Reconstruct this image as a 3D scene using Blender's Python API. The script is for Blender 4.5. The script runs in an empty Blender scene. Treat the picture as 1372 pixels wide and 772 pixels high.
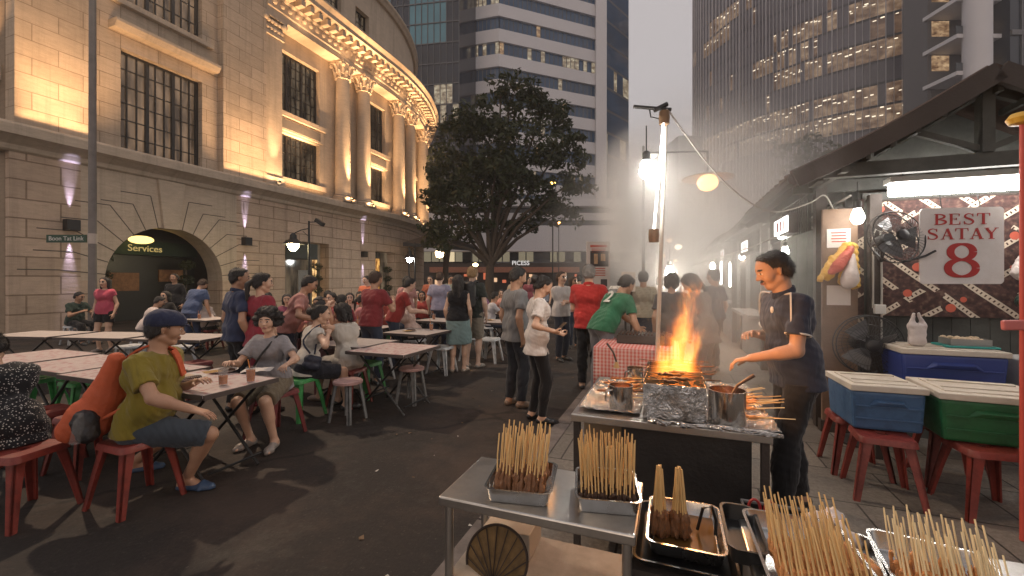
import bpy, bmesh, math, random
import numpy as np
from mathutils import Vector, Matrix, noise as mnoise

random.seed(7)
SC = bpy.context.scene
COL = SC.collection
PI = math.pi
R = math.radians
CAM_H = 1.55
F = 570.0
CX, CY = 686.0, 376.0
S2 = Vector((.3515, .9362, 0))      # along the street, away from the camera
N2 = Vector((.9362, -.3515, 0))     # across the street, to the right
STREET = math.atan2(-.3515, .9362)  # turn of a thing squared up with the street


def W(px, py, Y):
 return Vector(((px - CX) / F * Y, Y, CAM_H - (py - CY) / F * Y))


def G(px, Y, z=0.0):
 return Vector(((px - CX) / F * Y, Y, z))


def UV(u, v, z=0.0):
 return N2 * u + S2 * v + Vector((0, 0, z))


def lerp(a, b, t):
 return a + (b - a) * t


# ------------------------------------------------------------------ mesh builder
class MB:
 def __init__(self):
  self.v, self.f, self.m, self.uv = [], [], [], []

 def add(self, vs, fs, mi=0, uvs=None):
  o = len(self.v)
  self.v += [tuple(x) for x in vs]
  self.uv += list(uvs) if uvs is not None else [(0, 0)] * len(vs)
  for f in fs:
   self.f.append(tuple(i + o for i in f))
   self.m.append(mi)

 def box(self, c, s, rz=0.0, mi=0, M=None, taper=1.0):
  x, y, z = s[0] / 2, s[1] / 2, s[2] / 2
  P = []
  for dz in (-1, 1):
   k = 1.0 if dz > 0 else taper
   for dx, dy in ((-1, -1), (1, -1), (1, 1), (-1, 1)):
    P.append(Vector((dx * x * k, dy * y * k, dz * z)))
  mat = M if M is not None else Matrix.Rotation(rz, 3, 'Z')
  c = Vector(c)
  self.add([mat @ p + c for p in P],
                 [(3, 2, 1, 0), (4, 5, 6, 7), (0, 1, 5, 4), (1, 2, 6, 5), (2, 3, 7, 6), (3, 0, 4, 7)], mi)

 def bar(self, a, b, w, h=None, mi=0, up=(0, 0, 1), w2=None, h2=None):
  a, b = Vector(a), Vector(b)
  h = w if h is None else h
  w2 = w if w2 is None else w2
  h2 = h if h2 is None else h2
  d = (b - a).normalized()
  up = Vector(up)
  if abs(d.dot(up)) > .98:
   up = Vector((0, 1, 0))
  r = d.cross(up).normalized()
  u = r.cross(d).normalized()
  P = []
  for p, ww, hh in ((a, w, h), (b, w2, h2)):
   for i, j in ((-1, -1), (1, -1), (1, 1), (-1, 1)):
    P.append(p + r * (i * ww / 2) + u * (j * hh / 2))
  self.add(P, [(0, 1, 2, 3), (7, 6, 5, 4), (1, 0, 4, 5), (2, 1, 5, 6), (3, 2, 6, 7), (0, 3, 7, 4)], mi)

 def tube(self, pts, r, n=8, mi=0, close=False):
  pts = [Vector(p) for p in pts]
  m = len(pts)
  rs = list(r) if isinstance(r, (list, tuple)) else [r] * m
  vs, prev = [], None
  for i, p in enumerate(pts):
   d = (pts[(i + 1) % m] - pts[i - 1]) if close else (pts[min(i + 1, m - 1)] - pts[max(i - 1, 0)])
   if d.length < 1e-9:
    d = Vector((0, 0, 1))
   d.normalize()
   if prev is None:
    prev = Vector((0, 0, 1)) if abs(d.z) < .9 else Vector((1, 0, 0))
   x = prev - d * prev.dot(d)
   if x.length < 1e-6:
    x = d.orthogonal()
   x.normalize()
   prev = x
   y = d.cross(x)
   for k in range(n):
    a = 2 * PI * k / n
    vs.append(p + (x * math.cos(a) + y * math.sin(a)) * rs[i])
  fs = []
  for i in range(m if close else m - 1):
   j = (i + 1) % m
   for k in range(n):
    k2 = (k + 1) % n
    fs.append((i * n + k, i * n + k2, j * n + k2, j * n + k))
  if not close:
   fs.append(tuple(reversed(range(n))))
   fs.append(tuple((m - 1) * n + k for k in range(n)))
  self.add(vs, fs, mi)

 def lathe(self, prof, n=20, c=(0, 0, 0), mi=0, M=None, a0=0.0, a1=2 * PI):
  c = Vector(c)
  full = abs(a1 - a0 - 2 * PI) < 1e-6
  cnt = n if full else n + 1
  vs = []
  for r, z in prof:
   for k in range(cnt):
    a = a0 + (a1 - a0) * k / n
    p = Vector((r * math.cos(a), r * math.sin(a), z))
    vs.append((M @ p if M is not None else p) + c)
  fs = []
  for i in range(len(prof) - 1):
   for k in range(n):
    k2 = (k + 1) % cnt
    fs.append((i * cnt + k, i * cnt + k2, (i + 1) * cnt + k2, (i + 1) * cnt + k))
  if full and prof[0][0] > 1e-5:
   fs.append(tuple(reversed(range(cnt))))
  if full and prof[-1][0] > 1e-5:
   fs.append(tuple((len(prof) - 1) * cnt + k for k in range(cnt)))
  self.add(vs, fs, mi)

 def prism(self, poly, z0, z1, mi=0, M=None):
  n = len(poly)
  vs = [Vector((p[0], p[1], z0)) for p in poly] + [Vector((p[0], p[1], z1)) for p in poly]
  if M is not None:
   vs = [M @ v for v in vs]
  fs = [tuple(reversed(range(n))), tuple(range(n, 2 * n))]
  fs += [(i, (i + 1) % n, n + (i + 1) % n, n + i) for i in range(n)]
  self.add(vs, fs, mi)

 def sphere(self, c, r, n=12, mi=0, sc=(1, 1, 1)):
  c = Vector(c)
  h = n // 2
  vs, fs = [], []
  for i in range(1, h):
   t = PI * i / h
   for k in range(n):
    a = 2 * PI * k / n
    vs.append(c + Vector((r * sc[0] * math.sin(t) * math.cos(a), r * sc[1] * math.sin(t) * math.sin(a), r * sc[2] * math.cos(t))))
  top, bot = len(vs), len(vs) + 1
  vs += [c + Vector((0, 0, r * sc[2])), c - Vector((0, 0, r * sc[2]))]
  for i in range(h - 2):
   for k in range(n):
    k2 = (k + 1) % n
    fs.append((i * n + k, (i + 1) * n + k, (i + 1) * n + k2, i * n + k2))
  for k in range(n):
   k2 = (k + 1) % n
   fs.append((top, k, k2))
   fs.append((bot, (h - 2) * n + k2, (h - 2) * n + k))
  self.add(vs, fs, mi)

 def mesh(self, name, mats, smooth=0.0):
  me = bpy.data.meshes.new(name)
  me.from_pydata(self.v, [], self.f)
  for mm in (mats if isinstance(mats, (list, tuple)) else [mats]):
   me.materials.append(mm)
  me.polygons.foreach_set('material_index', self.m)
  if any(u != (0, 0) for u in self.uv):
   l = me.uv_layers.new(name='UVMap')
   idx = np.empty(len(me.loops), dtype=np.int32)
   me.loops.foreach_get('vertex_index', idx)
   l.data.foreach_set('uv', np.array(self.uv, dtype=np.float32)[idx].ravel())
  if smooth > 0:
   me.polygons.foreach_set('use_smooth', [True] * len(me.polygons))
   me.set_sharp_from_angle(angle=R(smooth))
  me.update()
  return me

 def build(self, name, mats, parent=None, smooth=0.0, bevel=0.0, loc=None, rz=None):
  o = bpy.data.objects.new(name, self.mesh(name, mats, smooth))
  COL.objects.link(o)
  if parent is not None:
   o.parent = parent
  if bevel:
   b = o.modifiers.new('edge', 'BEVEL')
   b.width = bevel
   b.segments = 2
   b.limit_method = 'ANGLE'
  if loc is not None:
   o.location = loc
  if rz is not None:
   o.rotation_euler = (0, 0, rz)
  return o


def tag(o, label=None, cat=None, group=None, kind=None):
 if label:
  o['label'] = label
 if cat:
  o['category'] = cat
 if group:
  o['group'] = group
 if kind:
  o['kind'] = kind
 return o


def thing(name, label, cat, loc=(0, 0, 0), rz=0.0, group=None):
 o = bpy.data.objects.new(name, None)
 COL.objects.link(o)
 o.empty_display_size = .1
 o.location = loc
 o.rotation_euler = (0, 0, rz)
 return tag(o, label, cat, group)


def dup(o, loc=None, rz=None, label=None, parent=None, group=None, cat=None):
 kids = list(o.children)
 c = o.copy()
 COL.objects.link(c)
 if parent is not None:
  c.parent = parent
 if loc is not None:
  c.location = loc
 if rz is not None:
  c.rotation_euler = (0, 0, rz)
 tag(c, label, cat, group)
 for k in kids:
  dup(k, parent=c)
 return c


# ------------------------------------------------------------------ materials
MATS = {}


class NT:
 def __init__(self, m):
  m.use_nodes = True
  self.t = m.node_tree
  self.t.nodes.clear()

 def n(self, kind, **kw):
  x = self.t.nodes.new(kind)
  for k, v in kw.items():
   if k.startswith('i_'):
    key = k[2:]
    x.inputs[int(key) if key.isdigit() else key.replace('_', ' ')].default_value = v
   else:
    setattr(x, k, v)
  return x

 def l(self, a, b):
  self.t.links.new(a, b)

 def math(self, op, a, b=None, clamp=False):
  x = self.n('ShaderNodeMath', operation=op, use_clamp=clamp)
  for i, q in enumerate((a, b)):
   if q is None:
    continue
   if isinstance(q, (int, float)):
    x.inputs[i].default_value = q
   else:
    self.l(q, x.inputs[i])
  return x.outputs[0]

 def mix(self, fac, a, b, blend='MIX'):
  x = self.n('ShaderNodeMix', data_type='RGBA', blend_type=blend)
  for i, q in ((0, fac), (6, a), (7, b)):
   if isinstance(q, (int, float)):
    x.inputs[i].default_value = q
   elif isinstance(q, tuple):
    x.inputs[i].default_value = (*q, 1) if len(q) == 3 else q
   else:
    self.l(q, x.inputs[i])
  return x.outputs[2]

 def ramp(self, fac, stops):
  x = self.n('ShaderNodeValToRGB')
  while len(x.color_ramp.elements) < len(stops):
   x.color_ramp.elements.new(.5)
  for e, (p, c) in zip(x.color_ramp.elements, stops):
   e.position = p
   e.color = (*c, 1) if isinstance(c, tuple) else (c, c, c, 1)
  self.l(fac, x.inputs[0])
  return x.outputs[0]


def pm(name, col, rough=.6, metal=0.0, var=.12, vscale=6.0, bump=0.0, bscale=40.0, spec=.5, dirt=0.0, coat=0.0, dirtcol=None, dscale=2.5, sheen=0.0, alpha=None, trans=0.0):
 """Plain painted / cast / woven surface: a base colour with uneven tone, optional grime patches and fine relief."""
 if name in MATS:
  return MATS[name]
 m = bpy.data.materials.new(name)
 MATS[name] = m
 t = NT(m)
 out = t.n('ShaderNodeOutputMaterial')
 b = t.n('ShaderNodeBsdfPrincipled', i_Roughness=rough, i_Metallic=metal)
 b.inputs['Specular IOR Level'].default_value = spec
 b.inputs['Coat Weight'].default_value = coat
 b.inputs['Sheen Weight'].default_value = sheen
 b.inputs['Transmission Weight'].default_value = trans
 if alpha is not None:
  b.inputs['Alpha'].default_value = alpha
 t.l(b.outputs[0], out.inputs[0])
 co = t.n('ShaderNodeTexCoord').outputs['Object']
 nz = t.n('ShaderNodeTexNoise', i_Scale=vscale, i_Detail=5.0, i_Roughness=.6)
 t.l(co, nz.inputs['Vector'])
 c = t.mix(nz.outputs[0], tuple(max(0, x * (1 - var * 1.6)) for x in col), tuple(min(1, x * (1 + var * 1.6)) for x in col))
 if dirt > 0:
  dn = t.n('ShaderNodeTexNoise', i_Scale=dscale, i_Detail=8.0, i_Roughness=.7)
  t.l(co, dn.inputs['Vector'])
  f = t.ramp(dn.outputs[0], [(.45, 0.0), (.68, dirt)])
  c = t.mix(f, c, dirtcol or tuple(x * .35 for x in col))
  rr = t.math('ADD', t.math('MULTIPLY', f, .25), rough, True)
  t.l(rr, b.inputs['Roughness'])
 t.l(c, b.inputs['Base Color'])
 if bump > 0:
  bn = t.n('ShaderNodeTexNoise', i_Scale=bscale, i_Detail=6.0, i_Roughness=.65)
  t.l(co, bn.inputs['Vector'])
  bp = t.n('ShaderNodeBump', i_Strength=bump, i_Distance=.02)
  t.l(bn.outputs[0], bp.inputs['Height'])
  t.l(bp.outputs[0], b.inputs['Normal'])
 return m


def em(name, col, st, samp=True):
 if name in MATS:
  return MATS[name]
 m = bpy.data.materials.new(name)
 MATS[name] = m
 t = NT(m)
 out = t.n('ShaderNodeOutputMaterial')
 e = t.n('ShaderNodeEmission', i_Color=(*col, 1), i_Strength=st)
 t.l(e.outputs[0], out.inputs[0])
 if not samp:
  m.cycles.emission_sampling = 'NONE'
 return m


def interior(name, col, st, sc=(.9, .9, 1.6)):
 """A lit room behind glass: uneven light from blinds, ceilings and furniture."""
 if name in MATS:
  return MATS[name]
 m = bpy.data.materials.new(name)
 MATS[name] = m
 t = NT(m)
 out = t.n('ShaderNodeOutputMaterial')
 co = t.n('ShaderNodeTexCoord').outputs['Object']
 mp = t.n('ShaderNodeMapping', i_Scale=sc)
 t.l(co, mp.inputs[0])
 nz = t.n('ShaderNodeTexNoise', i_Scale=1.0, i_Detail=4.0, i_Roughness=.7)
 t.l(mp.outputs[0], nz.inputs['Vector'])
 c = t.mix(t.ramp(nz.outputs[0], [(.35, 0.0), (.65, 1.0)]), (col[0] * .55, col[1] * .38, col[2] * .3), col)
 e = t.n('ShaderNodeEmission')
 t.l(c, e.inputs[0])
 t.l(t.math('MULTIPLY', t.ramp(nz.outputs[0], [(.3, .15), (.72, 1.0)]), st), e.inputs[1])
 g = t.n('ShaderNodeBsdfGlossy', i_Roughness=.1)
 g.inputs[0].default_value = (.06, .06, .06, 1)
 ad = t.n('ShaderNodeAddShader')
 t.l(e.outputs[0], ad.inputs[0])
 t.l(g.outputs[0], ad.inputs[1])
 t.l(ad.outputs[0], out.inputs[0])
 m.cycles.emission_sampling = 'NONE'
 return m


def cloth(name, col, pat=None):
 """Woven garment: soft fold relief and slight tone shifts."""
 key = 'cloth_' + name
 if key in MATS:
  return MATS[key]
 m = bpy.data.materials.new(key)
 MATS[key] = m
 t = NT(m)
 out = t.n('ShaderNodeOutputMaterial')
 b = t.n('ShaderNodeBsdfPrincipled', i_Roughness=.88)
 b.inputs['Specular IOR Level'].default_value = .25
 b.inputs['Sheen Weight'].default_value = .15
 t.l(b.outputs[0], out.inputs[0])
 co = t.n('ShaderNodeTexCoord').outputs['Object']
 nz = t.n('ShaderNodeTexNoise', i_Scale=7.0, i_Detail=4.0)
 t.l(co, nz.inputs['Vector'])
 c = t.mix(nz.outputs[0], tuple(x * .8 for x in col), tuple(min(1, x * 1.18) for x in col))
 if pat == 'flecks':
  vo = t.n('ShaderNodeTexVoronoi', i_Scale=70.0)
  t.l(co, vo.inputs['Vector'])
  f = t.ramp(vo.outputs['Distance'], [(.22, 1.0), (.30, 0.0)])
  c = t.mix(f, c, (.55, .52, .48))
 if pat == 'stripe':
  w = t.n('ShaderNodeTexWave', i_Scale=14.0, bands_direction='Z')
  t.l(co, w.inputs['Vector'])
  c = t.mix(t.ramp(w.outputs[0], [(.7, 0.0), (.8, .8)]), c, tuple(min(1, x * 2.2 + .1) for x in col))
 t.l(c, b.inputs['Base Color'])
 mp = t.n('ShaderNodeMapping', i_Scale=(1, 1, .45), i_Rotation=(.4, .3, 0))
 t.l(co, mp.inputs[0])
 fn = t.n('ShaderNodeTexNoise', i_Scale=8.0, i_Detail=2.0, i_Roughness=.45, i_Distortion=1.2)
 t.l(mp.outputs[0], fn.inputs['Vector'])
 wn = t.n('ShaderNodeTexNoise', i_Scale=220.0, i_Detail=2.0)
 t.l(co, wn.inputs['Vector'])
 h = t.math('ADD', fn.outputs[0], t.math('MULTIPLY', wn.outputs[0], .06))
 bp = t.n('ShaderNodeBump', i_Strength=.55, i_Distance=.05)
 t.l(h, bp.inputs['Height'])
 t.l(bp.outputs[0], b.inputs['Normal'])
 return m


def skin(name, col):
 key = 'skin_' + name
 if key in MATS:
  return MATS[key]
 m = bpy.data.materials.new(key)
 MATS[key] = m
 t = NT(m)
 out = t.n('ShaderNodeOutputMaterial')
 b = t.n('ShaderNodeBsdfPrincipled', i_Roughness=.5)
 b.inputs['Subsurface Weight'].default_value = 0.0
 t.l(b.outputs[0], out.inputs[0])
 co = t.n('ShaderNodeTexCoord').outputs['Object']
 nz = t.n('ShaderNodeTexNoise', i_Scale=14.0, i_Detail=5.0)
 t.l(co, nz.inputs['Vector'])
 c = t.mix(nz.outputs[0], (col[0] * .82, col[1] * .74, col[2] * .7), (col[0] * 1.12, col[1] * 1.12, col[2] * 1.1))
 t.l(c, b.inputs['Base Color'])
 bn = t.n('ShaderNodeTexNoise', i_Scale=160.0, i_Detail=3.0)
 t.l(co, bn.inputs['Vector'])
 bp = t.n('ShaderNodeBump', i_Strength=.15, i_Distance=.01)
 t.l(bn.outputs[0], bp.inputs['Height'])
 t.l(bp.outputs[0], b.inputs['Normal'])
 return m


def hairmat(name, col):
 key = 'hair_' + name
 if key in MATS:
  return MATS[key]
 m = bpy.data.materials.new(key)
 MATS[key] = m
 t = NT(m)
 out = t.n('ShaderNodeOutputMaterial')
 b = t.n('ShaderNodeBsdfPrincipled', i_Roughness=.5)
 t.l(b.outputs[0], out.inputs[0])
 co = t.n('ShaderNodeTexCoord').outputs['Object']
 mp = t.n('ShaderNodeMapping', i_Scale=(1, 1, .15))
 t.l(co, mp.inputs[0])
 nz = t.n('ShaderNodeTexNoise', i_Scale=130.0, i_Detail=3.0)
 t.l(mp.outputs[0], nz.inputs['Vector'])
 c = t.mix(nz.outputs[0], tuple(x * .5 for x in col), tuple(x * 1.7 for x in col))
 t.l(c, b.inputs['Base Color'])
 bp = t.n('ShaderNodeBump', i_Strength=.8, i_Distance=.02)
 t.l(nz.outputs[0], bp.inputs['Height'])
 t.l(bp.outputs[0], b.inputs['Normal'])
 return m


def text_obj(name, body, size, mat, parent=None, loc=(0, 0, 0), rot=(PI / 2, 0, 0), ext=.002, align='CENTER', space=1.0, off=0.0):
 cu = bpy.data.curves.new(name, 'FONT')
 cu.body = body
 cu.size = size
 cu.extrude = ext
 cu.align_x = align
 cu.align_y = 'CENTER'
 cu.space_character = space
 cu.offset = off
 cu.materials.append(mat)
 tmp = bpy.data.objects.new(name, cu)
 COL.objects.link(tmp)
 bpy.context.view_layer.update()
 me = bpy.data.meshes.new_from_object(tmp.evaluated_get(bpy.context.evaluated_depsgraph_get()))
 bpy.data.objects.remove(tmp)
 o = bpy.data.objects.new(name, me)
 COL.objects.link(o)
 o.location = loc
 o.rotation_euler = rot
 if parent is not None:
  o.parent = parent
 return o


def spot(name, loc, target, watts, col, angle, blend=.6, size=.05):
 l = bpy.data.lights.new(name, 'SPOT')
 l.energy = watts
 l.color = col
 l.spot_size = R(angle)
 l.spot_blend = blend
 l.shadow_soft_size = size
 o = bpy.data.objects.new(name, l)
 COL.objects.link(o)
 o.location = loc
 o.rotation_euler = (Vector(target) - Vector(loc)).to_track_quat('-Z', 'Y').to_euler()
 return o


def area(name, loc, target, watts, col, sx, sy, spread, rz=0.0):
 l = bpy.data.lights.new(name, 'AREA')
 l.shape = 'RECTANGLE'
 l.size, l.size_y = sx, sy
 l.energy = watts
 l.color = col
 l.spread = R(spread)
 o = bpy.data.objects.new(name, l)
 COL.objects.link(o)
 z = (Vector(loc) - Vector(target)).normalized()
 x = Vector((math.sin(rz), math.cos(rz), 0))
 y = z.cross(x).normalized()
 x = y.cross(z)
 o.matrix_world = Matrix.Translation(loc) @ Matrix((x, y, z)).transposed().to_4x4()
 return o


def point(name, loc, watts, col, size=.05):
 l = bpy.data.lights.new(name, 'POINT')
 l.energy = watts
 l.color = col
 l.shadow_soft_size = size
 o = bpy.data.objects.new(name, l)
 COL.objects.link(o)
 o.location = loc
 return o


# ------------------------------------------------------------------ camera, render, sky
cam = bpy.data.cameras.new('camera')
cam_o = bpy.data.objects.new('camera', cam)
COL.objects.link(cam_o)
cam_o.location = (0, 0, CAM_H)
cam_o.rotation_euler = (PI / 2, 0, 0)
cam.sensor_width = 36.0
cam.lens = 36.0 * F / 1372.0
cam.shift_y = (376.0 - 386.0) / 1372.0
cam.clip_start = .05
cam.clip_end = 3000
SC.camera = cam_o
SC.render.engine = 'CYCLES'
SC.cycles.use_denoising = True
SC.cycles.max_bounces = 6
SC.cycles.diffuse_bounces = 3
SC.cycles.glossy_bounces = 3
SC.cycles.transmission_bounces = 4
SC.cycles.transparent_max_bounces = 12
SC.cycles.volume_bounces = 1
SC.cycles.volume_step_rate = 1.5
SC.cycles.volume_max_steps = 96
SC.cycles.sample_clamp_indirect = 6.0
SC.cycles.use_light_tree = True
SC.view_settings.view_transform = 'Standard'
SC.view_settings.look = 'None'
SC.view_settings.exposure = 0.6
SC.view_settings.gamma = 1.0

SUN_EL, SUN_AZ = R(4.0), R(205.0)
wd = bpy.data.worlds.new('World')
SC.world = wd
wd.use_nodes = True
wt = wd.node_tree
wt.nodes.clear()
w_out = wt.nodes.new('ShaderNodeOutputWorld')
w_bg = wt.nodes.new('ShaderNodeBackground')
w_sky = wt.nodes.new('ShaderNodeTexSky')
w_sky.sky_type = 'NISHITA'
w_sky.sun_disc = False
w_sky.sun_elevation = SUN_EL
w_sky.sun_rotation = SUN_AZ
w_sky.air_density = 1.0
w_sky.dust_density = 4.0
w_hs = wt.nodes.new('ShaderNodeMix')
w_hs.data_type = 'RGBA'
w_hs.inputs[0].default_value = .8
w_hs.inputs[7].default_value = (5.5, 5.0, 4.95, 1)       # the even cloud deck of a dull dusk
wt.links.new(w_sky.outputs[0], w_hs.inputs[6])
wt.links.new(w_hs.outputs[2], w_bg.inputs[0])
w_bg.inputs[1].default_value = .082
wt.links.new(w_bg.outputs[0], w_out.inputs[0])

sun = bpy.data.lights.new('sun', 'SUN')
sun.energy = .12
sun.angle = R(25)
sun.color = (1, .82, .7)
sun_o = bpy.data.objects.new('sun', sun)
COL.objects.link(sun_o)
sun_o.rotation_euler = (R(90) - SUN_EL, 0, -SUN_AZ + PI)
# ------------------------------------------------------------------ smooth-union bodies, meshed on a grid
class SDF:
 """Union of tapered capsules; each may carry clip planes. Meshed by surface nets."""

 def __init__(self):
  self.p = []

 def cap(self, a, b, r1, r2=None, k=.03, clips=(), cut=False):
  self.p.append((Vector(a), Vector(b), r1, r1 if r2 is None else r2, k, clips, cut))

 def mesh(self, h, clips=(), noise_amp=0.0, noise_f=30.0, seed=0, bounds=None):
  mn = np.array([min(min(p[0][i] - p[2], p[1][i] - p[3]) for p in self.p if not p[6]) for i in range(3)]) - 3 * h - noise_amp
  mx = np.array([max(max(p[0][i] + p[2], p[1][i] + p[3]) for p in self.p if not p[6]) for i in range(3)]) + 3 * h + noise_amp
  n = np.ceil((mx - mn) / h).astype(int) + 1
  ax = [mn[i] + h * np.arange(n[i]) for i in range(3)]
  D = np.full(n, 1e3, dtype=np.float32)
  for a, b, r1, r2, k, cl, cut in self.p:
   m = max(r1, r2) + k + 2.5 * h
   lo = [max(0, int((min(a[i], b[i]) - m - mn[i]) / h)) for i in range(3)]
   hi = [min(n[i], int((max(a[i], b[i]) + m - mn[i]) / h) + 2) for i in range(3)]
   if any(hi[i] <= lo[i] for i in range(3)):
    continue
   X = ax[0][lo[0]:hi[0], None, None].astype(np.float32)
   Y = ax[1][None, lo[1]:hi[1], None].astype(np.float32)
   Z = ax[2][None, None, lo[2]:hi[2]].astype(np.float32)
   ba = b - a
   L2 = max(ba.length_squared, 1e-9)
   px, py, pz = X - a.x, Y - a.y, Z - a.z
   t = np.clip((px * ba.x + py * ba.y + pz * ba.z) / L2, 0, 1)
   d = np.sqrt((px - ba.x * t) ** 2 + (py - ba.y * t) ** 2 + (pz - ba.z * t) ** 2) - (r1 + (r2 - r1) * t)
   for (cp, cn) in cl:
    d = np.maximum(d, (X - cp[0]) * cn[0] + (Y - cp[1]) * cn[1] + (Z - cp[2]) * cn[2])
   s = D[lo[0]:hi[0], lo[1]:hi[1], lo[2]:hi[2]]
   if cut:
    d = -d
    hh = np.maximum(k - np.abs(s - d), 0) / k
    D[lo[0]:hi[0], lo[1]:hi[1], lo[2]:hi[2]] = np.maximum(s, d) + hh * hh * k * .25
   else:
    hh = np.maximum(k - np.abs(s - d), 0) / k
    D[lo[0]:hi[0], lo[1]:hi[1], lo[2]:hi[2]] = np.minimum(s, d) - hh * hh * k * .25
  X, Y, Z = ax[0][:, None, None], ax[1][None, :, None], ax[2][None, None, :]
  if noise_amp:
   rs = np.random.RandomState(seed)
   N = 0
   for q in range(5):
    w = rs.randn(3) * noise_f * (1 + .5 * q)
    N = N + np.sin(X * w[0] + Y * w[1] + Z * w[2] + rs.rand() * 6.28) / (1 + .4 * q)
   D = D + (noise_amp * .45 * N).astype(np.float32)
  for (cp, cn) in clips:
   D = np.maximum(D, ((X - cp[0]) * cn[0] + (Y - cp[1]) * cn[1] + (Z - cp[2]) * cn[2]).astype(np.float32))
  return surface_nets(D, mn, h)


def surface_nets(D, mn, h):
 I = D < 0
 c = [I[dx:D.shape[0] - 1 + dx, dy:D.shape[1] - 1 + dy, dz:D.shape[2] - 1 + dz] for dx in (0, 1) for dy in (0, 1) for dz in (0, 1)]
 cnt = sum(x.astype(np.int8) for x in c)
 act = (cnt > 0) & (cnt < 8)
 idx = np.argwhere(act)
 if len(idx) == 0:
  return np.zeros((0, 3)), []
 num = np.full(act.shape, -1, dtype=np.int32)
 num[act] = np.arange(len(idx))
 off = np.array([(dx, dy, dz) for dx in (0, 1) for dy in (0, 1) for dz in (0, 1)])
 vals = np.stack([D[idx[:, 0] + o[0], idx[:, 1] + o[1], idx[:, 2] + o[2]] for o in off], 1)
 acc = np.zeros((len(idx), 3))
 w = np.zeros(len(idx))
 for i in range(8):
  for j in range(i + 1, 8):
   if np.abs(off[i] - off[j]).sum() != 1:
    continue
   a, b = vals[:, i], vals[:, j]
   s = (a < 0) != (b < 0)
   t = np.where(s, a / np.where(s, a - b, 1), 0)
   acc += np.where(s[:, None], off[i] + (off[j] - off[i]) * t[:, None], 0)
   w += s
 V = mn + h * (idx + acc / w[:, None])
 faces = []
 for axis in range(3):
  o1, o2 = [q for q in range(3) if q != axis]
  A = np.take(I, range(0, I.shape[axis] - 1), axis)
  B = np.take(I, range(1, I.shape[axis]), axis)
  ed = np.argwhere(A != B)
  ed = ed[(ed[:, o1] > 0) & (ed[:, o2] > 0) & (ed[:, o1] < D.shape[o1] - 1) & (ed[:, o2] < D.shape[o2] - 1)]
  if not len(ed):
   continue
  q = []
  for d1, d2 in ((-1, -1), (0, -1), (0, 0), (-1, 0)):
   e = ed.copy()
   e[:, o1] += d1
   e[:, o2] += d2
   q.append(num[e[:, 0], e[:, 1], e[:, 2]])
  q = np.stack(q, 1)
  ins = I[ed[:, 0], ed[:, 1], ed[:, 2]]
  flip = ~ins if axis != 1 else ins
  q[flip] = q[flip][:, ::-1]
  faces.append(q)
 return V, np.concatenate(faces)


def np_obj(name, V, Fc, mats, parent=None, mi=None):
 me = bpy.data.meshes.new(name)
 me.vertices.add(len(V))
 me.vertices.foreach_set('co', np.asarray(V, dtype=np.float32).ravel())
 nf = len(Fc)
 me.loops.add(nf * 4)
 me.loops.foreach_set('vertex_index', np.asarray(Fc, dtype=np.int32).ravel())
 me.polygons.add(nf)
 me.polygons.foreach_set('loop_start', np.arange(0, nf * 4, 4, dtype=np.int32))
 for mm in (mats if isinstance(mats, (list, tuple)) else [mats]):
  me.materials.append(mm)
 if mi is not None:
  me.polygons.foreach_set('material_index', mi.astype(np.int32))
 me.polygons.foreach_set('use_smooth', np.ones(nf, dtype=bool))
 me.update(calc_edges=True)
 me.validate()
 o = bpy.data.objects.new(name, me)
 COL.objects.link(o)
 if parent is not None:
  o.parent = parent
 return o


def ik(S, T, a, b, pole):
 S, T, pole = Vector(S), Vector(T), Vector(pole)
 d = T - S
 L = min(d.length, (a + b) * .995)
 d.normalize()
 T = S + d * L
 x = (a * a - b * b + L * L) / (2 * L)
 hgt = math.sqrt(max(a * a - x * x, 0))
 p = pole - d * pole.dot(d)
 if p.length < 1e-5:
  p = d.orthogonal()
 p.normalize()
 return S + d * x + p * hgt, T


SKIN = {'tan': (.42, .25, .165), 'light': (.55, .36, .26), 'fair': (.6, .42, .33), 'brown': (.24, .13, .085)}
HAIR = {'black': (.020, .0175, .0165), 'brown': (.05, .028, .018), 'blonde': (.30, .19, .09), 'grey': (.22, .21, .2)}


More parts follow.
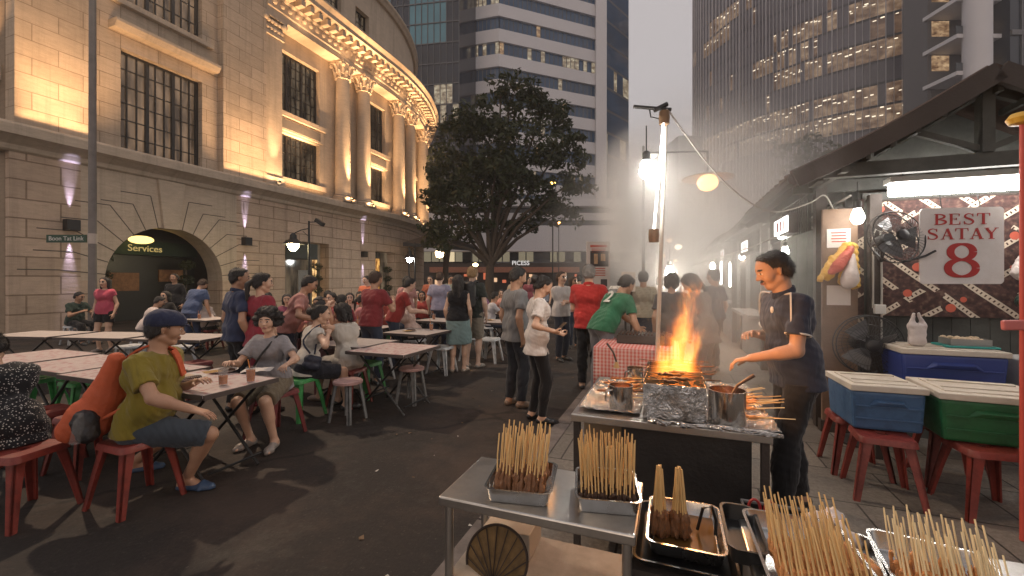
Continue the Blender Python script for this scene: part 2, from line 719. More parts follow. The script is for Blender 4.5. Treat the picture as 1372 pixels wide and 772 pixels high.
def person(label, pos, face, H=1.7, sit=None, female=False, lean=0.0, side=0.0, twist=0.0, look=(0, 0), hands=None, feet=None, res=.012,
           top=('shirt', 'short', (.2, .2, .2)), bottom=('trousers', (.03, .03, .04)), hair=('short', 'black'), skn='tan', shoe=(.03, .03, .03),
           wide=1.0, belly=0.0, group=None, pat=None, palm=None, grip=.5, polo=None, extra=None, bare=False, hood=None, knees=None, pole=None):
 """pos: ground point under the pelvis; face: heading in degrees, 0 away from the camera, 90 to the right."""
 k = H / 1.7
 X = Vector((1, 0, 0))
 l, sd = R(lean), R(side)
 hz = (sit + .095) if sit is not None else .935 * k
 P = Vector((0, 0, hz))
 U = Vector((math.sin(sd), math.sin(l) * math.cos(sd), math.cos(l) * math.cos(sd))).normalized()
 Rt = (X - U * X.dot(U)).normalized()
 Fw = U.cross(Rt)
 tw = R(twist)
 Rs = Rt * math.cos(tw) + Fw * math.sin(tw)
 Fs = U.cross(Rs)
 sw = (.150 if female else .178) * k * (wide * .5 + .5)
 hw = (.088 if female else .084) * k
 kw = k * wide
 waist, chest, shc, nb = P + U * .15 * k, P + U * .33 * k, P + U * .455 * k, P + U * .515 * k
 yaw, pit = R(look[0]), R(look[1])
 Hf = (Fs * math.cos(yaw) + Rs * math.sin(yaw))
 Hu = (U * .55 + Vector((0, 0, 1)) * .45).normalized()
 Hf = (Hf - Hu * Hf.dot(Hu)).normalized()
 Hr = Hf.cross(Hu)
 Hf, Hu = Hf * math.cos(pit) + Hu * math.sin(pit), Hu * math.cos(pit) - Hf * math.sin(pit)
 hc = nb + (U * .4 + Hu * .6).normalized() * .145 * k + Hf * .018 * k

 def hp(x, y, z):
  return hc + (Hr * x + Hf * y + Hu * z) * k
 b = SDF()
 bust = female
 b.cap(P - Rt * .055 * kw + Vector((0, -.01, .0)), P + Rt * .055 * kw + Vector((0, -.01, .0)), .090 * k, k=.05)
 b.cap(waist - Rt * .045 * kw + Fw * (.012 + belly), waist + Rt * .045 * kw + Fw * (.012 + belly), (.074 if female else .088) * k + belly * .6, k=.06)
 b.cap(chest - Rs * .075 * kw, chest + Rs * .075 * kw, (.088 if female else .104) * k, k=.06)
 b.cap(shc - U * .05 * k - Rs * .10 * kw, shc - U * .05 * k + Rs * .10 * kw, .082 * k, k=.05)
 SL, SR = shc - Rs * sw - U * .015 * k, shc + Rs * sw - U * .015 * k
 b.cap(SL + Rs * .02, SR - Rs * .02, .052 * k, k=.04)
 if bust:
  for s in (-1, 1):
   q = chest + Rs * s * .065 * k + Fs * .06 * k + U * .02
   b.cap(q, q, .058 * k, k=.04)
 b.cap(nb - U * .035 * k, hc - Hu * .05 * k - Hf * .025 * k, (.049 if female else .057) * k, (.045 if female else .053) * k, k=.03)
 # head
 b.cap(hp(0, -.022, .038), hp(0, .022, .040), .081 * k, .074 * k, k=.02)
 b.cap(hp(0, .034, .0), hp(0, .044, -.078), .064 * k, .034 * k, k=.03)
 for s in (-1, 1):
  b.cap(hp(s * .045, -.005, -.052), hp(s * .012, .058, -.088), .024 * k, .018 * k, k=.02)
  b.cap(hp(s * .036, .058, -.022), hp(s * .036, .058, -.022), .033 * k, k=.02)
  b.cap(hp(s * .078, -.006, .012), hp(s * .074, -.002, -.024), .011 * k, .008 * k, k=.006)
  if res < .01:
   b.cap(hp(s * .031, .106, .010), hp(s * .036, .104, .010), .011 * k, k=.012, cut=True)
   b.cap(hp(s * .031, .086, .009), hp(s * .031, .086, .009), .0125 * k, k=.003)
   b.cap(hp(s * .014, .094, .031), hp(s * .045, .082, .033), .008 * k, k=.01)
 b.cap(hp(0, .090, .016), hp(0, .110, -.022), .008 * k, .0125 * k, k=.012)
 for s in (-1, 1):
  b.cap(hp(s * .011, .100, -.026), hp(s * .011, .100, -.026), .009 * k, k=.008)
 if res < .01:
  b.cap(hp(-.017, .092, -.052), hp(.017, .092, -.052), .0075 * k, k=.005)
  b.cap(hp(-.014, .090, -.063), hp(.014, .090, -.063), .008 * k, k=.005)
 # arms and hands
 ua, fa = .285 * k, .245 * k
 J = {}
 hands = hands or {}
 for s, key, S in ((-1, 'L', SL), (1, 'R', SR)):
  T = hands.get(key)
  T = S + Vector((s * .06, .05, -.50 * k)) if T is None else Vector(T)
  pl = (pole or {}).get(key, Vector((s * .5, -.8, -.5)))
  E, T = ik(S, T, ua, fa, pl)
  J[key] = (S, E, T)
  m = .92 if female else 1.06
  b.cap(S, E, .047 * k * m, .036 * k * m, k=.03)
  b.cap(lerp(E, T, .0), T, .038 * k * m, .0245 * k * m, k=.02)
  b.cap(lerp(E, T, .2), lerp(E, T, .35), .038 * k * m, .036 * k * m, k=.02)
  d = (T - E).normalized()
  pn = Vector((palm or {}).get(key, (-s * .8, 0, -.5)))          # the way the palm faces
  pn = (pn - d * pn.dot(d)).normalized()
  side_v = d.cross(pn).normalized() * s                           # towards the thumb
  if (palm or {}).get(key + 'd') is not None:                     # hand bent at the wrist
   d = (d + Vector(palm[key + 'd'])).normalized()
   pn = (pn - d * pn.dot(d)).normalized()
   side_v = d.cross(pn).normalized() * s
  hs = k * (.92 if female else 1.0)
  fr = max(.0078 * hs, res * .62)
  for i in range(4):
   o = (i - 1.5) * .019 * hs
   base = T + d * .012 * hs + side_v * o * .6
   kn = T + d * (.085 - abs(i - 1.2) * .004) * hs + side_v * o
   b.cap(base, kn, .014 * hs, .011 * hs, k=.012)
   ln = (.062, .075, .072, .056)[3 - i] * hs
   g = (palm or {}).get(key + 'g', grip)
   d1 = (d * math.cos(g) + pn * math.sin(g)).normalized()
   d2 = (d * math.cos(g * 2.1) + pn * math.sin(g * 2.1)).normalized()
   mid = kn + d1 * ln * .52 + side_v * o * .12
   b.cap(kn, mid, fr, fr * .95, k=.004)
   b.cap(mid, mid + d2 * ln * .5, fr * .95, fr * .8, k=.004)
  tb = T + d * .025 * hs + side_v * .022 * hs + pn * .004
  tm = tb + (d * .5 + side_v * .7 + pn * .35).normalized() * .042 * hs
  b.cap(tb, tm, .0135 * hs, .0105 * hs, k=.01)
  b.cap(tm, tm + (d * .85 + side_v * .25 + pn * .4).normalized() * .034 * hs, .0098 * hs, .008 * hs, k=.005)
 # legs and feet
 tl, cl = .435 * k, .415 * k
 feet = feet or {}
 for s, key in ((-1, 'l'), (1, 'r')):
  Hj = P + Rt * s * hw - U * .02
  if sit is not None:
   A = feet.get(key, (s * .13, tl + .02, .075))
  else:
   A = feet.get(key, (s * .095, .03 * s, .075))
  A = Vector(A)
  kp = (knees or {}).get(key, Vector((s * .12, 1, .6 if sit is not None else 0)))
  K, A = ik(Hj, A, tl, cl, kp)
  J[key] = (Hj, K, A)
  m = 1.0 * (.96 + .04 * wide)
  b.cap(Hj, K, .068 * k * m, .052 * k * m, k=.03)
  b.cap(lerp(Hj, K, .35), lerp(Hj, K, .7), .068 * k * m, .060 * k * m, k=.03)
  b.cap(K, A, .051 * k * m, .033 * k, k=.03)
  d = (A - K).normalized()
  back = (Vector((0, -1, 0)) - d * Vector((0, -1, 0)).dot(d)).normalized()
  b.cap(lerp(K, A, .18) + back * .014 * k, lerp(K, A, .42) + back * .014 * k, .050 * k * m, .043 * k * m, k=.04)
  ft = feet.get(key + 'd')
  tdir = Vector(ft) if ft else Vector((s * .22, 1, 0))
  tdir.z = 0
  tdir.normalize()
  hl = A + Vector((0, 0, -.042 * k)) - tdir * .035 * k
  ball = A + tdir * .125 * k + Vector((0, 0, -.052 * k))
  toe = A + tdir * .175 * k + Vector((0, 0, -.056 * k))
  b.cap(A, hl, .034 * k, .030 * k, k=.02)
  b.cap(A + Vector((0, 0, -.012)), ball, .034 * k, .024 * k, k=.02)
  b.cap(hl, ball, .027 * k, .024 * k, k=.02)
  sv = Vector((tdir.y, -tdir.x, 0))
  b.cap(ball - sv * .022 * k, ball + sv * .022 * k, .022 * k, k=.02)
  b.cap(ball - sv * .014, toe - sv * .012, .021 * k, .016 * k, k=.012)
  b.cap(ball + sv * .014, toe + sv * .010, .020 * k, .015 * k, k=.012)
  J[key + 'f'] = (hl, ball, toe, sv)
 V, Fc = b.mesh(res)
 sm = skin(skn, SKIN[skn])
 hm = hairmat(hair[1], HAIR[hair[1]])
 dark = pm('eye_dark', (.015, .012, .012), .25, var=0)
 lip = pm('lip', (.30, .12, .10), .5, var=.1)
 white = pm('eye_white', (.55, .5, .47), .3, var=0)
 mi = np.zeros(len(Fc))
 if True:
  e_ = max(0.0, res - .008) * .9
  C = V[Fc].mean(1)

  def near(q, rx, ry, rz):
   d = C - np.array(q)
   x, y, z = d @ np.array(Hr), d @ np.array(Hf), d @ np.array(Hu)
   return (x / (rx + e_)) ** 2 + (y / (ry + e_)) ** 2 + (z / (rz + e_)) ** 2 < 1
  for s in (-1, 1):
   mi[near(hp(s * .031, .096, .009), .017 * k, .02 * k, .0065 * k)] = 3
   mi[near(hp(s * .031, .098, .009), .0078 * k, .02 * k, .0075 * k)] = 1
   mi[near(hp(s * .032, .092, .033), .022 * k, .02 * k, .0062 * k)] = 4
  mi[near(hp(0, .096, -.057), .024 * k, .02 * k, .010 * k)] = 2
  if extra and 'moustache' in extra:
   mi[near(hp(0, .1, -.043), .034 * k, .022 * k, .009 * k)] = 4
 o = np_obj('person', V, Fc, [sm, dark, lip, white, hm], None, mi)
 o.location = (pos[0], pos[1], 0)
 o.rotation_euler = (0, 0, -R(face))
 tag(o, label, 'person', group)
 ch = res * 1.0
 seed = int(abs(pos[0] * 131 + pos[1] * 517)) % 9999
 # hair
 if hair[0] != 'bald':
  g = SDF()
  clips = []
  r0 = .008
  g.cap(hp(0, -.024, .040), hp(0, .020, .044), (.083 + r0) * k, (.074 + r0) * k, k=.02)
  st = hair[0]
  front = (hp(0, .058, .070), tuple(Hf * .86 - Hu * .5))
  if st in ('short', 'pony', 'bun', 'crop'):
   g.cap(hp(-.03, -.052, -.02), hp(.03, -.052, -.02), .052 * k, k=.03)
   low = (hp(0, -.05, -.052), tuple(-Hu * .75 + Hf * .66))
   clips = [front, low]
   for s in (-1, 1):
    g.cap(hp(s * .064, .078, .052), hp(s * .040, .098, .066), .030 * k, k=.012, cut=True)
    g.cap(hp(s * .085, .012, .0), hp(s * .085, .03, -.03), .024 * k, k=.01, cut=True)
  if st == 'pony':
   g2 = [(hp(0, -.10, .03), hp(0, -.155, -.03), .030, .036), (hp(0, -.155, -.03), hp(0, -.15, -.22), .036, .014)]
  elif st == 'bun':
   g2 = [(hp(0, -.125, .03), hp(0, -.128, .035), .045, .045)]
  else:
   g2 = []
  if st in ('bob', 'long', 'bowl'):
   ln = {'bob': -.10, 'long': -.24, 'bowl': -.055}[st]
   for s in (-1, 1):
    g.cap(hp(s * .066, -.012, .03), hp(s * .078, -.02, ln), .034 * k, .026 * k, k=.03)
    g.cap(hp(s * .04, -.07, .02), hp(s * .05, -.085, ln - .02), .05 * k, .035 * k, k=.04)
   clips = [(hp(0, .060, .045), tuple(Hf * .93 - Hu * .36))]
   if st == 'bowl':
    clips = [(hp(0, .070, .04), tuple(Hf * .95 - Hu * .3))]
  if st == 'curly':
   rs = random.Random(seed)
   for q in range(90):
    a, e = rs.uniform(0, 2 * PI), rs.uniform(-.75, 1.45)
    p = Vector((math.cos(a) * math.cos(e), math.sin(a) * math.cos(e), math.sin(e)))
    if p.y > .55 and p.z < .22:
     continue
    g.cap(hp(p.x * .088, p.y * .092 - .012, p.z * .088 + .035), hp(p.x * .138, p.y * .124 - .012, p.z * .124 + .035), .030 * k, .020 * k, k=.008)
   clips = [(hp(0, .085, .045), tuple(Hf * .9 - Hu * .42))]
  Vh, Fh = g.mesh(ch, clips, noise_amp=.0045 if st != 'crop' else .002, noise_f=70, seed=seed)
  if len(Fh):
   rs_ = np.random.RandomState(seed)
   nb_ = 2600 if res < .0105 else 900
   fi = rs_.randint(0, len(Fh), nb_)
   A_, B_, D_ = Vh[Fh[fi, 0]], Vh[Fh[fi, 1]], Vh[Fh[fi, 3]]
   nr = np.cross(B_ - A_, D_ - A_)
   nr /= np.linalg.norm(nr, axis=1)[:, None] + 1e-9
   ctr = (A_ + B_ + D_) / 3
   down = -np.array(Hu) * (1.0 if st != 'curly' else .1) - np.array(Hf) * .5 + rs_.randn(nb_, 3) * (.35 if st != 'curly' else 1.2)
   tg = down - nr * (down * nr).sum(1)[:, None]
   tg /= np.linalg.norm(tg, axis=1)[:, None] + 1e-9
   ln_ = (rs_.rand(nb_, 1) * .018 + .012) * k
   wv = np.cross(nr, tg) * (.0016 if res < .0105 else .003)
   tip = ctr + (tg * .92 + nr * (.16 + .25 * rs_.rand(nb_, 1))) * ln_
   base_ = ctr - nr * .002
   Vb = np.concatenate([base_ - wv, base_ + wv, tip + wv * .3, tip - wv * .3])
   ix = np.arange(nb_) + len(Vh)
   Fb = np.stack([ix, ix + nb_, ix + 2 * nb_, ix + 3 * nb_], 1)
   Vh, Fh = np.concatenate([Vh, Vb]), np.concatenate([Fh, Fb])
  if len(Fh):
   ho = np_obj('hair', Vh, Fh, hm, o)
  for a, bb, ra, rb in g2:
   q = SDF()
   q.cap(a, bb, ra * k, rb * k)
   Vh2, Fh2 = q.mesh(ch, noise_amp=.004, noise_f=60, seed=seed)
   if st == 'bun' or a == g2[0][0]:
    np_obj('hair_bun' if st == 'bun' else 'hair_knot', Vh2, Fh2, hm, o)
   else:
    np_obj('ponytail', Vh2, Fh2, hm, o)
 # upper garment
 kind, sleeve, tc = top[:3]
 tlen = top[3] if len(top) > 3 else .04           # hem below the pelvis point
 tm = cloth('top_%s_%02x%02x%02x' % ((pat or ''),) + tuple(int(c * 255) for c in tc), tc, pat) if False else cloth('%s_%d_%d_%d' % (pat or 'plain', *(int(c * 999) for c in tc)), tc, pat)
 inf = .010 + res * .25
 g = SDF()
 hd_ = (U * .35 + Vector((0, 0, .65))).normalized()
 g.cap(P - Rt * .062 * kw - hd_ * tlen + Vector((0, -.01, 0)), P + Rt * .062 * kw - hd_ * tlen + Vector((0, -.01, 0)), (.105 if not female else .112) * k + inf + .014, k=.05)
 g.cap(P - Rt * .062 * kw + U * .05, P + Rt * .062 * kw + U * .05, .104 * k + inf + .012, k=.05)
 g.cap(waist - Rt * .047 * kw + Fw * (.012 + belly), waist + Rt * .047 * kw + Fw * (.012 + belly), (.096 if female else .112) * k + belly * .6 + inf, k=.06)
 g.cap(chest - Rs * .077 * kw, chest + Rs * .077 * kw, (.089 if female else .105) * k + inf, k=.06)
 g.cap(shc - U * .05 * k - Rs * .10 * kw, shc - U * .05 * k + Rs * .10 * kw, .083 * k + inf, k=.05)
 g.cap(SL + Rs * .025, SR - Rs * .025, .053 * k + inf * .8, k=.04)
 if bust:
  for s in (-1, 1):
   q = chest + Rs * s * .065 * k + Fs * .06 * k + U * .02
   g.cap(q, q, .058 * k + inf, k=.05)
 for key in ('L', 'R'):
  S, E, T = J[key]
  d = (E - S).normalized()
  if sleeve == 'short':
   ce = lerp(S, E, .66)
   g.cap(S, lerp(S, E, .80), .045 * k + inf * .8, .046 * k + inf + .010, k=.03, clips=((ce, tuple(d)),))
  elif sleeve == 'cap':
   ce = lerp(S, E, .30)
   g.cap(S, lerp(S, E, .45), .047 * k + inf, .05 * k + inf, k=.03, clips=((ce, tuple(d)),))
  elif sleeve == 'long':
   g.cap(S, E, .049 * k + inf, .042 * k + inf, k=.035)
   d2 = (T - E).normalized()
   g.cap(E, T, .042 * k + inf, .030 * k + inf, k=.03, clips=((lerp(E, T, .94), tuple(d2)),))
 neck_cut = (nb - U * .008 * k + Fs * .02, tuple((U * .93 + Fs * .36).normalized()))
 hem = (P - hd_ * tlen, tuple(-hd_))
 if sleeve == 'none':
  b2 = [(nb - U * .012, tuple((U * .9 + Fs * .42).normalized()))]
 else:
  b2 = [neck_cut]
 Vs, Fs_ = g.mesh(ch, b2 + ([hem] if kind != 'dress' else [hem]), noise_amp=.0078, noise_f=24, seed=seed)
 so = np_obj('shirt' if kind != 'dress' else 'dress_bodice', Vs, Fs_, tm, o)
 if polo is not None:
  q = SDF()
  for i in range(9):
   a0, a1 = 2 * PI * i / 9 + .3, 2 * PI * (i + 1) / 9 + .3
   if i == 8 and False:
    continue
   c0 = nb - U * .012 * k + (Rs * math.cos(a0) * .066 + Fs * (math.sin(a0) * .062)) * k - U * .018 * math.sin(a0)
   c1 = nb - U * .012 * k + (Rs * math.cos(a1) * .066 + Fs * (math.sin(a1) * .062)) * k - U * .018 * math.sin(a1)
   q.cap(c0, c1, .012 + res * .3, k=.006)
   q.cap(c0 + U * .018, c1 + U * .018, .009 + res * .3, k=.006)
  Vc, Fcc = q.mesh(ch)
  np_obj('collar', Vc, Fcc, cloth('plain_%d_%d_%d' % tuple(int(c * 999) for c in polo), polo), so)
 # lower garment
 wc = ((P - hd_ * (tlen - .035), tuple(hd_)),) if (tlen > .03 and sit is None) else ()
 bk, bc = bottom[:2]
 bm = cloth('%s_%d_%d_%d' % ((pat if kind == 'dress' and pat else 'plain'), *(int(c * 999) for c in bc)), bc, pat if kind == 'dress' else None)
 g = SDF()
 g.cap(P - Rt * .055 * kw + Vector((0, -.01, 0)), P + Rt * .055 * kw + Vector((0, -.01, 0)), (.105 if not female else .112) * k + .011, k=.05, clips=wc)
 g.cap(P - Rt * .05 * kw + U * .07, P + Rt * .05 * kw + U * .07, .094 * k + .008, k=.05, clips=wc)
 clips = [(P + U * .12 * k, tuple(U))]
 if bk in ('trousers', 'shorts', 'tights'):
  for key in ('l', 'r'):
   Hj, K, A = J[key]
   loose = {'trousers': .014, 'shorts': .024, 'tights': .010}[bk] + res * .25
   if bk == 'shorts':
    frac = bottom[2] if len(bottom) > 2 else .85
    d = (K - Hj).normalized()
    if frac <= 1:
     g.cap(Hj, K, .085 * k + loose, .060 * k + loose, k=.05, clips=((lerp(Hj, K, frac), tuple(d)),))
    else:
     g.cap(Hj, K, .085 * k + loose, .058 * k + loose, k=.05)
     d = (A - K).normalized()
     g.cap(K, A, .056 * k + loose, .054 * k + loose, k=.04, clips=((lerp(K, A, frac - 1), tuple(d)),))
   else:
    g.cap(Hj, K, .083 * k + loose, .054 * k + loose, k=.05, clips=wc)
    d = (A - K).normalized()
    g.cap(K, A, .052 * k + loose + .003, (.045 if bk == 'trousers' else .034) * k + loose, k=.03, clips=((lerp(K, A, .97), tuple(d)),))
    back = (Vector((0, -1, 0)) - d * Vector((0, -1, 0)).dot(d)).normalized()
    g.cap(lerp(K, A, .18) + back * .012, lerp(K, A, .42) + back * .012, .050 * k + loose, .045 * k + loose, k=.04)
  nm = 'trousers' if bk != 'shorts' else 'shorts'
 else:                                                               # skirt
  frac = bottom[2] if len(bottom) > 2 else .9
  Kl, Kr = J['l'][1], J['r'][1]
  Hl, Hr2 = J['l'][0], J['r'][0]
  steps = 7
  for i in range(steps + 1):
   f = frac * i / steps
   a, c = lerp(Hl, Kl, f), lerp(Hr2, Kr, f)
   g.cap(a, c, lerp(.100, .085 if sit is not None else .1, f) * k + .014, k=.05)
  dd = ((Kl - Hl) + (Kr - Hr2)).normalized()
  clips.append((lerp(lerp(Hl, Kl, frac), lerp(Hr2, Kr, frac), .5), tuple(dd)))
  nm = 'skirt'
 Vp, Fp = g.mesh(ch, clips, noise_amp=.0078 if bk != 'tights' else .0015, noise_f=24, seed=seed)
 np_obj(nm, Vp, Fp, bm, o)
 # shoes
 if shoe is not None and not bare:
  shm = pm('shoe_%d_%d_%d' % tuple(int(c * 999) for c in shoe), shoe, .45, var=.1)
  for key in ('l', 'r'):
   hl, ball, toe, sv = J[key + 'f']
   q = SDF()
   up = Vector((0, 0, .0))
   q.cap(hl + up, ball + up, .036 * k, .034 * k, k=.02)
   q.cap(ball - sv * .018, ball + sv * .018, .030 * k, k=.02)
   q.cap(ball, toe, .031 * k, .024 * k, k=.02)
   q.cap(lerp(hl, ball, .45) + Vector((0, 0, .018)), ball, .034 * k, .028 * k, k=.02)
   zf = -.0
   Vq, Fq = q.mesh(min(ch, .009), [((0, 0, .004), (0, 0, -1)), ((0, 0, .075 + hl.z), (0, 0, 1))])
   if len(Fq):
    np_obj('shoe', Vq, Fq, shm, o)
 o['_j'] = 1
 del o['_j']
 return o, dict(P=P, U=U, Rs=Rs, Fs=Fs, Hr=Hr, Hf=Hf, Hu=Hu, hp=hp, J=J, nb=nb, shc=shc, chest=chest, waist=waist, shirt=so, k=k)
# ------------------------------------------------------------------ ground
def ground_mat(name, base, kind):
 m = bpy.data.materials.new(name)
 t = NT(m)
 out = t.n('ShaderNodeOutputMaterial')
 b = t.n('ShaderNodeBsdfPrincipled', i_Roughness=.82)
 b.inputs['Specular IOR Level'].default_value = .35
 t.l(b.outputs[0], out.inputs[0])
 co = t.n('ShaderNodeTexCoord').outputs['Object']
 mp = t.n('ShaderNodeMapping', i_Rotation=(0, 0, -STREET))
 t.l(co, mp.inputs[0])
 v = mp.outputs[0]
 big = t.n('ShaderNodeTexNoise', i_Scale=.55, i_Detail=6.0, i_Roughness=.65)
 t.l(v, big.inputs['Vector'])
 fine = t.n('ShaderNodeTexNoise', i_Scale=34.0, i_Detail=6.0, i_Roughness=.75)
 t.l(v, fine.inputs['Vector'])
 c = t.mix(big.outputs[0], tuple(x * .65 for x in base), tuple(x * 1.35 for x in base))
 c = t.mix(t.ramp(fine.outputs[0], [(.35, 0.0), (.72, 1.0)]), tuple(x * .55 for x in base), c)
 h = fine.outputs[0]
 if kind == 'asphalt':
  vo = t.n('ShaderNodeTexVoronoi', i_Scale=95.0)
  t.l(v, vo.inputs['Vector'])
  sp = t.ramp(vo.outputs['Color'], [(.82, 0.0), (.95, .55)])
  c = t.mix(sp, c, tuple(min(1, x * 2.6) for x in base))
  # oil and food stains, and the odd crack
  st = t.n('ShaderNodeTexNoise', i_Scale=1.9, i_Detail=7.0, i_Roughness=.7)
  t.l(v, st.inputs['Vector'])
  f = t.ramp(st.outputs[0], [(.52, 0.0), (.68, .65)])
  c = t.mix(f, c, (base[0] * .42, base[1] * .38, base[2] * .34))
  s3 = t.n('ShaderNodeTexNoise', i_Scale=.8, i_Detail=9.0, i_Roughness=.72)
  t.l(v, s3.inputs['Vector'])
  c = t.mix(t.ramp(s3.outputs[0], [(.47, 0.0), (.62, .6)]), c, (base[0] * 2.4, base[1] * 2.0, base[2] * 1.75))
  cr = t.n('ShaderNodeTexVoronoi', feature='DISTANCE_TO_EDGE', i_Scale=.42)
  wob = t.n('ShaderNodeTexNoise', i_Scale=2.5, i_Detail=5.0)
  t.l(v, wob.inputs['Vector'])
  t.l(t.mix(.22, v, wob.outputs['Color']), cr.inputs['Vector'])
  cf = t.ramp(cr.outputs['Distance'], [(.004, .7), (.012, 0.0)])
  c = t.mix(cf, c, tuple(x * .3 for x in base))
  t.l(t.math('SUBTRACT', .78, t.math('MULTIPLY', f, .42)), b.inputs['Roughness'])
 else:
  br = t.n('ShaderNodeTexBrick', offset=.5, i_Scale=1.0)
  br.inputs['Brick Width'].default_value = .60
  br.inputs['Row Height'].default_value = .60
  br.inputs['Mortar Size'].default_value = .007
  br.inputs['Color1'].default_value = (.82, .82, .82, 1)
  br.inputs['Color2'].default_value = (1.15, 1.12, 1.08, 1)
  br.inputs['Mortar'].default_value = (.25, .24, .23, 1)
  t.l(v, br.inputs['Vector'])
  c = t.mix(1.0, c, br.outputs[0], 'MULTIPLY')
  st = t.n('ShaderNodeTexNoise', i_Scale=2.6, i_Detail=8.0, i_Roughness=.7)
  t.l(v, st.inputs['Vector'])
  f = t.ramp(st.outputs[0], [(.5, 0.0), (.7, .6)])
  c = t.mix(f, c, tuple(x * .35 for x in base))
  t.l(t.math('SUBTRACT', .75, t.math('MULTIPLY', f, .3)), b.inputs['Roughness'])
  h = t.math('ADD', t.math('MULTIPLY', br.outputs['Fac'], -1.5), fine.outputs[0])
 t.l(c, b.inputs['Base Color'])
 bp = t.n('ShaderNodeBump', i_Strength=.55, i_Distance=.012)
 t.l(h, bp.inputs['Height'])
 t.l(bp.outputs[0], b.inputs['Normal'])
 return m


b = MB()
b.add([(-420, -60, 0), (420, -60, 0), (420, 700, 0), (-420, 700, 0)], [(0, 1, 2, 3)])
tag(b.build('road', ground_mat('asphalt', (.027, .0215, .0185), 'asphalt')), 'dark worn asphalt street closed off for the open air dining', 'road', kind='structure')
b = MB()
q = [UV(-1.02, -6, .004), UV(14, -6, .004), UV(14, 60, .004), UV(-1.02, 60, .004)]
b.add(q, [(0, 1, 2, 3)])
tag(b.build('pavement', ground_mat('paving', (.24, .21, .18), 'tiles')), 'grey square paving slabs beside the food stalls', 'pavement', kind='structure')
b = MB()
for i in range(60):
 b.box(UV(-1.10, -5 + i * 1.0, .004), (.15, .985, .012), STREET)
tag(b.build('kerb', pm('kerb_stone', (.17, .14, .125), .8, var=.3, bump=.3, dirt=.6), bevel=.003), 'flush row of worn kerb stones along the pavement', 'kerb', kind='structure')

# scraps trodden into the road
lr = random.Random(31)
b = MB()
for i in range(110):
 v_ = lr.uniform(1.2, 14)
 p = UV(lr.uniform(-1.0 - v_ * .45, -.7), v_, .006)
 a = lr.uniform(0, 6.28)
 sz = lr.uniform(.006, .019)
 e1, e2 = Vector((math.cos(a), math.sin(a), 0)) * sz, Vector((-math.sin(a), math.cos(a), 0)) * sz * lr.uniform(.25, .9)
 mi_ = lr.choice((0, 1, 1, 2))
 b.add([p - e1 - e2, p + e1 - e2 + Vector((0, 0, lr.uniform(0, .01))), p + e1 + e2, p - e1 + e2 + Vector((0, 0, lr.uniform(0, .012)))], [(0, 1, 2, 3)], mi_)
tag(b.build('litter', [pm('scrap_white', (.5, .47, .43), .8), pm('scrap_brown', (.14, .09, .05), .8), pm('scrap_dark', (.02, .018, .016), .7)]), 'small scraps of paper and food trodden into the street', 'litter', None, 'stuff')

# ------------------------------------------------------------------ the lit stone building on the left
P0 = Vector((-14.2, 12.44, 0))
TH0 = math.atan2(.3515, .9362)
T_ARC, R_ARC = 15.8, 19.0
P1 = P0 + S2 * T_ARC
C_ARC = P1 - Vector((math.cos(TH0), -math.sin(TH0), 0)) * R_ARC


def FA(t, z, d=0.0):
 """Facade point: t metres along the front, height z, d metres out towards the street."""
 if t <= T_ARC:
  p, th = P0 + S2 * t, TH0
 else:
  th = TH0 - (t - T_ARC) / R_ARC
  p = C_ARC + Vector((math.cos(th), -math.sin(th), 0)) * R_ARC
 return Vector((p.x + math.cos(th) * d, p.y - math.sin(th) * d, z))


def t_at(px):
 a, c = -.5, 27.0
 f = lambda t: FA(t, 0).x / FA(t, 0).y - (px - CX) / F
 for _ in range(50):
  mid = (a + c) / 2
  if f(mid) < 0:
   a = mid
  else:
   c = mid
 return a


def fbox(b, t0, t1, z0, z1, d0, d1, mi=0, seg=None):
 n = seg or (1 if t1 <= T_ARC else max(1, int((t1 - t0) / .5) + 1))
 vs, uv, fs = [], [], []
 for i in range(n + 1):
  t = lerp(t0, t1, i / n)
  for z, d in ((z0, d1), (z1, d1), (z1, d0), (z0, d0)):
   vs.append(FA(t, z, d))
   uv.append((t + (0 if d == d1 else d0 - d1) + .001, z + (0 if d == d1 else (d1 - d0) * (1 if z == z1 else -1))))
 for i in range(n):
  for k in range(4):
   k2 = (k + 1) % 4
   fs.append((i * 4 + k, (i + 1) * 4 + k, (i + 1) * 4 + k2, i * 4 + k2))
 b.add(vs, fs, mi, uv)
 for i, sgn in ((0, 1), (n, -1)):
  q, t = [], (t0 if i == 0 else t1)
  for z, d in ((z0, d1), (z1, d1), (z1, d0), (z0, d0)):
   q.append(FA(t, z, d))
  b.add(q, [(0, 1, 2, 3) if sgn > 0 else (3, 2, 1, 0)], mi, [(t + .001 + (d1 - x), z) for z, x in ((z0, d1), (z1, d1), (z1, d0), (z0, d0))])


def fprofile(b, t0, t1, prof, mi=0, step=.5):
 """Sweep a closed (d, z) outline along the front."""
 n = max(1, int((t1 - t0) / step))
 m = len(prof)
 vs, uv, fs = [], [], []
 for i in range(n + 1):
  t = lerp(t0, t1, i / n)
  acc = 0
  for j, (d, z) in enumerate(prof):
   vs.append(FA(t, z, d))
   acc += (Vector(prof[j]) - Vector(prof[j - 1])).length if j else 0
   uv.append((t + .001, acc))
 for i in range(n):
  for j in range(m):
   j2 = (j + 1) % m
   fs.append((i * m + j, (i + 1) * m + j, (i + 1) * m + j2, i * m + j2))
 fs.append(tuple(reversed(range(m))))
 fs.append(tuple(n * m + j for j in range(m)))
 b.add(vs, fs, mi, uv)


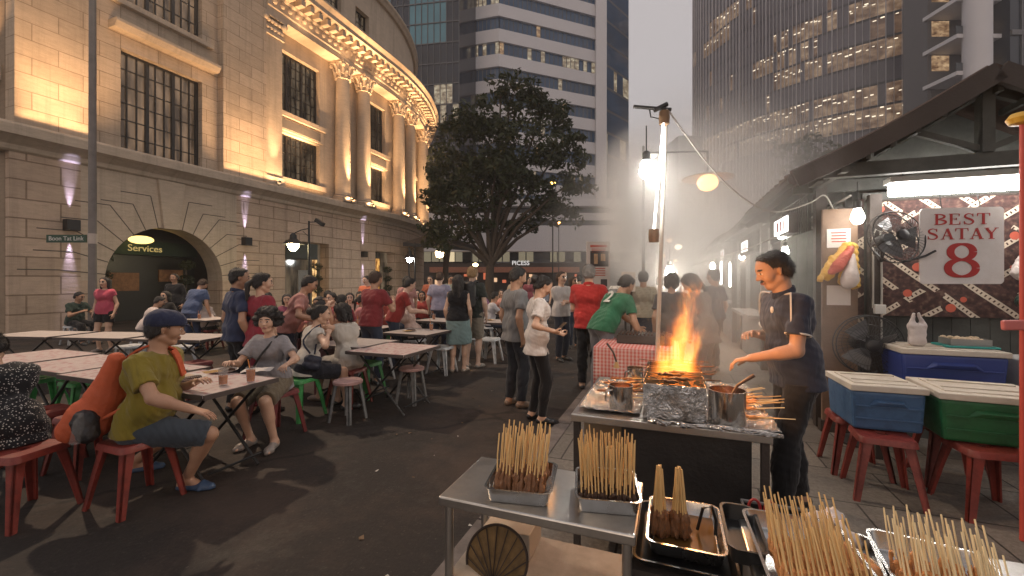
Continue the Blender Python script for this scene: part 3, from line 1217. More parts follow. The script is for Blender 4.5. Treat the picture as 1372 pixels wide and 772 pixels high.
def stone(name, base, bw, rh, mort, depth, var=.25):
 m = bpy.data.materials.new(name)
 t = NT(m)
 out = t.n('ShaderNodeOutputMaterial')
 b = t.n('ShaderNodeBsdfPrincipled', i_Roughness=.85)
 b.inputs['Specular IOR Level'].default_value = .2
 t.l(b.outputs[0], out.inputs[0])
 tc = t.n('ShaderNodeTexCoord')
 uv, co = tc.outputs['UV'], tc.outputs['Object']
 n1 = t.n('ShaderNodeTexNoise', i_Scale=1.4, i_Detail=7.0, i_Roughness=.65)
 t.l(co, n1.inputs['Vector'])
 mp = t.n('ShaderNodeMapping', i_Scale=(1, 1, 5))
 t.l(co, mp.inputs[0])
 n2 = t.n('ShaderNodeTexNoise', i_Scale=2.6, i_Detail=8.0, i_Roughness=.75)
 t.l(mp.outputs[0], n2.inputs['Vector'])
 c = t.mix(n1.outputs[0], tuple(x * (1 - var) for x in base), tuple(x * (1 + var) for x in base))
 c = t.mix(t.ramp(n2.outputs[0], [(.42, 0.0), (.7, .5)]), c, tuple(x * .62 for x in base))
 h = n2.outputs[0]
 # rain streaks under the ledges
 mp2 = t.n('ShaderNodeMapping', i_Scale=(3.0, .12, 1))
 t.l(uv, mp2.inputs[0])
 n3 = t.n('ShaderNodeTexNoise', i_Scale=1.0, i_Detail=6.0, i_Roughness=.7)
 t.l(mp2.outputs[0], n3.inputs['Vector'])
 c = t.mix(t.ramp(n3.outputs[0], [(.5, 0.0), (.75, .55)]), c, tuple(x * .45 for x in base))
 if bw:
  br = t.n('ShaderNodeTexBrick', offset=.5, i_Scale=1.0)
  br.inputs['Brick Width'].default_value = bw
  br.inputs['Row Height'].default_value = rh
  br.inputs['Mortar Size'].default_value = mort
  br.inputs['Mortar Smooth'].default_value = .25
  br.inputs['Bias'].default_value = 0.0
  br.inputs['Color1'].default_value = (.88, .87, .85, 1)
  br.inputs['Color2'].default_value = (1.06, 1.05, 1.04, 1)
  br.inputs['Mortar'].default_value = (.55, .52, .48, 1)
  t.l(uv, br.inputs['Vector'])
  c = t.mix(1.0, c, br.outputs[0], 'MULTIPLY')
  h = t.math('ADD', t.math('MULTIPLY', br.outputs['Fac'], -2.5), t.math('MULTIPLY', n2.outputs[0], .5))
 t.l(c, b.inputs['Base Color'])
 bp = t.n('ShaderNodeBump', i_Strength=.6, i_Distance=depth)
 t.l(h, bp.inputs['Height'])
 t.l(bp.outputs[0], b.inputs['Normal'])
 return m


ST_LOW = stone('stone_rusticated', (.58, .44, .335), 1.5, .56, .022, .05)
ST_ASH = stone('stone_ashlar', (.56, .45, .345), 1.15, .50, .010, .025)
ST_PLN = stone('stone_plain', (.56, .455, .35), 0, 0, 0, .012)
FRAME = pm('bronze_frame', (.02, .018, .016), .45, var=.1)


def win_glass(name, warm, lo, hi):
 m = bpy.data.materials.new(name)
 t = NT(m)
 out = t.n('ShaderNodeOutputMaterial')
 b = t.n('ShaderNodeBsdfPrincipled', i_Roughness=.08)
 b.inputs['Base Color'].default_value = (.012, .013, .015, 1)
 co = t.n('ShaderNodeTexCoord').outputs['Object']
 mp = t.n('ShaderNodeMapping', i_Scale=(2.2, 2.2, .5))
 t.l(co, mp.inputs[0])
 nz = t.n('ShaderNodeTexNoise', i_Scale=1.3, i_Detail=3.0)
 t.l(mp.outputs[0], nz.inputs['Vector'])
 f = t.ramp(nz.outputs[0], [(.38, lo), (.7, hi)])
 b.inputs['Emission Color'].default_value = (*warm, 1)
 t.l(f, b.inputs['Emission Strength'])
 t.l(b.outputs[0], out.inputs[0])
 m.cycles.emission_sampling = 'NONE'
 return m


GL_DIM = win_glass('window_glass_dim', (1, .72, .45), .004, .10)
GL_CURT = win_glass('window_glass_curtain', (1, .62, .36), .03, .17)

bld = thing('stone_building', 'curved classical stone building lit warm by uplights, tall columns and an arch', 'building', (0, 0, 0))
T_END = 31.0
Z_L0, Z_L1 = 5.25, 6.0          # belt ledge
Z_CAP = 13.9

# ground floor with its arch and two shop openings
arch_t, arch_r, spring = 3.82, 1.98, 1.55
o2 = (t_at(382), t_at(441), 3.55)
o3 = (t_at(503), t_at(530), 3.45)
b = MB()
ends = [(-.35, arch_t - 2.6), (arch_t + 2.6, o2[0]), (o2[1], o3[0]), (o3[1], T_END)]
for t0, t1 in ends:
 fbox(b, t0, t1, 0, Z_L0, -.9, 0)
for o in (o2, o3):
 fbox(b, o[0], o[1], o[2], Z_L0, -.9, 0)
# arch bay: voussoirs run from the opening to a square outline
aw = 2.6
NA = 26
inner, outer = [], []
kc = math.atan2(Z_L0 - spring, aw)
angs = sorted([PI * i / NA for i in range(NA + 1)] + [kc, PI - kc], reverse=True)
NA = len(angs) - 1
for a in angs:
 inner.append((arch_t + arch_r * math.cos(a), spring + arch_r * math.sin(a)))
 ca, sa = math.cos(a), math.sin(a)
 top = Z_L0 - spring
 sc = min(aw / max(abs(ca), 1e-6), top / max(sa, 1e-6))
 outer.append((arch_t + sc * ca, spring + sc * sa))
for i in range(NA):
 p, q, r_, s_ = inner[i], inner[i + 1], outer[i + 1], outer[i]
 b.add([FA(x[0], x[1], 0) for x in (p, q, r_, s_)], [(0, 1, 2, 3)], 1, [(x[0] + .001, x[1]) for x in (p, q, r_, s_)])
 b.add([FA(p[0], p[1], 0), FA(p[0], p[1], -.9), FA(q[0], q[1], -.9), FA(q[0], q[1], 0)], [(0, 1, 2, 3)], 1, [(0, i * .24), (.9, i * .24), (.9, i * .24 + .24), (.001, i * .24 + .24)])
 b.add([FA(x[0], x[1], -.9) for x in (p, q, r_, s_)], [(3, 2, 1, 0)], 1, [(x[0] + .001, x[1]) for x in (p, q, r_, s_)])
for s in (-1, 1):
 a0, a1 = arch_t + s * arch_r, arch_t + s * aw
 fbox(b, min(a0, a1), max(a0, a1), 0, spring, -.9, 0)
# corners of the square outline
for s in (-1, 1):
 pass
# voussoir joints round the arch, part of the wall
for i in range(15):
 a = PI - PI * (i + .5) / 15
 if abs(a - PI / 2) < .13:
  continue
 r0, r1 = arch_r, arch_r + (.95 if i % 2 else 1.15)
 x0, z0, x1, z1 = arch_t + r0 * math.cos(a), spring + r0 * math.sin(a), arch_t + r1 * math.cos(a), spring + r1 * math.sin(a)
 b.bar(FA(x0, z0, .001), FA(x1, min(z1, Z_L0 - .05), .001), .03, .008, 2, up=(.936, -.35, 0))
 if i % 2 == 0 or True:
  zt = min(z1, Z_L0 - .06)
  b.bar(FA(x1, zt, .001), FA(x1 + (.9 if x1 > arch_t else -.9), zt, .001), .03, .008, 2, up=(.936, -.35, 0))
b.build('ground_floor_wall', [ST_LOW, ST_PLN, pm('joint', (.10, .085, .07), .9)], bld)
b = MB()
kt = arch_t
b.add([FA(kt - .26, spring + arch_r - .06, .10), FA(kt + .26, spring + arch_r - .06, .10), FA(kt + .46, Z_L0, .12), FA(kt - .46, Z_L0, .12),
       FA(kt - .26, spring + arch_r - .06, -.3), FA(kt + .26, spring + arch_r - .06, -.3), FA(kt + .46, Z_L0, -.1), FA(kt - .46, Z_L0, -.1)],
      [(0, 1, 2, 3), (4, 0, 3, 7), (1, 5, 6, 2), (4, 5, 1, 0)])
b.build('keystone', ST_PLN, bld, bevel=.02)

# back of the ground floor, behind the openings
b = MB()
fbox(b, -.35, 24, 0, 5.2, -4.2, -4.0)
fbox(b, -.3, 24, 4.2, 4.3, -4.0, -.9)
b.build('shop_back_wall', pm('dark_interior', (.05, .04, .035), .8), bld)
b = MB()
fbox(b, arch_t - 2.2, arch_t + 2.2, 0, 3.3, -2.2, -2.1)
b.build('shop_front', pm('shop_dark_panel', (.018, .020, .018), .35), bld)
b = MB()
fbox(b, arch_t - 2.1, arch_t + 2.1, 2.55, 3.1, -2.1, -1.75)
aw1 = b.build('awning', pm('awning_green', (.012, .035, .022), .7), bld)
tx = text_obj('lettering', 'Services', .36, em('sign_glow_yellow', (1, .72, .25), .32, False), bld, FA(3.95, 2.80, -1.72), (PI / 2, 0, STREET + PI / 2), .01)
b = MB()
b.tube([FA(3.8, 3.75, -.95), FA(3.8, 3.75, -1.6)], .03)
lm = b.build('lamp_arm', FRAME, bld)
for (t0, t1, z0, z1) in ((2.9, 3.9, 1.15, 1.85), (4.6, 5.5, 1.5, 2.0)):
 b = MB()
 fbox(b, t0, t1, z0, z1, -2.1, -2.02)
 b.build('food_poster', pm('poster_food', (.26, .12, .05), .6, var=.5, vscale=9), bld)
b = MB()
b.sphere(FA(3.55, 3.10, -1.25), .26, 14, sc=(1.5, 1.5, .6))
b.build('globe_lamp', em('globe_warm', (1, .70, .22), 1.6), bld, smooth=60)

# shop in the second opening
b = MB()
fbox(b, o2[0], o2[1], 0, o2[2], -.75, -.65)
b.build('shop_glazing', GL_DIM, bld)
b = MB()
fbox(b, o2[0], o2[1] - .9, 2.65, 3.45, -.6, .08)
b.build('shop_fascia', pm('fascia_dark', (.025, .032, .026), .6), bld)
text_obj('lettering', 'Kitchen', .30, pm('lettering_grey', (.3, .3, .27), .6), bld, FA((o2[0] + o2[1]) / 2 - .4, 3.05, .095), (PI / 2, 0, STREET + PI / 2), .01) if False else None
b = MB()
fbox(b, o2[0] + 1.35, o2[0] + 2.1, .3, 2.1, -.64, -.6)
b.build('menu_panel', pm('panel_pale', (.28, .27, .25), .7), bld)
b = MB()
fbox(b, o2[1] - .55, o2[1] - .28, .3, 3.0, -.64, -.58)
b.build('light_strip', interior('shelf_glow', (1, .66, .28), 1.2, (6, 6, 3)), bld)
b = MB()
fbox(b, o3[0], o3[1], 0, o3[2], -.75, -.65)
b.build('shop_glazing', GL_DIM, bld)
b = MB()
fbox(b, o3[0] + .75, o3[0] + 1.25, .2, 3.0, -.64, -.58)
b.build('light_strip', interior('shelf_glow_gold', (1, .55, .15), .9, (6, 6, 2)), bld)

# belt ledge
b = MB()
prof = [(-.5, Z_L0), (.02, Z_L0), (.10, Z_L0 + .05), (.14, Z_L0 + .18), (.36, Z_L0 + .34), (.52, Z_L0 + .40), (.52, Z_L1 - .08), (.46, Z_L1), (-.5, Z_L1)]
fprofile(b, -.85, T_END, prof)
b.build('belt_ledge', ST_PLN, bld, smooth=25)

# upper front: two ashlar piers, a recessed window bay between them, then the colonnade
w1 = (t_at(163), t_at(272))
c0 = t_at(357)
TA = 15.2                                  # underside of the cornice

def wall_with_windows(b, t0, t1, z0, z1, d0, d1, wins, mi=0):
 """Solid front with rectangular holes (non-overlapping in t)."""
 cur = t0
 for a, c, hs in sorted(wins):
  if a > cur:
   fbox(b, cur, a, z0, z1, d0, d1, mi)
  zc = z0
  for h0, h1 in sorted(hs):
   if h0 > zc:
    fbox(b, a, c, zc, h0, d0, d1, mi)
   zc = h1
  if z1 > zc:
   fbox(b, a, c, zc, z1, d0, d1, mi)
  cur = c
 if cur < t1:
  fbox(b, cur, t1, z0, z1, d0, d1, mi)

cw = [(t_at(375), t_at(437)), (t_at(500), t_at(524)), (21.6, 23.2), (26.2, 28)]
b = MB()
wall_with_windows(b, w1[0] - .95, w1[1] + .62, Z_L1, 22, -.7, -.05, [(w1[0], w1[1], [(Z_L1 + .03, 9.55), (11.2, 15.2)])])
fbox(b, -.35, w1[0] - .95, Z_L1, 22, -.7, .30)
fbox(b, w1[1] + .62, c0 - .25, Z_L1, 22, -.7, .30)
# return wall at the left corner
v0 = FA(-.35, Z_L1, .30)
b.build('ashlar_wall', ST_ASH, bld)
b = MB()
wall_with_windows(b, c0 - .25, T_END, Z_L1, TA, -1.0, -.45, [(a, c, [(6.75, 8.95), (10.05, 13.05)]) for a, c in cw])
b.build('colonnade_wall', ST_PLN, bld)
for a, c in [w1]:
 b = MB()
 fprofile(b, a - .35, c + .45, [(-.3, 10.05), (.30, 10.05), (.42, 10.22), (.42, 10.32), (-.3, 10.32)])
 b.build('window_cornice', ST_PLN, bld)
 b = MB()
 fprofile(b, a - .3, c + .35, [(-.3, 11.0), (.14, 11.0), (.14, 11.18), (-.3, 11.18)])
 b.build('window_sill', ST_PLN, bld)
for a, c in cw:
 for z0, z1 in ((9.72, 9.95), (6.42, 6.68)):
  b = MB()
  fbox(b, a - .30, c + .30, z0, z1, -.5, -.26)
  b.build('window_sill', ST_PLN, bld)
 b = MB()
 fbox(b, a - .20, c + .20, 9.05, 9.68, -.5, -.37)
 o = b.build('spandrel', ST_PLN, bld)
 b = MB()
 fbox(b, a + .06, c - .06, 9.14, 9.58, -.5, -.33)
 b.build('spandrel_panel', pm('spandrel_grey', (.16, .14, .125), .7), o)


def fwindow(t0, t1, z0, z1, d, nc, nr, glass, heavy=()):
 b = MB()
 fw = .07
 fbox(b, t0, t1, z0, z0 + fw, d, d + .09)
 fbox(b, t0, t1, z1 - fw, z1, d, d + .09)
 for i in range(nc + 1):
  w = .055 if i in heavy or i in (0, nc) else .020
  t = lerp(t0 + w, t1 - w, i / nc)
  fbox(b, t - w, t + w, z0 + .071, z1 - .071, d + .003, d + (.1 if w > .03 else .06))
 for j in range(1, nr):
  z = lerp(z0, z1, j / nr)
  fbox(b, t0 + .05, t1 - .05, z - .017, z + .017, d + .012, d + .05)
 o = b.build('window', FRAME, bld)
 b = MB()
 fbox(b, t0 + .01, t1 - .01, z0 + .01, z1 - .01, d - .03, d + .006)
 b.build('pane', glass, o)


fwindow(w1[0], w1[1], Z_L1 + .03, 9.55, -.38, 9, 6, GL_CURT, (3, 6))
fwindow(w1[0], w1[1], 11.2, 15.2, -.38, 9, 6, GL_CURT, (3, 6))
for i, (a, c) in enumerate(cw):
 fwindow(a, c, 6.75, 8.95, -.80, 9, 5, GL_DIM, (3, 6))
 fwindow(a, c, 10.05, 13.05, -.80, 9, 6, GL_DIM, (3, 6))

# columns: shaft with entasis, base and leafy capital; a flat pilaster at the end of the wall
cols = [t_at(459), t_at(487), t_at(534), t_at(549), 24.0, 25.4]
Mf = Matrix.Identity(3)
for i, t in enumerate(cols):
 c = FA(t, 0, .02)
 b = MB()
 prof = [(.44, Z_L1 + .42)]
 for j in range(9):
  f = j / 8
  prof.append((.43 - .065 * f ** 1.6, lerp(Z_L1 + .46, 13.0, f)))
 b.lathe(prof, 24, (c.x, c.y, 0))
 col = b.build('column', ST_PLN, bld, smooth=40)
 b = MB()
 b.box((c.x, c.y, Z_L1 + .11), (1.06, 1.06, .21), -TH0)
 b.lathe([(.54, Z_L1 + .215), (.56, Z_L1 + .27), (.53, Z_L1 + .32), (.47, Z_L1 + .33), (.46, Z_L1 + .37), (.50, Z_L1 + .39), (.47, Z_L1 + .44)], 24, (c.x, c.y, 0))
 b.build('column_base', ST_PLN, col, smooth=30)
 b = MB()
 b.lathe([(.38, 12.98), (.43, 13.0), (.43, 13.05), (.37, 13.08), (.40, 13.35), (.52, 13.72), (.55, 13.78)], 24, (c.x, c.y, 0))
 for ring, (n, z0, z1, r0, r1) in enumerate(((8, 13.08, 13.42, .40, .56), (8, 13.25, 13.72, .42, .62))):
  for q in range(n):
   a = 2 * PI * (q + .5 * ring) / n
   ca, sa = math.cos(a), math.sin(a)
   b.tube([(c.x + ca * r0, c.y + sa * r0, z0), (c.x + ca * (r0 + .04), c.y + sa * (r0 + .04), lerp(z0, z1, .6)), (c.x + ca * r1, c.y + sa * r1, z1), (c.x + ca * (r1 + .03), c.y + sa * (r1 + .03), z1 - .08)], [.09, .085, .06, .03], 6)
 for q in range(4):
  a = PI / 4 + PI / 2 * q - TH0
  ca, sa = math.cos(a), math.sin(a)
  b.sphere((c.x + ca * .62, c.y + sa * .62, 13.70), .13, 10)
 b.box((c.x, c.y, 13.84), (1.12, 1.12, .12), -TH0)
 b.build('capital', ST_PLN, col, smooth=40)
b = MB()
fbox(b, c0 - .22, c0 + .72, Z_L1 + .42, 13.0, -.5, .16)
fbox(b, c0 - .30, c0 + .80, Z_L1, Z_L1 + .42, -.5, .26)
pil = b.build('pilaster', ST_PLN, bld, bevel=.015)
b = MB()
fbox(b, c0 - .30, c0 + .80, 13.0, 13.12, -.5, .24)
fbox(b, c0 - .22, c0 + .72, 13.12, 13.75, -.5, .20)
for q in range(5):
 for z, o_ in ((13.3, .25), (13.6, .32)):
  b.sphere(FA(c0 - .12 + q * .19, z, o_ - .05), .10, 8)
for s in (-.26, .76):
 b.sphere(FA(c0 + s, 13.68, .26), .15, 10)
fbox(b, c0 - .34, c0 + .84, 13.77, 13.9, -.5, .36)
b.build('capital', ST_PLN, pil, smooth=35)

# entablature and the big bracketed cornice
b = MB()
fprofile(b, c0 - .25, T_END, [(-1.0, 13.9), (.34, 13.9), (.34, 14.2), (.40, 14.24), (.40, 14.75), (.52, 14.82), (.52, 15.1), (1.10, 15.22), (1.10, 15.42), (1.28, 15.62), (1.28, 15.72), (-1.0, 15.95)])
t = c0
while t < T_END - 1:
 fbox(b, t, t + .24, 14.84, 15.12, .50, .98, seg=1)
 t += .55
t = c0 + .1
rnd = random.Random(4)
while t < T_END - 1:
 p = FA(t, 14.5, .42)
 b.sphere(p, .12, 8, sc=(1, 1, .9))
 b.sphere(p + Vector((0, 0, .14)), .07, 8)
 t += .42
b.build('cornice', ST_PLN, bld, smooth=30)
# attic storey, set back
b = MB()
at = [(t_at(407), t_at(407) + 1.25), (t_at(452), t_at(452) + 1.3), (t_at(492), t_at(492) + 1.3)]
wall_with_windows(b, c0 - .25, T_END, 15.9, 20.4, -1.6, -.9, [(a, c, [(16.9, 18.8)]) for a, c in at])
b.build('attic_wall', ST_PLN, bld)
for a, c in at:
 fwindow(a, c, 16.9, 18.8, -1.3, 3, 3, GL_DIM)
b = MB()
fprofile(b, c0 - .3, T_END, [(-2.0, 20.4), (-.72, 20.4), (-.6, 20.6), (-.5, 20.7), (-.5, 20.85), (-2, 20.95)])
b.build('attic_coping', ST_PLN, bld)
b = MB()
fbox(b, -.35, T_END, 20.95, 22.6, -6.0, -3.0)
fbox(b, -.3, T_END - .1, .05, 20.9, -9.0, -4.4)
b.build('roof_block', pm('roof_grey', (.09, .085, .08), .9), bld)
# left return: a recessed wing with a lit ledge
b = MB()
for z0, z1, m in ((0, 22, 0),):
 p = FA(-.36, 0, .0)
 q = [p - N2 * .2 - S2 * .0, p - N2 * 14 - S2 * .0]
 b.bar(q[0] + Vector((0, 0, 11)) + S2 * .5, q[1] + Vector((0, 0, 11)) + S2 * .5, 1.0, 22)
b.build('return_wall', ST_ASH, bld)
b = MB()
p = FA(-.4, 0, 0)
b.bar(p - S2 * .2 - N2 * .4 + Vector((0, 0, 7.55)), p - S2 * .2 - N2 * 9 + Vector((0, 0, 7.55)), .9, .45)
b.build('return_ledge', ST_PLN, bld)
# wall-mounted cube lights, up-and-down
for px in (93, 328, 486, 510):
 t = t_at(px)
 z = 3.28 if px < 400 else 3.15
 if px == 510:
  continue
 b = MB()
 fbox(b, t - .16, t + .16, z - .17, z + .17, .0, .26)
 b.build('cube_light', pm('cube_black', (.012, .012, .014), .4), bld, bevel=.01)
 spot('wall_light_up', FA(t, z + .19, .10), FA(t, z + 1.35, .0), 300, (.60, .58, 1.0), 19, 1.0, .015)
 spot('wall_light_down', FA(t, z - .19, .10), FA(t, z - 1.35, .0), 300, (.60, .58, 1.0), 19, 1.0, .015)

# floodlights on the ledge that wash the upper front
WARM = (1, .60, .30)


def flood(t, d, z):
 p = FA(t, z, d)
 b = MB()
 b.box((0, 0, .05), (.20, .12, .10))
 b.bar((0, 0, -.1), (0, 0, .0), .05)
 b.build('floodlight', pm('flood_body', (.03, .03, .03), .5), bld, loc=p, rz=-TH0)


def strip(t0, t1, d, wall, watts, spread=110, tz=10.0):
 tm = (t0 + t1) / 2
 area('ledge_strip', FA(tm, Z_L1 + .06, d), FA(tm, tz, wall), watts, WARM, t1 - t0, .06, spread, TH0 if tm < T_ARC else TH0 - (tm - T_ARC) / R_ARC)


strip(-.3, w1[0] - 1.0, .50, .25, 15)
strip(w1[1] + .66, c0 - .3, .50, .25, 16)
for t in (.1, .9, w1[1] + 1.0, w1[1] + 2.2):
 spot('uplight', FA(t, Z_L1 + .0, 1.7), FA(t, 11.5, .30), 300, WARM, 120, 1.0, .5)
for i, t in enumerate(cols):
 flood(t, .66, Z_L1 + .1)
 strip(t - .32, t + .32, .64, .25, 14, 120)
 spot('uplight', FA(t, Z_L1 + .2, .78), FA(t, 13.2, .45), 6200, WARM, 32, 1.0, .06)
flood(c0 + .25, .48, Z_L1 + .1)
strip(c0 - .2, c0 + .7, .50, .15, 22)
spot('uplight', FA(c0 + .25, Z_L1 + .2, .50), FA(c0 + .25, 13.4, .25), 2200, WARM, 36, 1.0, .06)
for a, c in cw[:3]:
 strip(a - .1, c + .1, .20, -.45, 42, 130)
 spot('uplight', FA((a + c) / 2, Z_L1 + .2, .45), FA((a + c) / 2, 12.8, -.35), 2300, WARM, 60, 1.0, .06)
for t in (9.5, 12.5, 15.5, 18, 20.5, 22.5):
 spot('cornice_wash', FA(t, 13.95, .95), FA(t, 15.5, .55), 26, WARM, 150, .9, .2)
spot('return_wash', FA(-.4, 7.9, 0) - N2 * 1.2 - S2 * .5, FA(-.4, 12, 0) - N2 * 1.2, 260, WARM, 100, .8, .1)
# ------------------------------------------------------------------ towers
WHITE_PANEL = pm('tower_white_panel', (.62, .60, .61), .6, var=.06, vscale=.2)
BLUE_GLASS = pm('tower_blue_glass', (.03, .075, .15), .08, var=.5, vscale=.12, spec=.6)
DARK_GLASS = pm('tower_dark_glass', (.022, .028, .040), .14, var=.5, vscale=.12)
LIT_A = interior('tower_lit_pale', (.95, .84, .6), .40)
LIT_B = interior('tower_lit_warm', (1, .68, .38), .42)
LIT_C = em('tower_lit_bright', (1, .80, .50), .95, False)
MULL = pm('mullion_grey', (.10, .10, .11), .5)


def strip_wall(b, a, c, z0, z1, mi, nb=1, lit=None, rnd=None):
 """Vertical quad strip from plan point a to c, split into nb bays; lit maps bay -> material index."""
 for i in range(nb):
  p, q = lerp(a, c, i / nb), lerp(a, c, (i + 1) / nb)
  k = mi if lit is None else lit(i)
  b.add([(p.x, p.y, z0), (q.x, q.y, z0), (q.x, q.y, z1), (p.x, p.y, z1)], [(0, 1, 2, 3)], k)


# banded white tower in the centre
tw = thing('office_tower', 'white banded office tower with dark ribbon windows rising behind the tree', 'building')
A, Cn, B, B2 = Vector((-10.7, 82.3, 0)), Vector((-2.5, 80, 0)), Vector((17.6, 88, 0)), Vector((26.0, 95.5, 0))
A2 = Vector((-22, 104, 0))
rnd = random.Random(11)
FH = 4.75
cen = Vector((2, 110, 0))


def out(p, d):
 v = (p - cen).normalized()
 return p + v * d


z = 13.4
litrow = {1: (.1, .1), 3: (.3, .08), 8: (.8, .02), 4: (.1, .1), 6: (.3, .6), 10: (.05, .3), 2: (.1, .15)}
k = 0
while z < 78:
 bands, glass, mul = MB(), MB(), MB()
 mul = glass
 for (p, q, nb) in ((A2, A, 6), (A, Cn, 10), (Cn, B, 22)):
  pi, qi = out(p, -.55), out(q, -.55)
  left = nb == 10
  pr = litrow.get(k, (.05, .04))[0 if left else 1]
  strip_wall(glass, pi, qi, z + 2.35, z + FH, 0, nb, lambda i: (1 if rnd.random() < pr * .8 else (2 if rnd.random() < .03 else 0)))
  for i in range(nb + 1):
   m_ = lerp(pi, qi, i / nb)
   mul.box((m_.x, m_.y, z + 3.55), (.14, .14, 2.4), mi=3)
 ring = [A2, A, Cn, B, out(B, -14), out(A2, -10)]
 n = len(ring)
 vs = [(p.x, p.y, z) for p in ring] + [(p.x, p.y, z + 2.35) for p in ring]
 bands.add(vs, [(i, (i + 1) % n, n + (i + 1) % n, n + i) for i in range(n)] + [tuple(range(n - 1, -1, -1)), tuple(range(n, 2 * n))])
 z += FH
 k += 1
 bands.build('white_band', WHITE_PANEL, tw)
 glass.build('ribbon_window', [BLUE_GLASS, LIT_A, LIT_B, MULL], tw)
b = MB()
b.box((16.4 + 1.9, 88.2, 40), (2.2, 2.2, 80))
b.build('corner_pier', WHITE_PANEL, tw)
g = MB()
for j in range(17):
 z0 = 4.75 * j
 strip_wall(g, Vector((19.4, 89.5, 0)), Vector((26.6, 97, 0)), z0, z0 + 4.2, 0, 8, lambda i: 1 if (rnd.random() < (.45 if j in (6, 9) else .03)) else 0)
 strip_wall(g, Vector((19.4, 89.5, 0)), Vector((26.6, 97, 0)), z0 + 4.2, z0 + 4.75, 2, 1)
 strip_wall(g, Vector((26.6, 97, 0)), Vector((24, 110, 0)), z0, z0 + 4.75, 0, 4)
g.build('glass_wing', [BLUE_GLASS, LIT_A, MULL], tw)
# podium with a pale fascia, shop lights and a red canopy
pod = thing('shopping_podium', 'low podium with a pale fascia and lit shopfronts behind the diners', 'building')
for q_ in (((-3, 66, 7.4), (46, 14, 3.6)), ((-3, 65, 12.4), (44, 12, 1.0)), ((-3, 65.5, 10.6), (43, 11, 1.0))):
 b = MB()
 b.box(*q_)
 b.build('fascia', WHITE_PANEL, pod)
b = MB()
b.box((-3, 67, 8.6), (45, 13, 8.2))
b.build('core', DARK_GLASS, pod)
for i in range(40):
 x = -25 + i * 1.1
 if rnd.random() < .6:
  b = MB()
  b.box((x, 59.35, 4.85), (.95, .1, 1.35))
  b.build('window', em('podium_lit', (.85, .72, .48), .16, False) if rnd.random() < .8 else em('podium_bright', (1, .80, .5), .5, False), pod)
b = MB()
b.box((-3, 66, 2.0), (46, 13, 4.0))
b.build('shop_wall', pm('shop_wall_dark', (.05, .038, .032), .7), pod)
b = MB()
b.box((-1, 58.0, 3.0), (20, 2.6, .7))
b.build('canopy', pm('canopy_red', (.42, .17, .10), .7, var=.3), pod)
for i in range(16):
 b = MB()
 b.box((-10 + i * 1.25 + rnd.uniform(-.3, .3), 59.3, rnd.uniform(1.2, 2.3)), (rnd.uniform(.3, 1.0), .08, rnd.uniform(.3, 1.0)))
 b.build('shop_window', em('shop_red_glow', (1, .25, .12), .4, False) if i % 2 else em('shop_glow', (1, .62, .36), .6, False), pod)
text_obj('lettering', 'PICESS', .85, em('sign_white', (1, .95, .92), .6, False), pod, (1.2, 58.9, 3.95), (PI / 2, 0, 0), .02)

# dark blue glass block on the left of it
gb = thing('glass_office_block', 'dark blue glass office block with a few lit floors above the stone building', 'building')
g, mu = MB(), MB()
A, B = Vector((-36, 92, 0)), Vector((-10.9, 86, 0))
A, B = Vector((-34, 78, 0)), Vector((-9.2, 74, 0))
for j in range(22):
 z0 = 3.6 * j
 lit = {8: .5, 9: .75, 7: .1, 12: .1, 15: .3}.get(j, .02)
 strip_wall(g, A, B, z0, z0 + 3.5, 0, 22, lambda i: 1 if rnd.random() < lit and i > 12 else (2 if j > 11 and (i + j // 3) % 9 < 6 else 0))
 mu.bar(A + Vector((0, -.08, z0 + 3.55)), B + Vector((0, -.08, z0 + 3.55)), .16, .18)
 strip_wall(g, B, B + Vector((5, 16, 0)), z0, z0 + 3.6, 0, 6)
for i in range(23):
 p = lerp(A, B, i / 22)
 mu.box((p.x, p.y - .1, 39), (.12, .16, 78))
g.build('curtain_wall', [pm('block_navy_glass', (.012, .018, .032), .12, var=.4, vscale=.15), LIT_A, pm('block_teal_glass', (.10, .25, .31), .08, var=.3, vscale=.15)], gb)
mu.build('mullion_grid', MULL, gb)
b = MB()
b.prism([(A.x, A.y + .3), (B.x, B.y + .3), (B.x + 5, B.y + 16), (A.x + 3, A.y + 20)], 0, 79)
b.build('core', pm('block_core', (.03, .03, .035), .7), gb)

# curved tower on the right
ct = thing('curved_glass_tower', 'curved glass tower with pale vertical fins and warm lit floors', 'building')
ctrl = [Vector((50.8, 119, 0)), Vector((54.2, 104, 0)), Vector((59.5, 94, 0)), Vector((66.5, 85.5, 0)), Vector((77.2, 76.6, 0)), Vector((88, 72, 0))]


def cat(ps, n):
 r = []
 for i in range(len(ps) - 1):
  p0, p1, p2, p3 = ps[max(i - 1, 0)], ps[i], ps[i + 1], ps[min(i + 2, len(ps) - 1)]
  for j in range(n):
   t = j / n
   r.append(.5 * ((2 * p1) + (p2 - p0) * t + (2 * p0 - 5 * p1 + 4 * p2 - p3) * t * t + (3 * p1 - p0 - 3 * p2 + p3) * t ** 3))
 r.append(ps[-1])
 return r


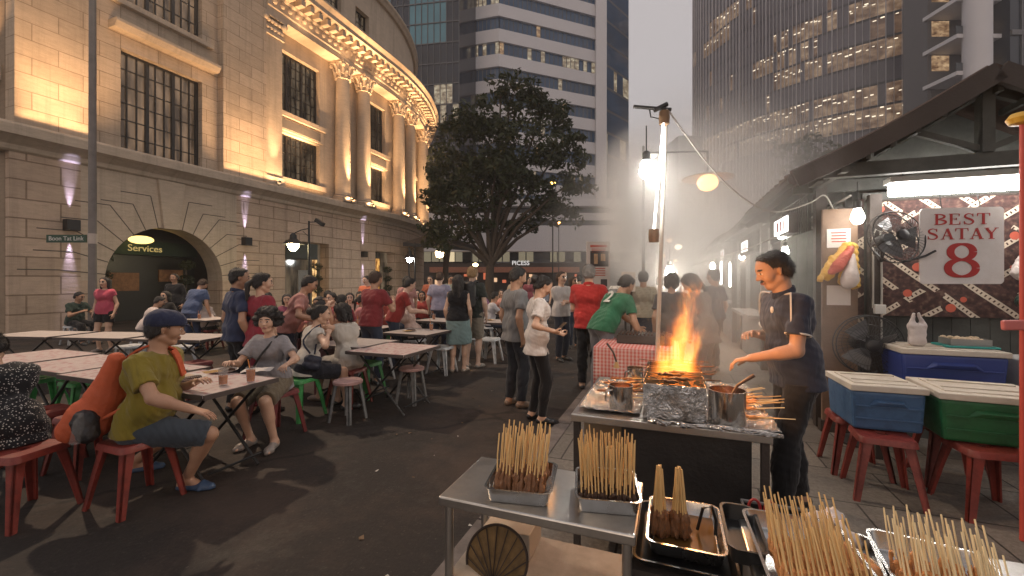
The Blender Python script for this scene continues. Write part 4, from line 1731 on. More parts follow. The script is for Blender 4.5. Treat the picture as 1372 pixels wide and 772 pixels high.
line = cat(ctrl[:5], 14)
L = len(line) - 1
g, fl, fn = MB(), MB(), MB()
dk = MB()
FHT = 4.3
GLOW = {}
for j in range(20):
 z0 = FHT * j + 1.0
 spans = {7: (.04, 1.0, .95, 2), 8: (.02, 1.0, .95, 2), 9: (.42, .46, .9, 2), 10: (.45, .92, .82, 2), 11: (.36, .62, .7, 2), 12: (.45, 1.0, .85, 2), 14: (.0, .22, .8, 2), 15: (.12, .34, .85, 2), 16: (.68, .86, .8, 2), 17: (.15, .32, .7, 2), 5: (.5, .8, .3, 2)}.get(j)
 for i in range(L):
  p, q = line[i], line[i + 1]
  f = i / L
  mi = 0
  if spans and spans[0] <= f <= spans[1] and rnd.random() < spans[2]:
   mi = 1 if rnd.random() < .8 else 2
  elif rnd.random() < .035:
   mi = 2
  g.add([(p.x, p.y, z0), (q.x, q.y, z0), (q.x, q.y, z0 + FHT - .45), (p.x, p.y, z0 + FHT - .45)], [(0, 1, 2, 3)], mi)
  g.add([(p.x, p.y, z0 + FHT - .45), (q.x, q.y, z0 + FHT - .45), (q.x, q.y, z0 + FHT), (p.x, p.y, z0 + FHT)], [(0, 1, 2, 3)], 3)
  if mi:
   # ceiling light fittings seen through the glass
   for _ in range(1 if rnd.random() < .75 else 2):
    c_ = lerp(p, q, rnd.uniform(.2, .8))
    nrm = Vector((q.y - p.y, -(q.x - p.x), 0)).normalized()
    if nrm.y > 0:
     nrm = -nrm
    zz = z0 + rnd.uniform(1.8, 3.6)
    dirv = (q - p).normalized()
    w, hgt = rnd.uniform(.12, .38), rnd.uniform(.12, .26)
    a0 = c_ + nrm * .03
    g.add([a0 - dirv * w + Vector((0, 0, zz)), a0 + dirv * w + Vector((0, 0, zz)), a0 + dirv * w + Vector((0, 0, zz + hgt)), a0 - dirv * w + Vector((0, 0, zz + hgt))], [(0, 1, 2, 3)], 4)
for i in range(L + 1):
 p = line[i]
 q = line[min(i + 1, L)] - line[max(i - 1, 0)]
 nrm = Vector((q.y, -q.x, 0)).normalized()
 if nrm.y > 0:
  nrm = -nrm
 for h_ in (0,):
  pp = p if not h_ else lerp(p, line[i + 1], .5)
  a0 = pp + nrm * .20
  w = .075 if (i + int(h_ * 2)) % 4 else .14
  fn.bar((a0.x, a0.y, 0), (a0.x, a0.y, 88), w, .26 if (i % 4) else .36, up=tuple(nrm))
LITG = interior('curve_lit_warm', (1, .68, .42), .24, (.35, .35, .7))
LITG2 = interior('curve_lit_dim', (1, .62, .38), .16, (.35, .35, .7))
g.build('curtain_wall', [pm('curve_glass', (.14, .13, .15), .16, var=.4, vscale=.1, spec=.6), LITG, LITG2, pm('curve_spandrel', (.05, .05, .06), .5), em('ceiling_fitting', (1, .84, .62), 1.0, False)], ct)
fn.build('fin_screen', pm('fin_metal', (.52, .50, .52), .45, var=.05), ct)
b = MB()
b.prism([(p.x + .6, p.y + 1.0) for p in line[::4]] + [(88, 118), (62, 128)], 0, 86)
b.build('core', pm('curve_core', (.06, .055, .06), .8), ct)
b = MB()
b.box((48.0, 119.0, 20.3), (6.5, 9, 40.5))
b.build('side_wing', pm('side_wing_grey', (.08, .075, .08), .7), ct)

# pale columned block to the right of it
pb = thing('balcony_block', 'pale apartment block with a thick round column and stacked balconies above the stall roof', 'building')
b = MB()
b.lathe([(1.5, 0), (1.5, 70)], 20, (64.5, 59.0, 0))
b.build('column', WHITE_PANEL, pb, smooth=40)
for j in range(12):
 b = MB()
 b.box((65.5, 62.0, 5.2 * j + 4.6), (6.5, 5.0, .55))
 sl = b.build('balcony', WHITE_PANEL, pb)
 b = MB()
 b.box((64.5, 59.6, 5.2 * j + 5.5), (4.6, .06, 1.1))
 b.build('balustrade', pm('balustrade_glass', (.09, .10, .11), .15), sl)
b = MB()
b.box((69, 66, 32), (13, 4, 64), mi=0)
b.box((82, 60, 32), (27, 3, 64), mi=1)
for j in range(12):
 b.box((64.4, 63.98, 5.2 * j + 3.0), (2.6, .1, 2.3), mi=2 if j in (6, 7, 8, 9) else 0)
b.build('block_wall', [pm('block_grey', (.13, .125, .13), .6), DARK_GLASS, LIT_B], pb)
b = MB()
for j in range(13):
 b.box((82, 58.4, 5.2 * j + 4.4), (27, .3, .7))
for i in range(10):
 b.box((70 + i * 2.6, 58.42, 32), (.2, .25, 64))
b.build('block_mullion', pm('block_mullion_grey', (.12, .12, .125), .5), pb)

# low buildings that close the street
for i, (x, y, w, d, h, col, lab) in enumerate(((40, 160, 12, 10, 32, (.12, .11, .115), 'slim grey tower seen end on through the smoke at the street end'),
          (29, 150, 16, 10, 7, (.10, .085, .08), 'long low building closing the far end of the street'),
          (44, 96, 11, 10, 12, (.09, .08, .08), 'squat dark block beneath the curved glass tower'))):
 o = thing('far_building', lab, 'building')
 b = MB()
 b.box((x, y, h / 2), (w, d, h))
 wl = b.build('wall', pm('far_wall_%d' % i, col, .8, var=.2, vscale=.5), o)
 for zz in range(1, int(h / 3.2)):
  for q in range(int(w / 1.8)):
   if rnd.random() < .55:
    b = MB()
    b.box((x - w / 2 + 1 + q * 1.8, y - d / 2 - .04, zz * 3.2), (1.2, .1, 1.6))
    b.build('window', DARK_GLASS if rnd.random() < .85 else LIT_B, o)
 b = MB()
 b.box((x, y, h + .25), (w + .4, d + .4, .5))
 b.build('roof', pm('far_roof', (.06, .055, .055), .9), o)

# ------------------------------------------------------------------ trees
BARK = pm('bark', (.075, .055, .04), .9, var=.35, vscale=9, bump=.8, bscale=30)


def leaf_mat(name, c):
 m = bpy.data.materials.new(name)
 t = NT(m)
 out_ = t.n('ShaderNodeOutputMaterial')
 d = t.n('ShaderNodeBsdfPrincipled', i_Roughness=.55)
 co = t.n('ShaderNodeTexCoord').outputs['Object']
 nz = t.n('ShaderNodeTexNoise', i_Scale=.9, i_Detail=3.0)
 t.l(co, nz.inputs['Vector'])
 n2 = t.n('ShaderNodeTexNoise', i_Scale=9.0, i_Detail=2.0)
 t.l(co, n2.inputs['Vector'])
 f = t.math('ADD', t.math('MULTIPLY', nz.outputs[0], .6), t.math('MULTIPLY', n2.outputs[0], .4))
 cc = t.ramp(f, [(.3, tuple(x * .5 for x in c)), (.5, c), (.7, (c[0] * 1.8, c[1] * 1.5, c[2] * 1.1))])
 t.l(cc, d.inputs['Base Color'])
 tr = t.n('ShaderNodeBsdfTranslucent')
 t.l(cc, tr.inputs[0])
 mx = t.n('ShaderNodeMixShader', i_0=.3)
 t.l(d.outputs[0], mx.inputs[1])
 t.l(tr.outputs[0], mx.inputs[2])
 t.l(mx.outputs[0], out_.inputs[0])
 return m


LEAF = leaf_mat('leaf_dark', (.036, .048, .014))


def leaves(b, c, r, n, size, rnd):
 for _ in range(n):
  v = Vector((rnd.gauss(0, 1), rnd.gauss(0, 1), rnd.gauss(0, 1))).normalized() * r * rnd.uniform(.35, 1.05) ** .6
  v.z *= .72
  p = Vector(c) + v
  nrm = (v.normalized() * .7 + Vector((rnd.uniform(-1, 1), rnd.uniform(-1, 1), rnd.uniform(-.2, 1.3)))).normalized()
  a = nrm.orthogonal().normalized()
  a = Matrix.Rotation(rnd.uniform(0, 2 * PI), 3, nrm) @ a
  w = nrm.cross(a)
  s = size * rnd.uniform(.6, 1.3)
  b.add([p - a * s, p + w * s * .42, p + a * s * .9, p - w * s * .42], [(0, 1, 2, 3)])


def tree(label, base, hgt, crown, seed, nl=90, size=.22, trunk_r=.32, group=None):
 """crown: list of (dx, dy, z, radius) lobes."""
 rnd = random.Random(seed)
 o = thing('street_tree', label, 'tree', base, 0, group)
 b = MB()
 fork = hgt * .26
 b.tube([(0, 0, -.1), (.03, 0, .4), (.05, .05, fork * .6), (.1, 0, fork)], [trunk_r * 1.35, trunk_r, trunk_r * .85, trunk_r * .75], 10)
 for (dx, dy, z, r) in crown:
  if rnd.random() < .55 or r > 1.5:
   q = Vector((dx * .35 + rnd.uniform(-.3, .3), dy * .35, lerp(fork, z, .45)))
   b.tube([(.1 + rnd.uniform(-.12, .12), 0, fork * .85), q, Vector((dx * .8, dy * .8, z - .25 * r)), Vector((dx, dy, z + .2 * r))], [trunk_r * .5, trunk_r * .34, trunk_r * .16, .02], 7)
 b.build('trunk', BARK, o, smooth=60)
 b = MB()
 for (dx, dy, z, r) in crown:
  n = int(nl * r * r)
  for _ in range(int(7 + r * 5)):
   v = Vector((rnd.gauss(0, 1), rnd.gauss(0, 1), rnd.gauss(0, 1))).normalized() * r * rnd.uniform(.45, 1.0)
   v.z *= .75
   leaves(b, (dx + v.x, dy + v.y, z + v.z), r * rnd.uniform(.28, .5), int(n / (5 + r * 4)), size, rnd)
 b.build('crown', LEAF, o)
 return o


rnd2 = random.Random(21)
tb = G(655, 27)
lob = []
for (px, py, r) in ((640, 150, 1.3), (690, 130, 1.5), (735, 160, 1.5), (655, 195, 1.9), (710, 195, 2.0), (755, 215, 1.3), (605, 220, 1.5), (640, 245, 1.8), (700, 245, 1.9), (745, 258, 1.2), (600, 270, 1.5), (650, 290, 1.2), (720, 285, 1.0), (590, 300, 1.0), (675, 115, .9), (770, 190, .8), (620, 175, 1.1), (590, 320, 1.0), (625, 318, .9), (675, 300, 1.1), (700, 305, .8), (750, 290, 1.1), (770, 250, 1.0), (585, 250, 1.1), (715, 150, 1.2), (665, 230, 1.6)):
 w = W(px, py, 27 + rnd2.uniform(-2, 2))
 lob.append((w.x - tb.x, w.y - tb.y, w.z, r))
tree('broad dark leafy street tree with forked trunk in front of the banded tower', tb, 11.5, [(a, b_, c_, d_ * 1.12) for a, b_, c_, d_ in lob], 5, 210, .20)
tb2 = G(596, 38)
lob = []
for (px, py, r) in ((600, 180, 1.4), (585, 215, 1.8), (605, 245, 2.0), (580, 270, 1.8), (610, 290, 1.6)):
 w = W(px, py, 38 + rnd2.uniform(-2, 2))
 lob.append((w.x - tb2.x, w.y - tb2.y, w.z, r))
tree('dim tree standing further back beside the curved corner of the stone building', tb2, 12, lob, 6, 60, .28)
tb3 = UV(9.0, 16)
k3 = tb3.y
tb3 = G(1078, 17)
lob = []
for (px, py, r) in ((1078, 195, .7), (1060, 205, .7), (1098, 205, .8), (1085, 225, .9), (1065, 235, .8), (1105, 240, .9)):
 w = W(px, py, 17 + rnd2.uniform(-1, 1))
 lob.append((w.x - tb3.x, w.y - tb3.y, w.z, r))
tree('small dark tree showing above the eaves of the food stalls', tb3, 6.5, lob, 8, 150, .14, .16)
# shrubs at the foot of the building
def topiary(label, p, h, n, seed, group=None):
 rnd = random.Random(seed)
 o = thing('topiary', label, 'plant', p, 0, group)
 b = MB()
 b.lathe([(.16, 0), (.2, .3), (.22, .36), (.19, .36), (.18, .3)], 14)
 b.build('pot', pm('pot_dark', (.03, .028, .026), .6), o, smooth=30)
 b = MB()
 b.tube([(0, 0, .3), (.02, 0, h * .6), (0, 0, h)], .028, 7)
 b.build('stem', BARK, o)
 b = MB()
 for i in range(n):
  leaves(b, (rnd.uniform(-.04, .04), rnd.uniform(-.04, .04), h - i * .62), .30, 260, .06, rnd)
 b.build('foliage', LEAF, o)


topiary('clipped ball topiary inside the left side of the arch', FA(2.35, 0, -1.2), 2.35, 3, 1)
topiary('tiered clipped topiary inside the right side of the arch', FA(5.05, 0, -1.1), 2.2, 3, 2)
topiary('three ball topiary in the lit shop opening under the fascia', FA(o2[1] - .5, 0, -.35), 2.3, 3, 3)
topiary('tiered topiary in the gold lit doorway near the corner', FA(o3[1] - .5, 0, -.3), 2.3, 3, 4)
# ------------------------------------------------------------------ food stalls along the right
DARKWOOD = pm('wood_dark_stain', (.045, .034, .028), .65, var=.35, vscale=5, bump=.3, dirt=.4)
GREYWOOD = pm('wood_grey_green', (.060, .062, .055), .65, var=.25, vscale=4, bump=.2, dirt=.5)
BROWNWOOD = pm('wood_board_brown', (.20, .125, .08), .6, var=.3, vscale=4, bump=.2, dirt=.5)
ROOFTILE = pm('roof_brown_tile', (.065, .040, .030), .75, var=.3, vscale=8, bump=.4, dirt=.4)
STEEL = pm('steel_worn', (.55, .54, .52), .30, 1.0, var=.12, vscale=9, bump=.06, bscale=90, dirt=.45, dirtcol=(.22, .19, .16))
BULB = em('bulb_white', (1, .93, .80), 190)
TUBE_EM = em('tube_white', (1, .96, .90), 11)
WIRE = pm('wire_dark', (.03, .03, .03), .6)
WIREPALE = pm('wire_pale', (.35, .33, .30), .6)


def batik():
 m = bpy.data.materials.new('batik_cloth')
 t = NT(m)
 out_ = t.n('ShaderNodeOutputMaterial')
 b = t.n('ShaderNodeBsdfPrincipled', i_Roughness=.85)
 t.l(b.outputs[0], out_.inputs[0])
 co = t.n('ShaderNodeTexCoord').outputs['Object']
 sx = t.n('ShaderNodeSeparateXYZ')
 t.l(co, sx.inputs[0])
 cb = t.n('ShaderNodeCombineXYZ')
 t.l(sx.outputs[0], cb.inputs[0])
 t.l(sx.outputs[2], cb.inputs[1])
 v = cb.outputs[0]
 base = t.n('ShaderNodeTexNoise', i_Scale=22.0, i_Detail=4.0)
 t.l(v, base.inputs['Vector'])
 c = t.ramp(base.outputs[0], [(.4, (.035, .016, .014)), (.55, (.065, .030, .025)), (.66, (.11, .065, .05))])
 # small flower sprigs
 v3 = t.n('ShaderNodeTexVoronoi', i_Scale=16.0)
 t.l(v, v3.inputs['Vector'])
 c = t.mix(t.ramp(v3.outputs['Distance'], [(.16, .8), (.22, 0.0)]), c, (.02, .012, .012))
 # slanting cream bands whose slant changes from field to field
 for ang, sc, lo, off in ((.72, 5.0, .76, .3), (-.62, 4.6, .78, .1)):
  mp = t.n('ShaderNodeMapping', i_Rotation=(0, 0, ang), i_Location=(off, .13, 0))
  t.l(v, mp.inputs[0])
  s2 = t.n('ShaderNodeSeparateXYZ')
  t.l(mp.outputs[0], s2.inputs[0])
  fr = t.math('FRACT', t.math('MULTIPLY', s2.outputs[1], sc))
  band = t.math('GREATER_THAN', fr, lo)
  rung = t.math('LESS_THAN', t.math('FRACT', t.math('MULTIPLY', s2.outputs[0], 26)), .35)
  mid = t.math('LESS_THAN', t.math('ABSOLUTE', t.math('SUBTRACT', fr, (1 + lo) / 2)), .055)
  hole = t.math('MULTIPLY', rung, mid)
  reg = t.n('ShaderNodeTexVoronoi', i_Scale=3.5)
  t.l(v, reg.inputs['Vector'])
  sep = t.n('ShaderNodeSeparateColor')
  t.l(reg.outputs['Color'], sep.inputs[0])
  pick = t.math('GREATER_THAN', sep.outputs[0], .48) if ang > 0 else t.math('LESS_THAN', sep.outputs[0], .48)
  f = t.math('MULTIPLY', t.math('MULTIPLY', band, pick), t.math('SUBTRACT', 1.0, hole))
  c = t.mix(f, c, (.50, .42, .33))
 vo = t.n('ShaderNodeTexVoronoi', i_Scale=6.8)
 vo.inputs['Randomness'].default_value = .8
 t.l(v, vo.inputs['Vector'])
 sep = t.n('ShaderNodeSeparateColor')
 t.l(vo.outputs['Color'], sep.inputs[0])
 disc = t.math('MULTIPLY', t.math('LESS_THAN', vo.outputs['Distance'], .30), t.math('GREATER_THAN', sep.outputs[1], .35))
 c = t.mix(disc, c, (.42, .085, .05))
 t.l(c, b.inputs['Base Color'])
 wv = t.n('ShaderNodeTexNoise', i_Scale=3.0, i_Detail=2.0)
 t.l(co, wv.inputs['Vector'])
 bp = t.n('ShaderNodeBump', i_Strength=.5, i_Distance=.08)
 t.l(wv.outputs[0], bp.inputs['Height'])
 t.l(bp.outputs[0], b.inputs['Normal'])
 return m


BATIK = batik()
U_E, U_R, Z_E, Z_R = 1.06, 2.46, 2.49, 3.24       # eave and ridge of the front stall
V_F, V_W = 4.6, 5.3                               # gable edge and end wall


def roof_line(u, ze=Z_E, zr=Z_R):
 """Height of the roof slope: straight with a slight kick at the eave."""
 f = abs(u - U_R) / (U_R - U_E)
 return zr - (zr - ze) * (f - .10 * math.sin(PI * min(f, 1)) * -1 * .6)


def stall(label, v0, v1, front, dz=0.0, du=0.0):
 o = thing('food_stall', label, 'food stall', UV(U_R, v0, 0), STREET)

 def L(u, v, z):
  return Vector((u + du - U_R, v - v0, z + dz))
 b = MB()
 us = [U_E + du * 0 + i * (2 * (U_R - U_E)) / 16 for i in range(17)]
 vs = []
 for v in (v0, v1):
  for th in (0, .07):
   for u in us:
    vs.append(L(u, v, roof_line(u) + th))
 n = len(us)
 fs = []
 for i in range(n - 1):
  fs += [(i, i + 1, 2 * n + i + 1, 2 * n + i), (n + i, 3 * n + i, 3 * n + i + 1, n + i + 1), (i, n + i, n + i + 1, i + 1), (2 * n + i, 2 * n + i + 1, 3 * n + i + 1, 3 * n + i)]
 fs += [(0, 2 * n, 3 * n, n), (n - 1, 2 * n - 1, 4 * n - 1, 3 * n - 1)]
 b.add(vs, fs)
 # tile courses
 k = int((v1 - v0) / .22)
 for i in range(k):
  v = v0 + .11 + i * .22
  pts = [L(u, v, roof_line(u) + .075) for u in us]
  b.tube(pts, .028, 6)
 rf = b.build('roof', ROOFTILE, o)
 b = MB()
 for i in range(n - 1):
  b.bar(L(us[i], v0 - .03, roof_line(us[i]) - .01), L(us[i + 1], v0 - .03, roof_line(us[i + 1]) - .01), .05, .155, up=(0, 0, 1))
 b.build('bargeboard', DARKWOOD, rf)
 b = MB()
 b.tube([L(U_E, v0, Z_E + .0), L(U_E, v1, Z_E + .0)], .055, 8)
 b.build('gutter', DARKWOOD, rf)
 if front:
  b = MB()
  for i in range(1, 15):
   u = us[i] + .04
   b.bar(L(u, v0 + .02, roof_line(u) - .10), L(u, v0 + .35, roof_line(u) - .10), .035, .05)
  b.build('lath', GREYWOOD, rf)
 b = MB()
 uw0 = 1.42
 # end wall of boards up to the tie beam
 x = uw0 + .4
 while x < 3.55:
  b.box(L(x + .07, v0 + .74, 1.22), (.135, .04, 2.44))
  x += .14
 b.build('board_wall', GREYWOOD, o)
 for (u, v) in ((1.48, v0 + .8), (3.5, v0 + .8), (1.48, v1 - .1), (3.5, v1 - .1)):
  b = MB()
  b.box(L(u, v, 1.27), (.10, .10, 2.54))
  b.build('post', DARKWOOD, o)
 b = MB()
 zt = 2.62
 b.bar(L(1.25, v0 + .14, zt - .06), L(3.7, v0 + .14, zt - .06), .07, .12)
 b.bar(L(1.25, v0 + .9, zt - .06), L(3.7, v0 + .9, zt - .06), .07, .12)
 b.bar(L(U_R, v0 + .14, zt), L(U_R, v0 + .14, Z_R - .05), .11, .08, up=(1, 0, 0))
 for s in (-1, 1):
  b.bar(L(U_R + s * .04, v0 + .14, zt + .04), L(U_R + s * .62, v0 + .14, 2.92), .05, .05)
  b.bar(L(U_R + s * .95, v0 + .16, zt + .02), L(U_R + s * .45, v0 + .16, zt + .30), .05, .05)
  for q in (.9, 1.0):
   pass
  b.bar(L(U_R + s * 1.32, v0 + .14, Z_E + .05), L(U_R + s * .02, v0 + .14, Z_R - .1), .05, .07)
 b.bar(L(1.45, v0 + .0, zt - .05), L(1.45, v1, zt - .05), .06, .10)
 b.bar(L(U_R, v0 + .1, Z_R - .06), L(U_R, v1, Z_R - .06), .06, .1)
 b.build('truss', GREYWOOD, o)
 b = MB()
 q = [L(1.3, v0 + .78, zt), L(3.66, v0 + .78, zt), L(U_R, v0 + .78, Z_R)]
 b.add(q + [x + Vector((0, .03, 0)) for x in q], [(0, 1, 2), (5, 4, 3), (0, 3, 4, 1), (1, 4, 5, 2), (2, 5, 3, 0)])
 b.build('gable_panel', pm('gable_grey', (.12, .125, .115), .7, var=.2, dirt=.5), o)
 # side to the street: a counter, slats above, a lit box sign
 b = MB()
 b.box(L(1.50, (v0 + .9 + v1) / 2, .45), (.08, v1 - v0 - 1.1, .9))
 b.box(L(1.46, (v0 + .9 + v1) / 2, .93), (.42, v1 - v0 - 1.0, .05))
 b.build('counter', pm('counter_steel_grey', (.17, .165, .16), .5, .3, dirt=.5), o)
 b = MB()
 nn = int((v1 - v0 - .9) / .09)
 for i in range(nn):
  b.box(L(1.42, v0 + .95 + i * .09, 2.30), (.03, .045, .40))
 b.build('slat_screen', GREYWOOD, o)
 b = MB()
 b.box(L(3.4, (v0 + .9 + v1) / 2, 1.3), (.06, v1 - v0 - 1.0, 2.5))
 b.build('rear_wall', pm('stall_back_pale', (.28, .26, .24), .7, var=.3, vscale=3, dirt=.6), o)
 b = MB()
 b.box((L(1.36, v0 + 1.7, 2.24)), (.10, .75, .24), mi=0)
 b.box((L(1.305, v0 + 1.7, 2.24)), (.012, .70, .19), mi=1)
 sg = b.build('lit_box_sign', [DARKWOOD, em('sign_box_white', (1, .96, .90), 3.2)], o)
 for q in range(3):
  b = MB()
  b.box(L(1.297, v0 + 1.5 + q * .17, 2.24), (.006, .05 + .02 * q, .12))
  b.build('sign_mark', pm('sign_red', (.4, .03, .03), .6), sg)
 return o, L


st1, L1 = stall('front food stall with a brown gabled roof, batik hanging and long white tube light', V_F, 7.55, True)
stall('second food stall along the pavement, its eave just behind the front stall', 7.65, 10.9, False, -.03, .02)
stall('third food stall down the row, wrapped in smoke and bulb light', 11.0, 14.2, False, .02, -.03)
stall('fourth food stall down the row in the haze', 14.3, 17.5, False, -.05, .03)
stall('farthest food stall at the end of the row', 17.6, 21.5, False, .03, 0)

# batik hanging on the end wall
o = thing('batik_hanging', 'brown batik cloth with orange discs and cream bands on the stall wall', 'cloth', UV(1.86, V_W + .01, 0), STREET)
b = MB()
nx, nz = 40, 14
vs, fs = [], []
for j in range(nz + 1):
 for i in range(nx + 1):
  x, z = i / nx * 1.75, 1.20 + j / nz * 1.14
  vs.append((x, -.02 + .012 * math.sin(x * 14 + z * 2) * (1 - j / nz * .5), z))
for j in range(nz):
 for i in range(nx):
  a = j * (nx + 1) + i
  fs.append((a, a + 1, a + nx + 2, a + nx + 1))
b.add(vs, fs)
bo = b.build('cloth_panel', BATIK, o, smooth=60)
b = MB()
b.tube([(-.02, -.01, 2.35), (1.8, -.01, 2.35)], .012)
b.build('rail', DARKWOOD, o)
# narrow batik strips beside the board post
o = thing('batik_strip', 'narrow strip of batik cloth beside the dark post', 'cloth', UV(1.79, V_W - .01, 0), STREET)
b = MB()
b.box((0.0, 0, 1.75), (.06, .012, 1.25))
b.build('cloth_panel', BATIK, o)
# board post with the bags
o = thing('board_post', 'broad brown timber board post at the corner of the front stall', 'post', UV(1.60, V_W - .06, 0), STREET)
b = MB()
b.box((0, 0, 1.14), (.30, .05, 2.28))
b.build('board', BROWNWOOD, o, bevel=.004)
b = MB()
b.box((0, 0, .06), (.34, .09, .12))
b.build('foot', DARKWOOD, o)
o = thing('dark_post', 'dark square post between the board post and the batik', 'post', UV(1.88, V_W - .09, 0), STREET)
b = MB()
b.box((0, 0, 1.2), (.10, .08, 2.4))
b.build('shaft', DARKWOOD, o, bevel=.004)
b = MB()
b.tube([(-.03, -.055, 1.28), (-.03, -.055, 2.0), (-.01, -.06, 2.05), (.03, -.055, 2.03), (.04, -.05, 1.6), (.04, -.05, .95)], .009, 6)
b.build('conduit', WIREPALE, o)
b = MB()
b.box((.02, -.06, 1.27), (.09, .05, .09))
b.build('socket', pm('socket_white', (.55, .53, .5), .5), o, bevel=.006)

# tube light under the tie beam
o = thing('tube_light', 'long white fluorescent batten glowing under the gable of the front stall', 'tube light', UV(1.92, 5.0, 2.43), STREET)
b = MB()
b.box((.62, 0, .055), (1.28, .16, .05))
b.build('housing', pm('batten_white', (.6, .6, .58), .5), o)
b = MB()
b.box((.62, 0, -.03), (1.24, .12, .115))
b.build('diffuser', em('batten_glow', (1, .94, .88), 17.0), o, bevel=.02)
b = MB()
for x in (.1, 1.14):
 b.tube([(x, 0, .08), (x, 0, .25)], .006, 6)
b.build('hanger', WIRE, o)


def bulb(label, p, r=.045, drop=.35, st=None, group='bare bulbs of the food stalls'):
 o = thing('light_bulb', label, 'light bulb', p, 0, group)
 b = MB()
 b.lathe([(.0, -r * 1.5), (r * .6, -r * 1.35), (r, -r * .6), (r * .95, 0), (r * .6, r * .9), (r * .5, r * 1.2)], 14)
 b.build('glass', st or BULB, o, smooth=60)
 b = MB()
 b.lathe([(r * .55, r * 1.2), (r * .6, r * 2.4), (.012, r * 2.7)], 12)
 b.build('socket', WIRE, o, smooth=30)
 b = MB()
 b.tube([(0, 0, r * 2.6), (0, 0, r * 2.6 + drop)], .006, 6)
 b.build('cord', WIRE, o)
 return o


bulb('bright bulb beside the board post of the front stall', W(1149, 289, 4.05), .055, .18, em('bulb_near', (1, .93, .82), 34))
bulb('bare bulb under the eave above the grill cook, nearest of three down the row', W(1047, 313, 5.6), .05, .2)
bulb('small bare bulb further down the eave, left of the cook', W(994, 343, 9.5), .055, .2)
bulb('tiny far bulb at the eave beside another lit bulb', W(972, 343, 12.0), .06, .2)
bulb('glaring bulb low over the far stall crowd', W(897, 364, 10.5), .10, .3)
bulb('bulb in the second stall behind the cook', W(1052, 336, 6.6), .05, .2)
bulb('upright white bulb at the mouth of the far stall', W(955, 356, 13), .07, .2)
for i, (px, py, Y, h) in enumerate(((966, 366, 9.4, .5), (978, 368, 8.8, .5))):
 o = thing('tube_lamp', ('pale upright tube lamp on a far stall post', 'second pale upright tube lamp on a far stall post')[i], 'tube light', W(px, py, Y))
 b = MB()
 b.tube([(0, 0, -h / 2), (0, 0, h / 2)], .018, 10)
 b.build('tube', em('tube_soft', (1, .95, .88), 14), o)
 b = MB()
 b.box((.03, .02, 0), (.03, .03, h + .06))
 b.build('batten', WIREPALE, o)

# cables along the eaves
for lab, pts, r, mt in (('pale cable sagging from the lamp mast to the front stall', [W(897, 150, 4.0), W(950, 222, 4.05), W(1000, 268, 4.1), W(1040, 284, 4.2), W(1085, 272, 4.3), W(1105, 262, 4.35), W(1118, 285, 4.4)], .008, WIREPALE),
     ('pale conduit along the eave of the stalls', [W(1140, 262, 4.3), W(1062, 305, 5.4), W(1010, 330, 7.0), W(960, 346, 9.5), W(925, 356, 12)], .012, WIREPALE)):
 b = MB()
 sm = cat(pts, 6)
 b.tube(sm, r, 6)
 tag(b.build('cable', mt, smooth=60), lab, 'cable')

# sign BEST SATAY 8, serif letters drawn as thick and thin strokes
RED = pm('sign_letter_red', (.42, .025, .022), .5, var=.05)


def ribbon(b, pts, ws, y=0.0, th=.003):
 """Flat stroke in the xz plane with a width at each point."""
 n = len(pts)
 lft, rgt = [], []
 for i in range(n):
  p0, p1 = pts[max(i - 1, 0)], pts[min(i + 1, n - 1)]
  dx, dz = p1[0] - p0[0], p1[1] - p0[1]
  l = math.hypot(dx, dz) or 1
  nx_, nz_ = -dz / l, dx / l
  w = ws[i] / 2
  lft.append((pts[i][0] + nx_ * w, pts[i][1] + nz_ * w))
  rgt.append((pts[i][0] - nx_ * w, pts[i][1] - nz_ * w))
 vs = [(p[0], y - th, p[1]) for p in lft] + [(p[0], y - th, p[1]) for p in rgt] + [(p[0], y, p[1]) for p in lft] + [(p[0], y, p[1]) for p in rgt]
 fs = []
 for i in range(n - 1):
  fs += [(i, n + i, n + i + 1, i + 1), (2 * n + i, i, i + 1, 2 * n + i + 1), (n + i, 3 * n + i, 3 * n + i + 1, n + i + 1)]
 b.add(vs, fs)


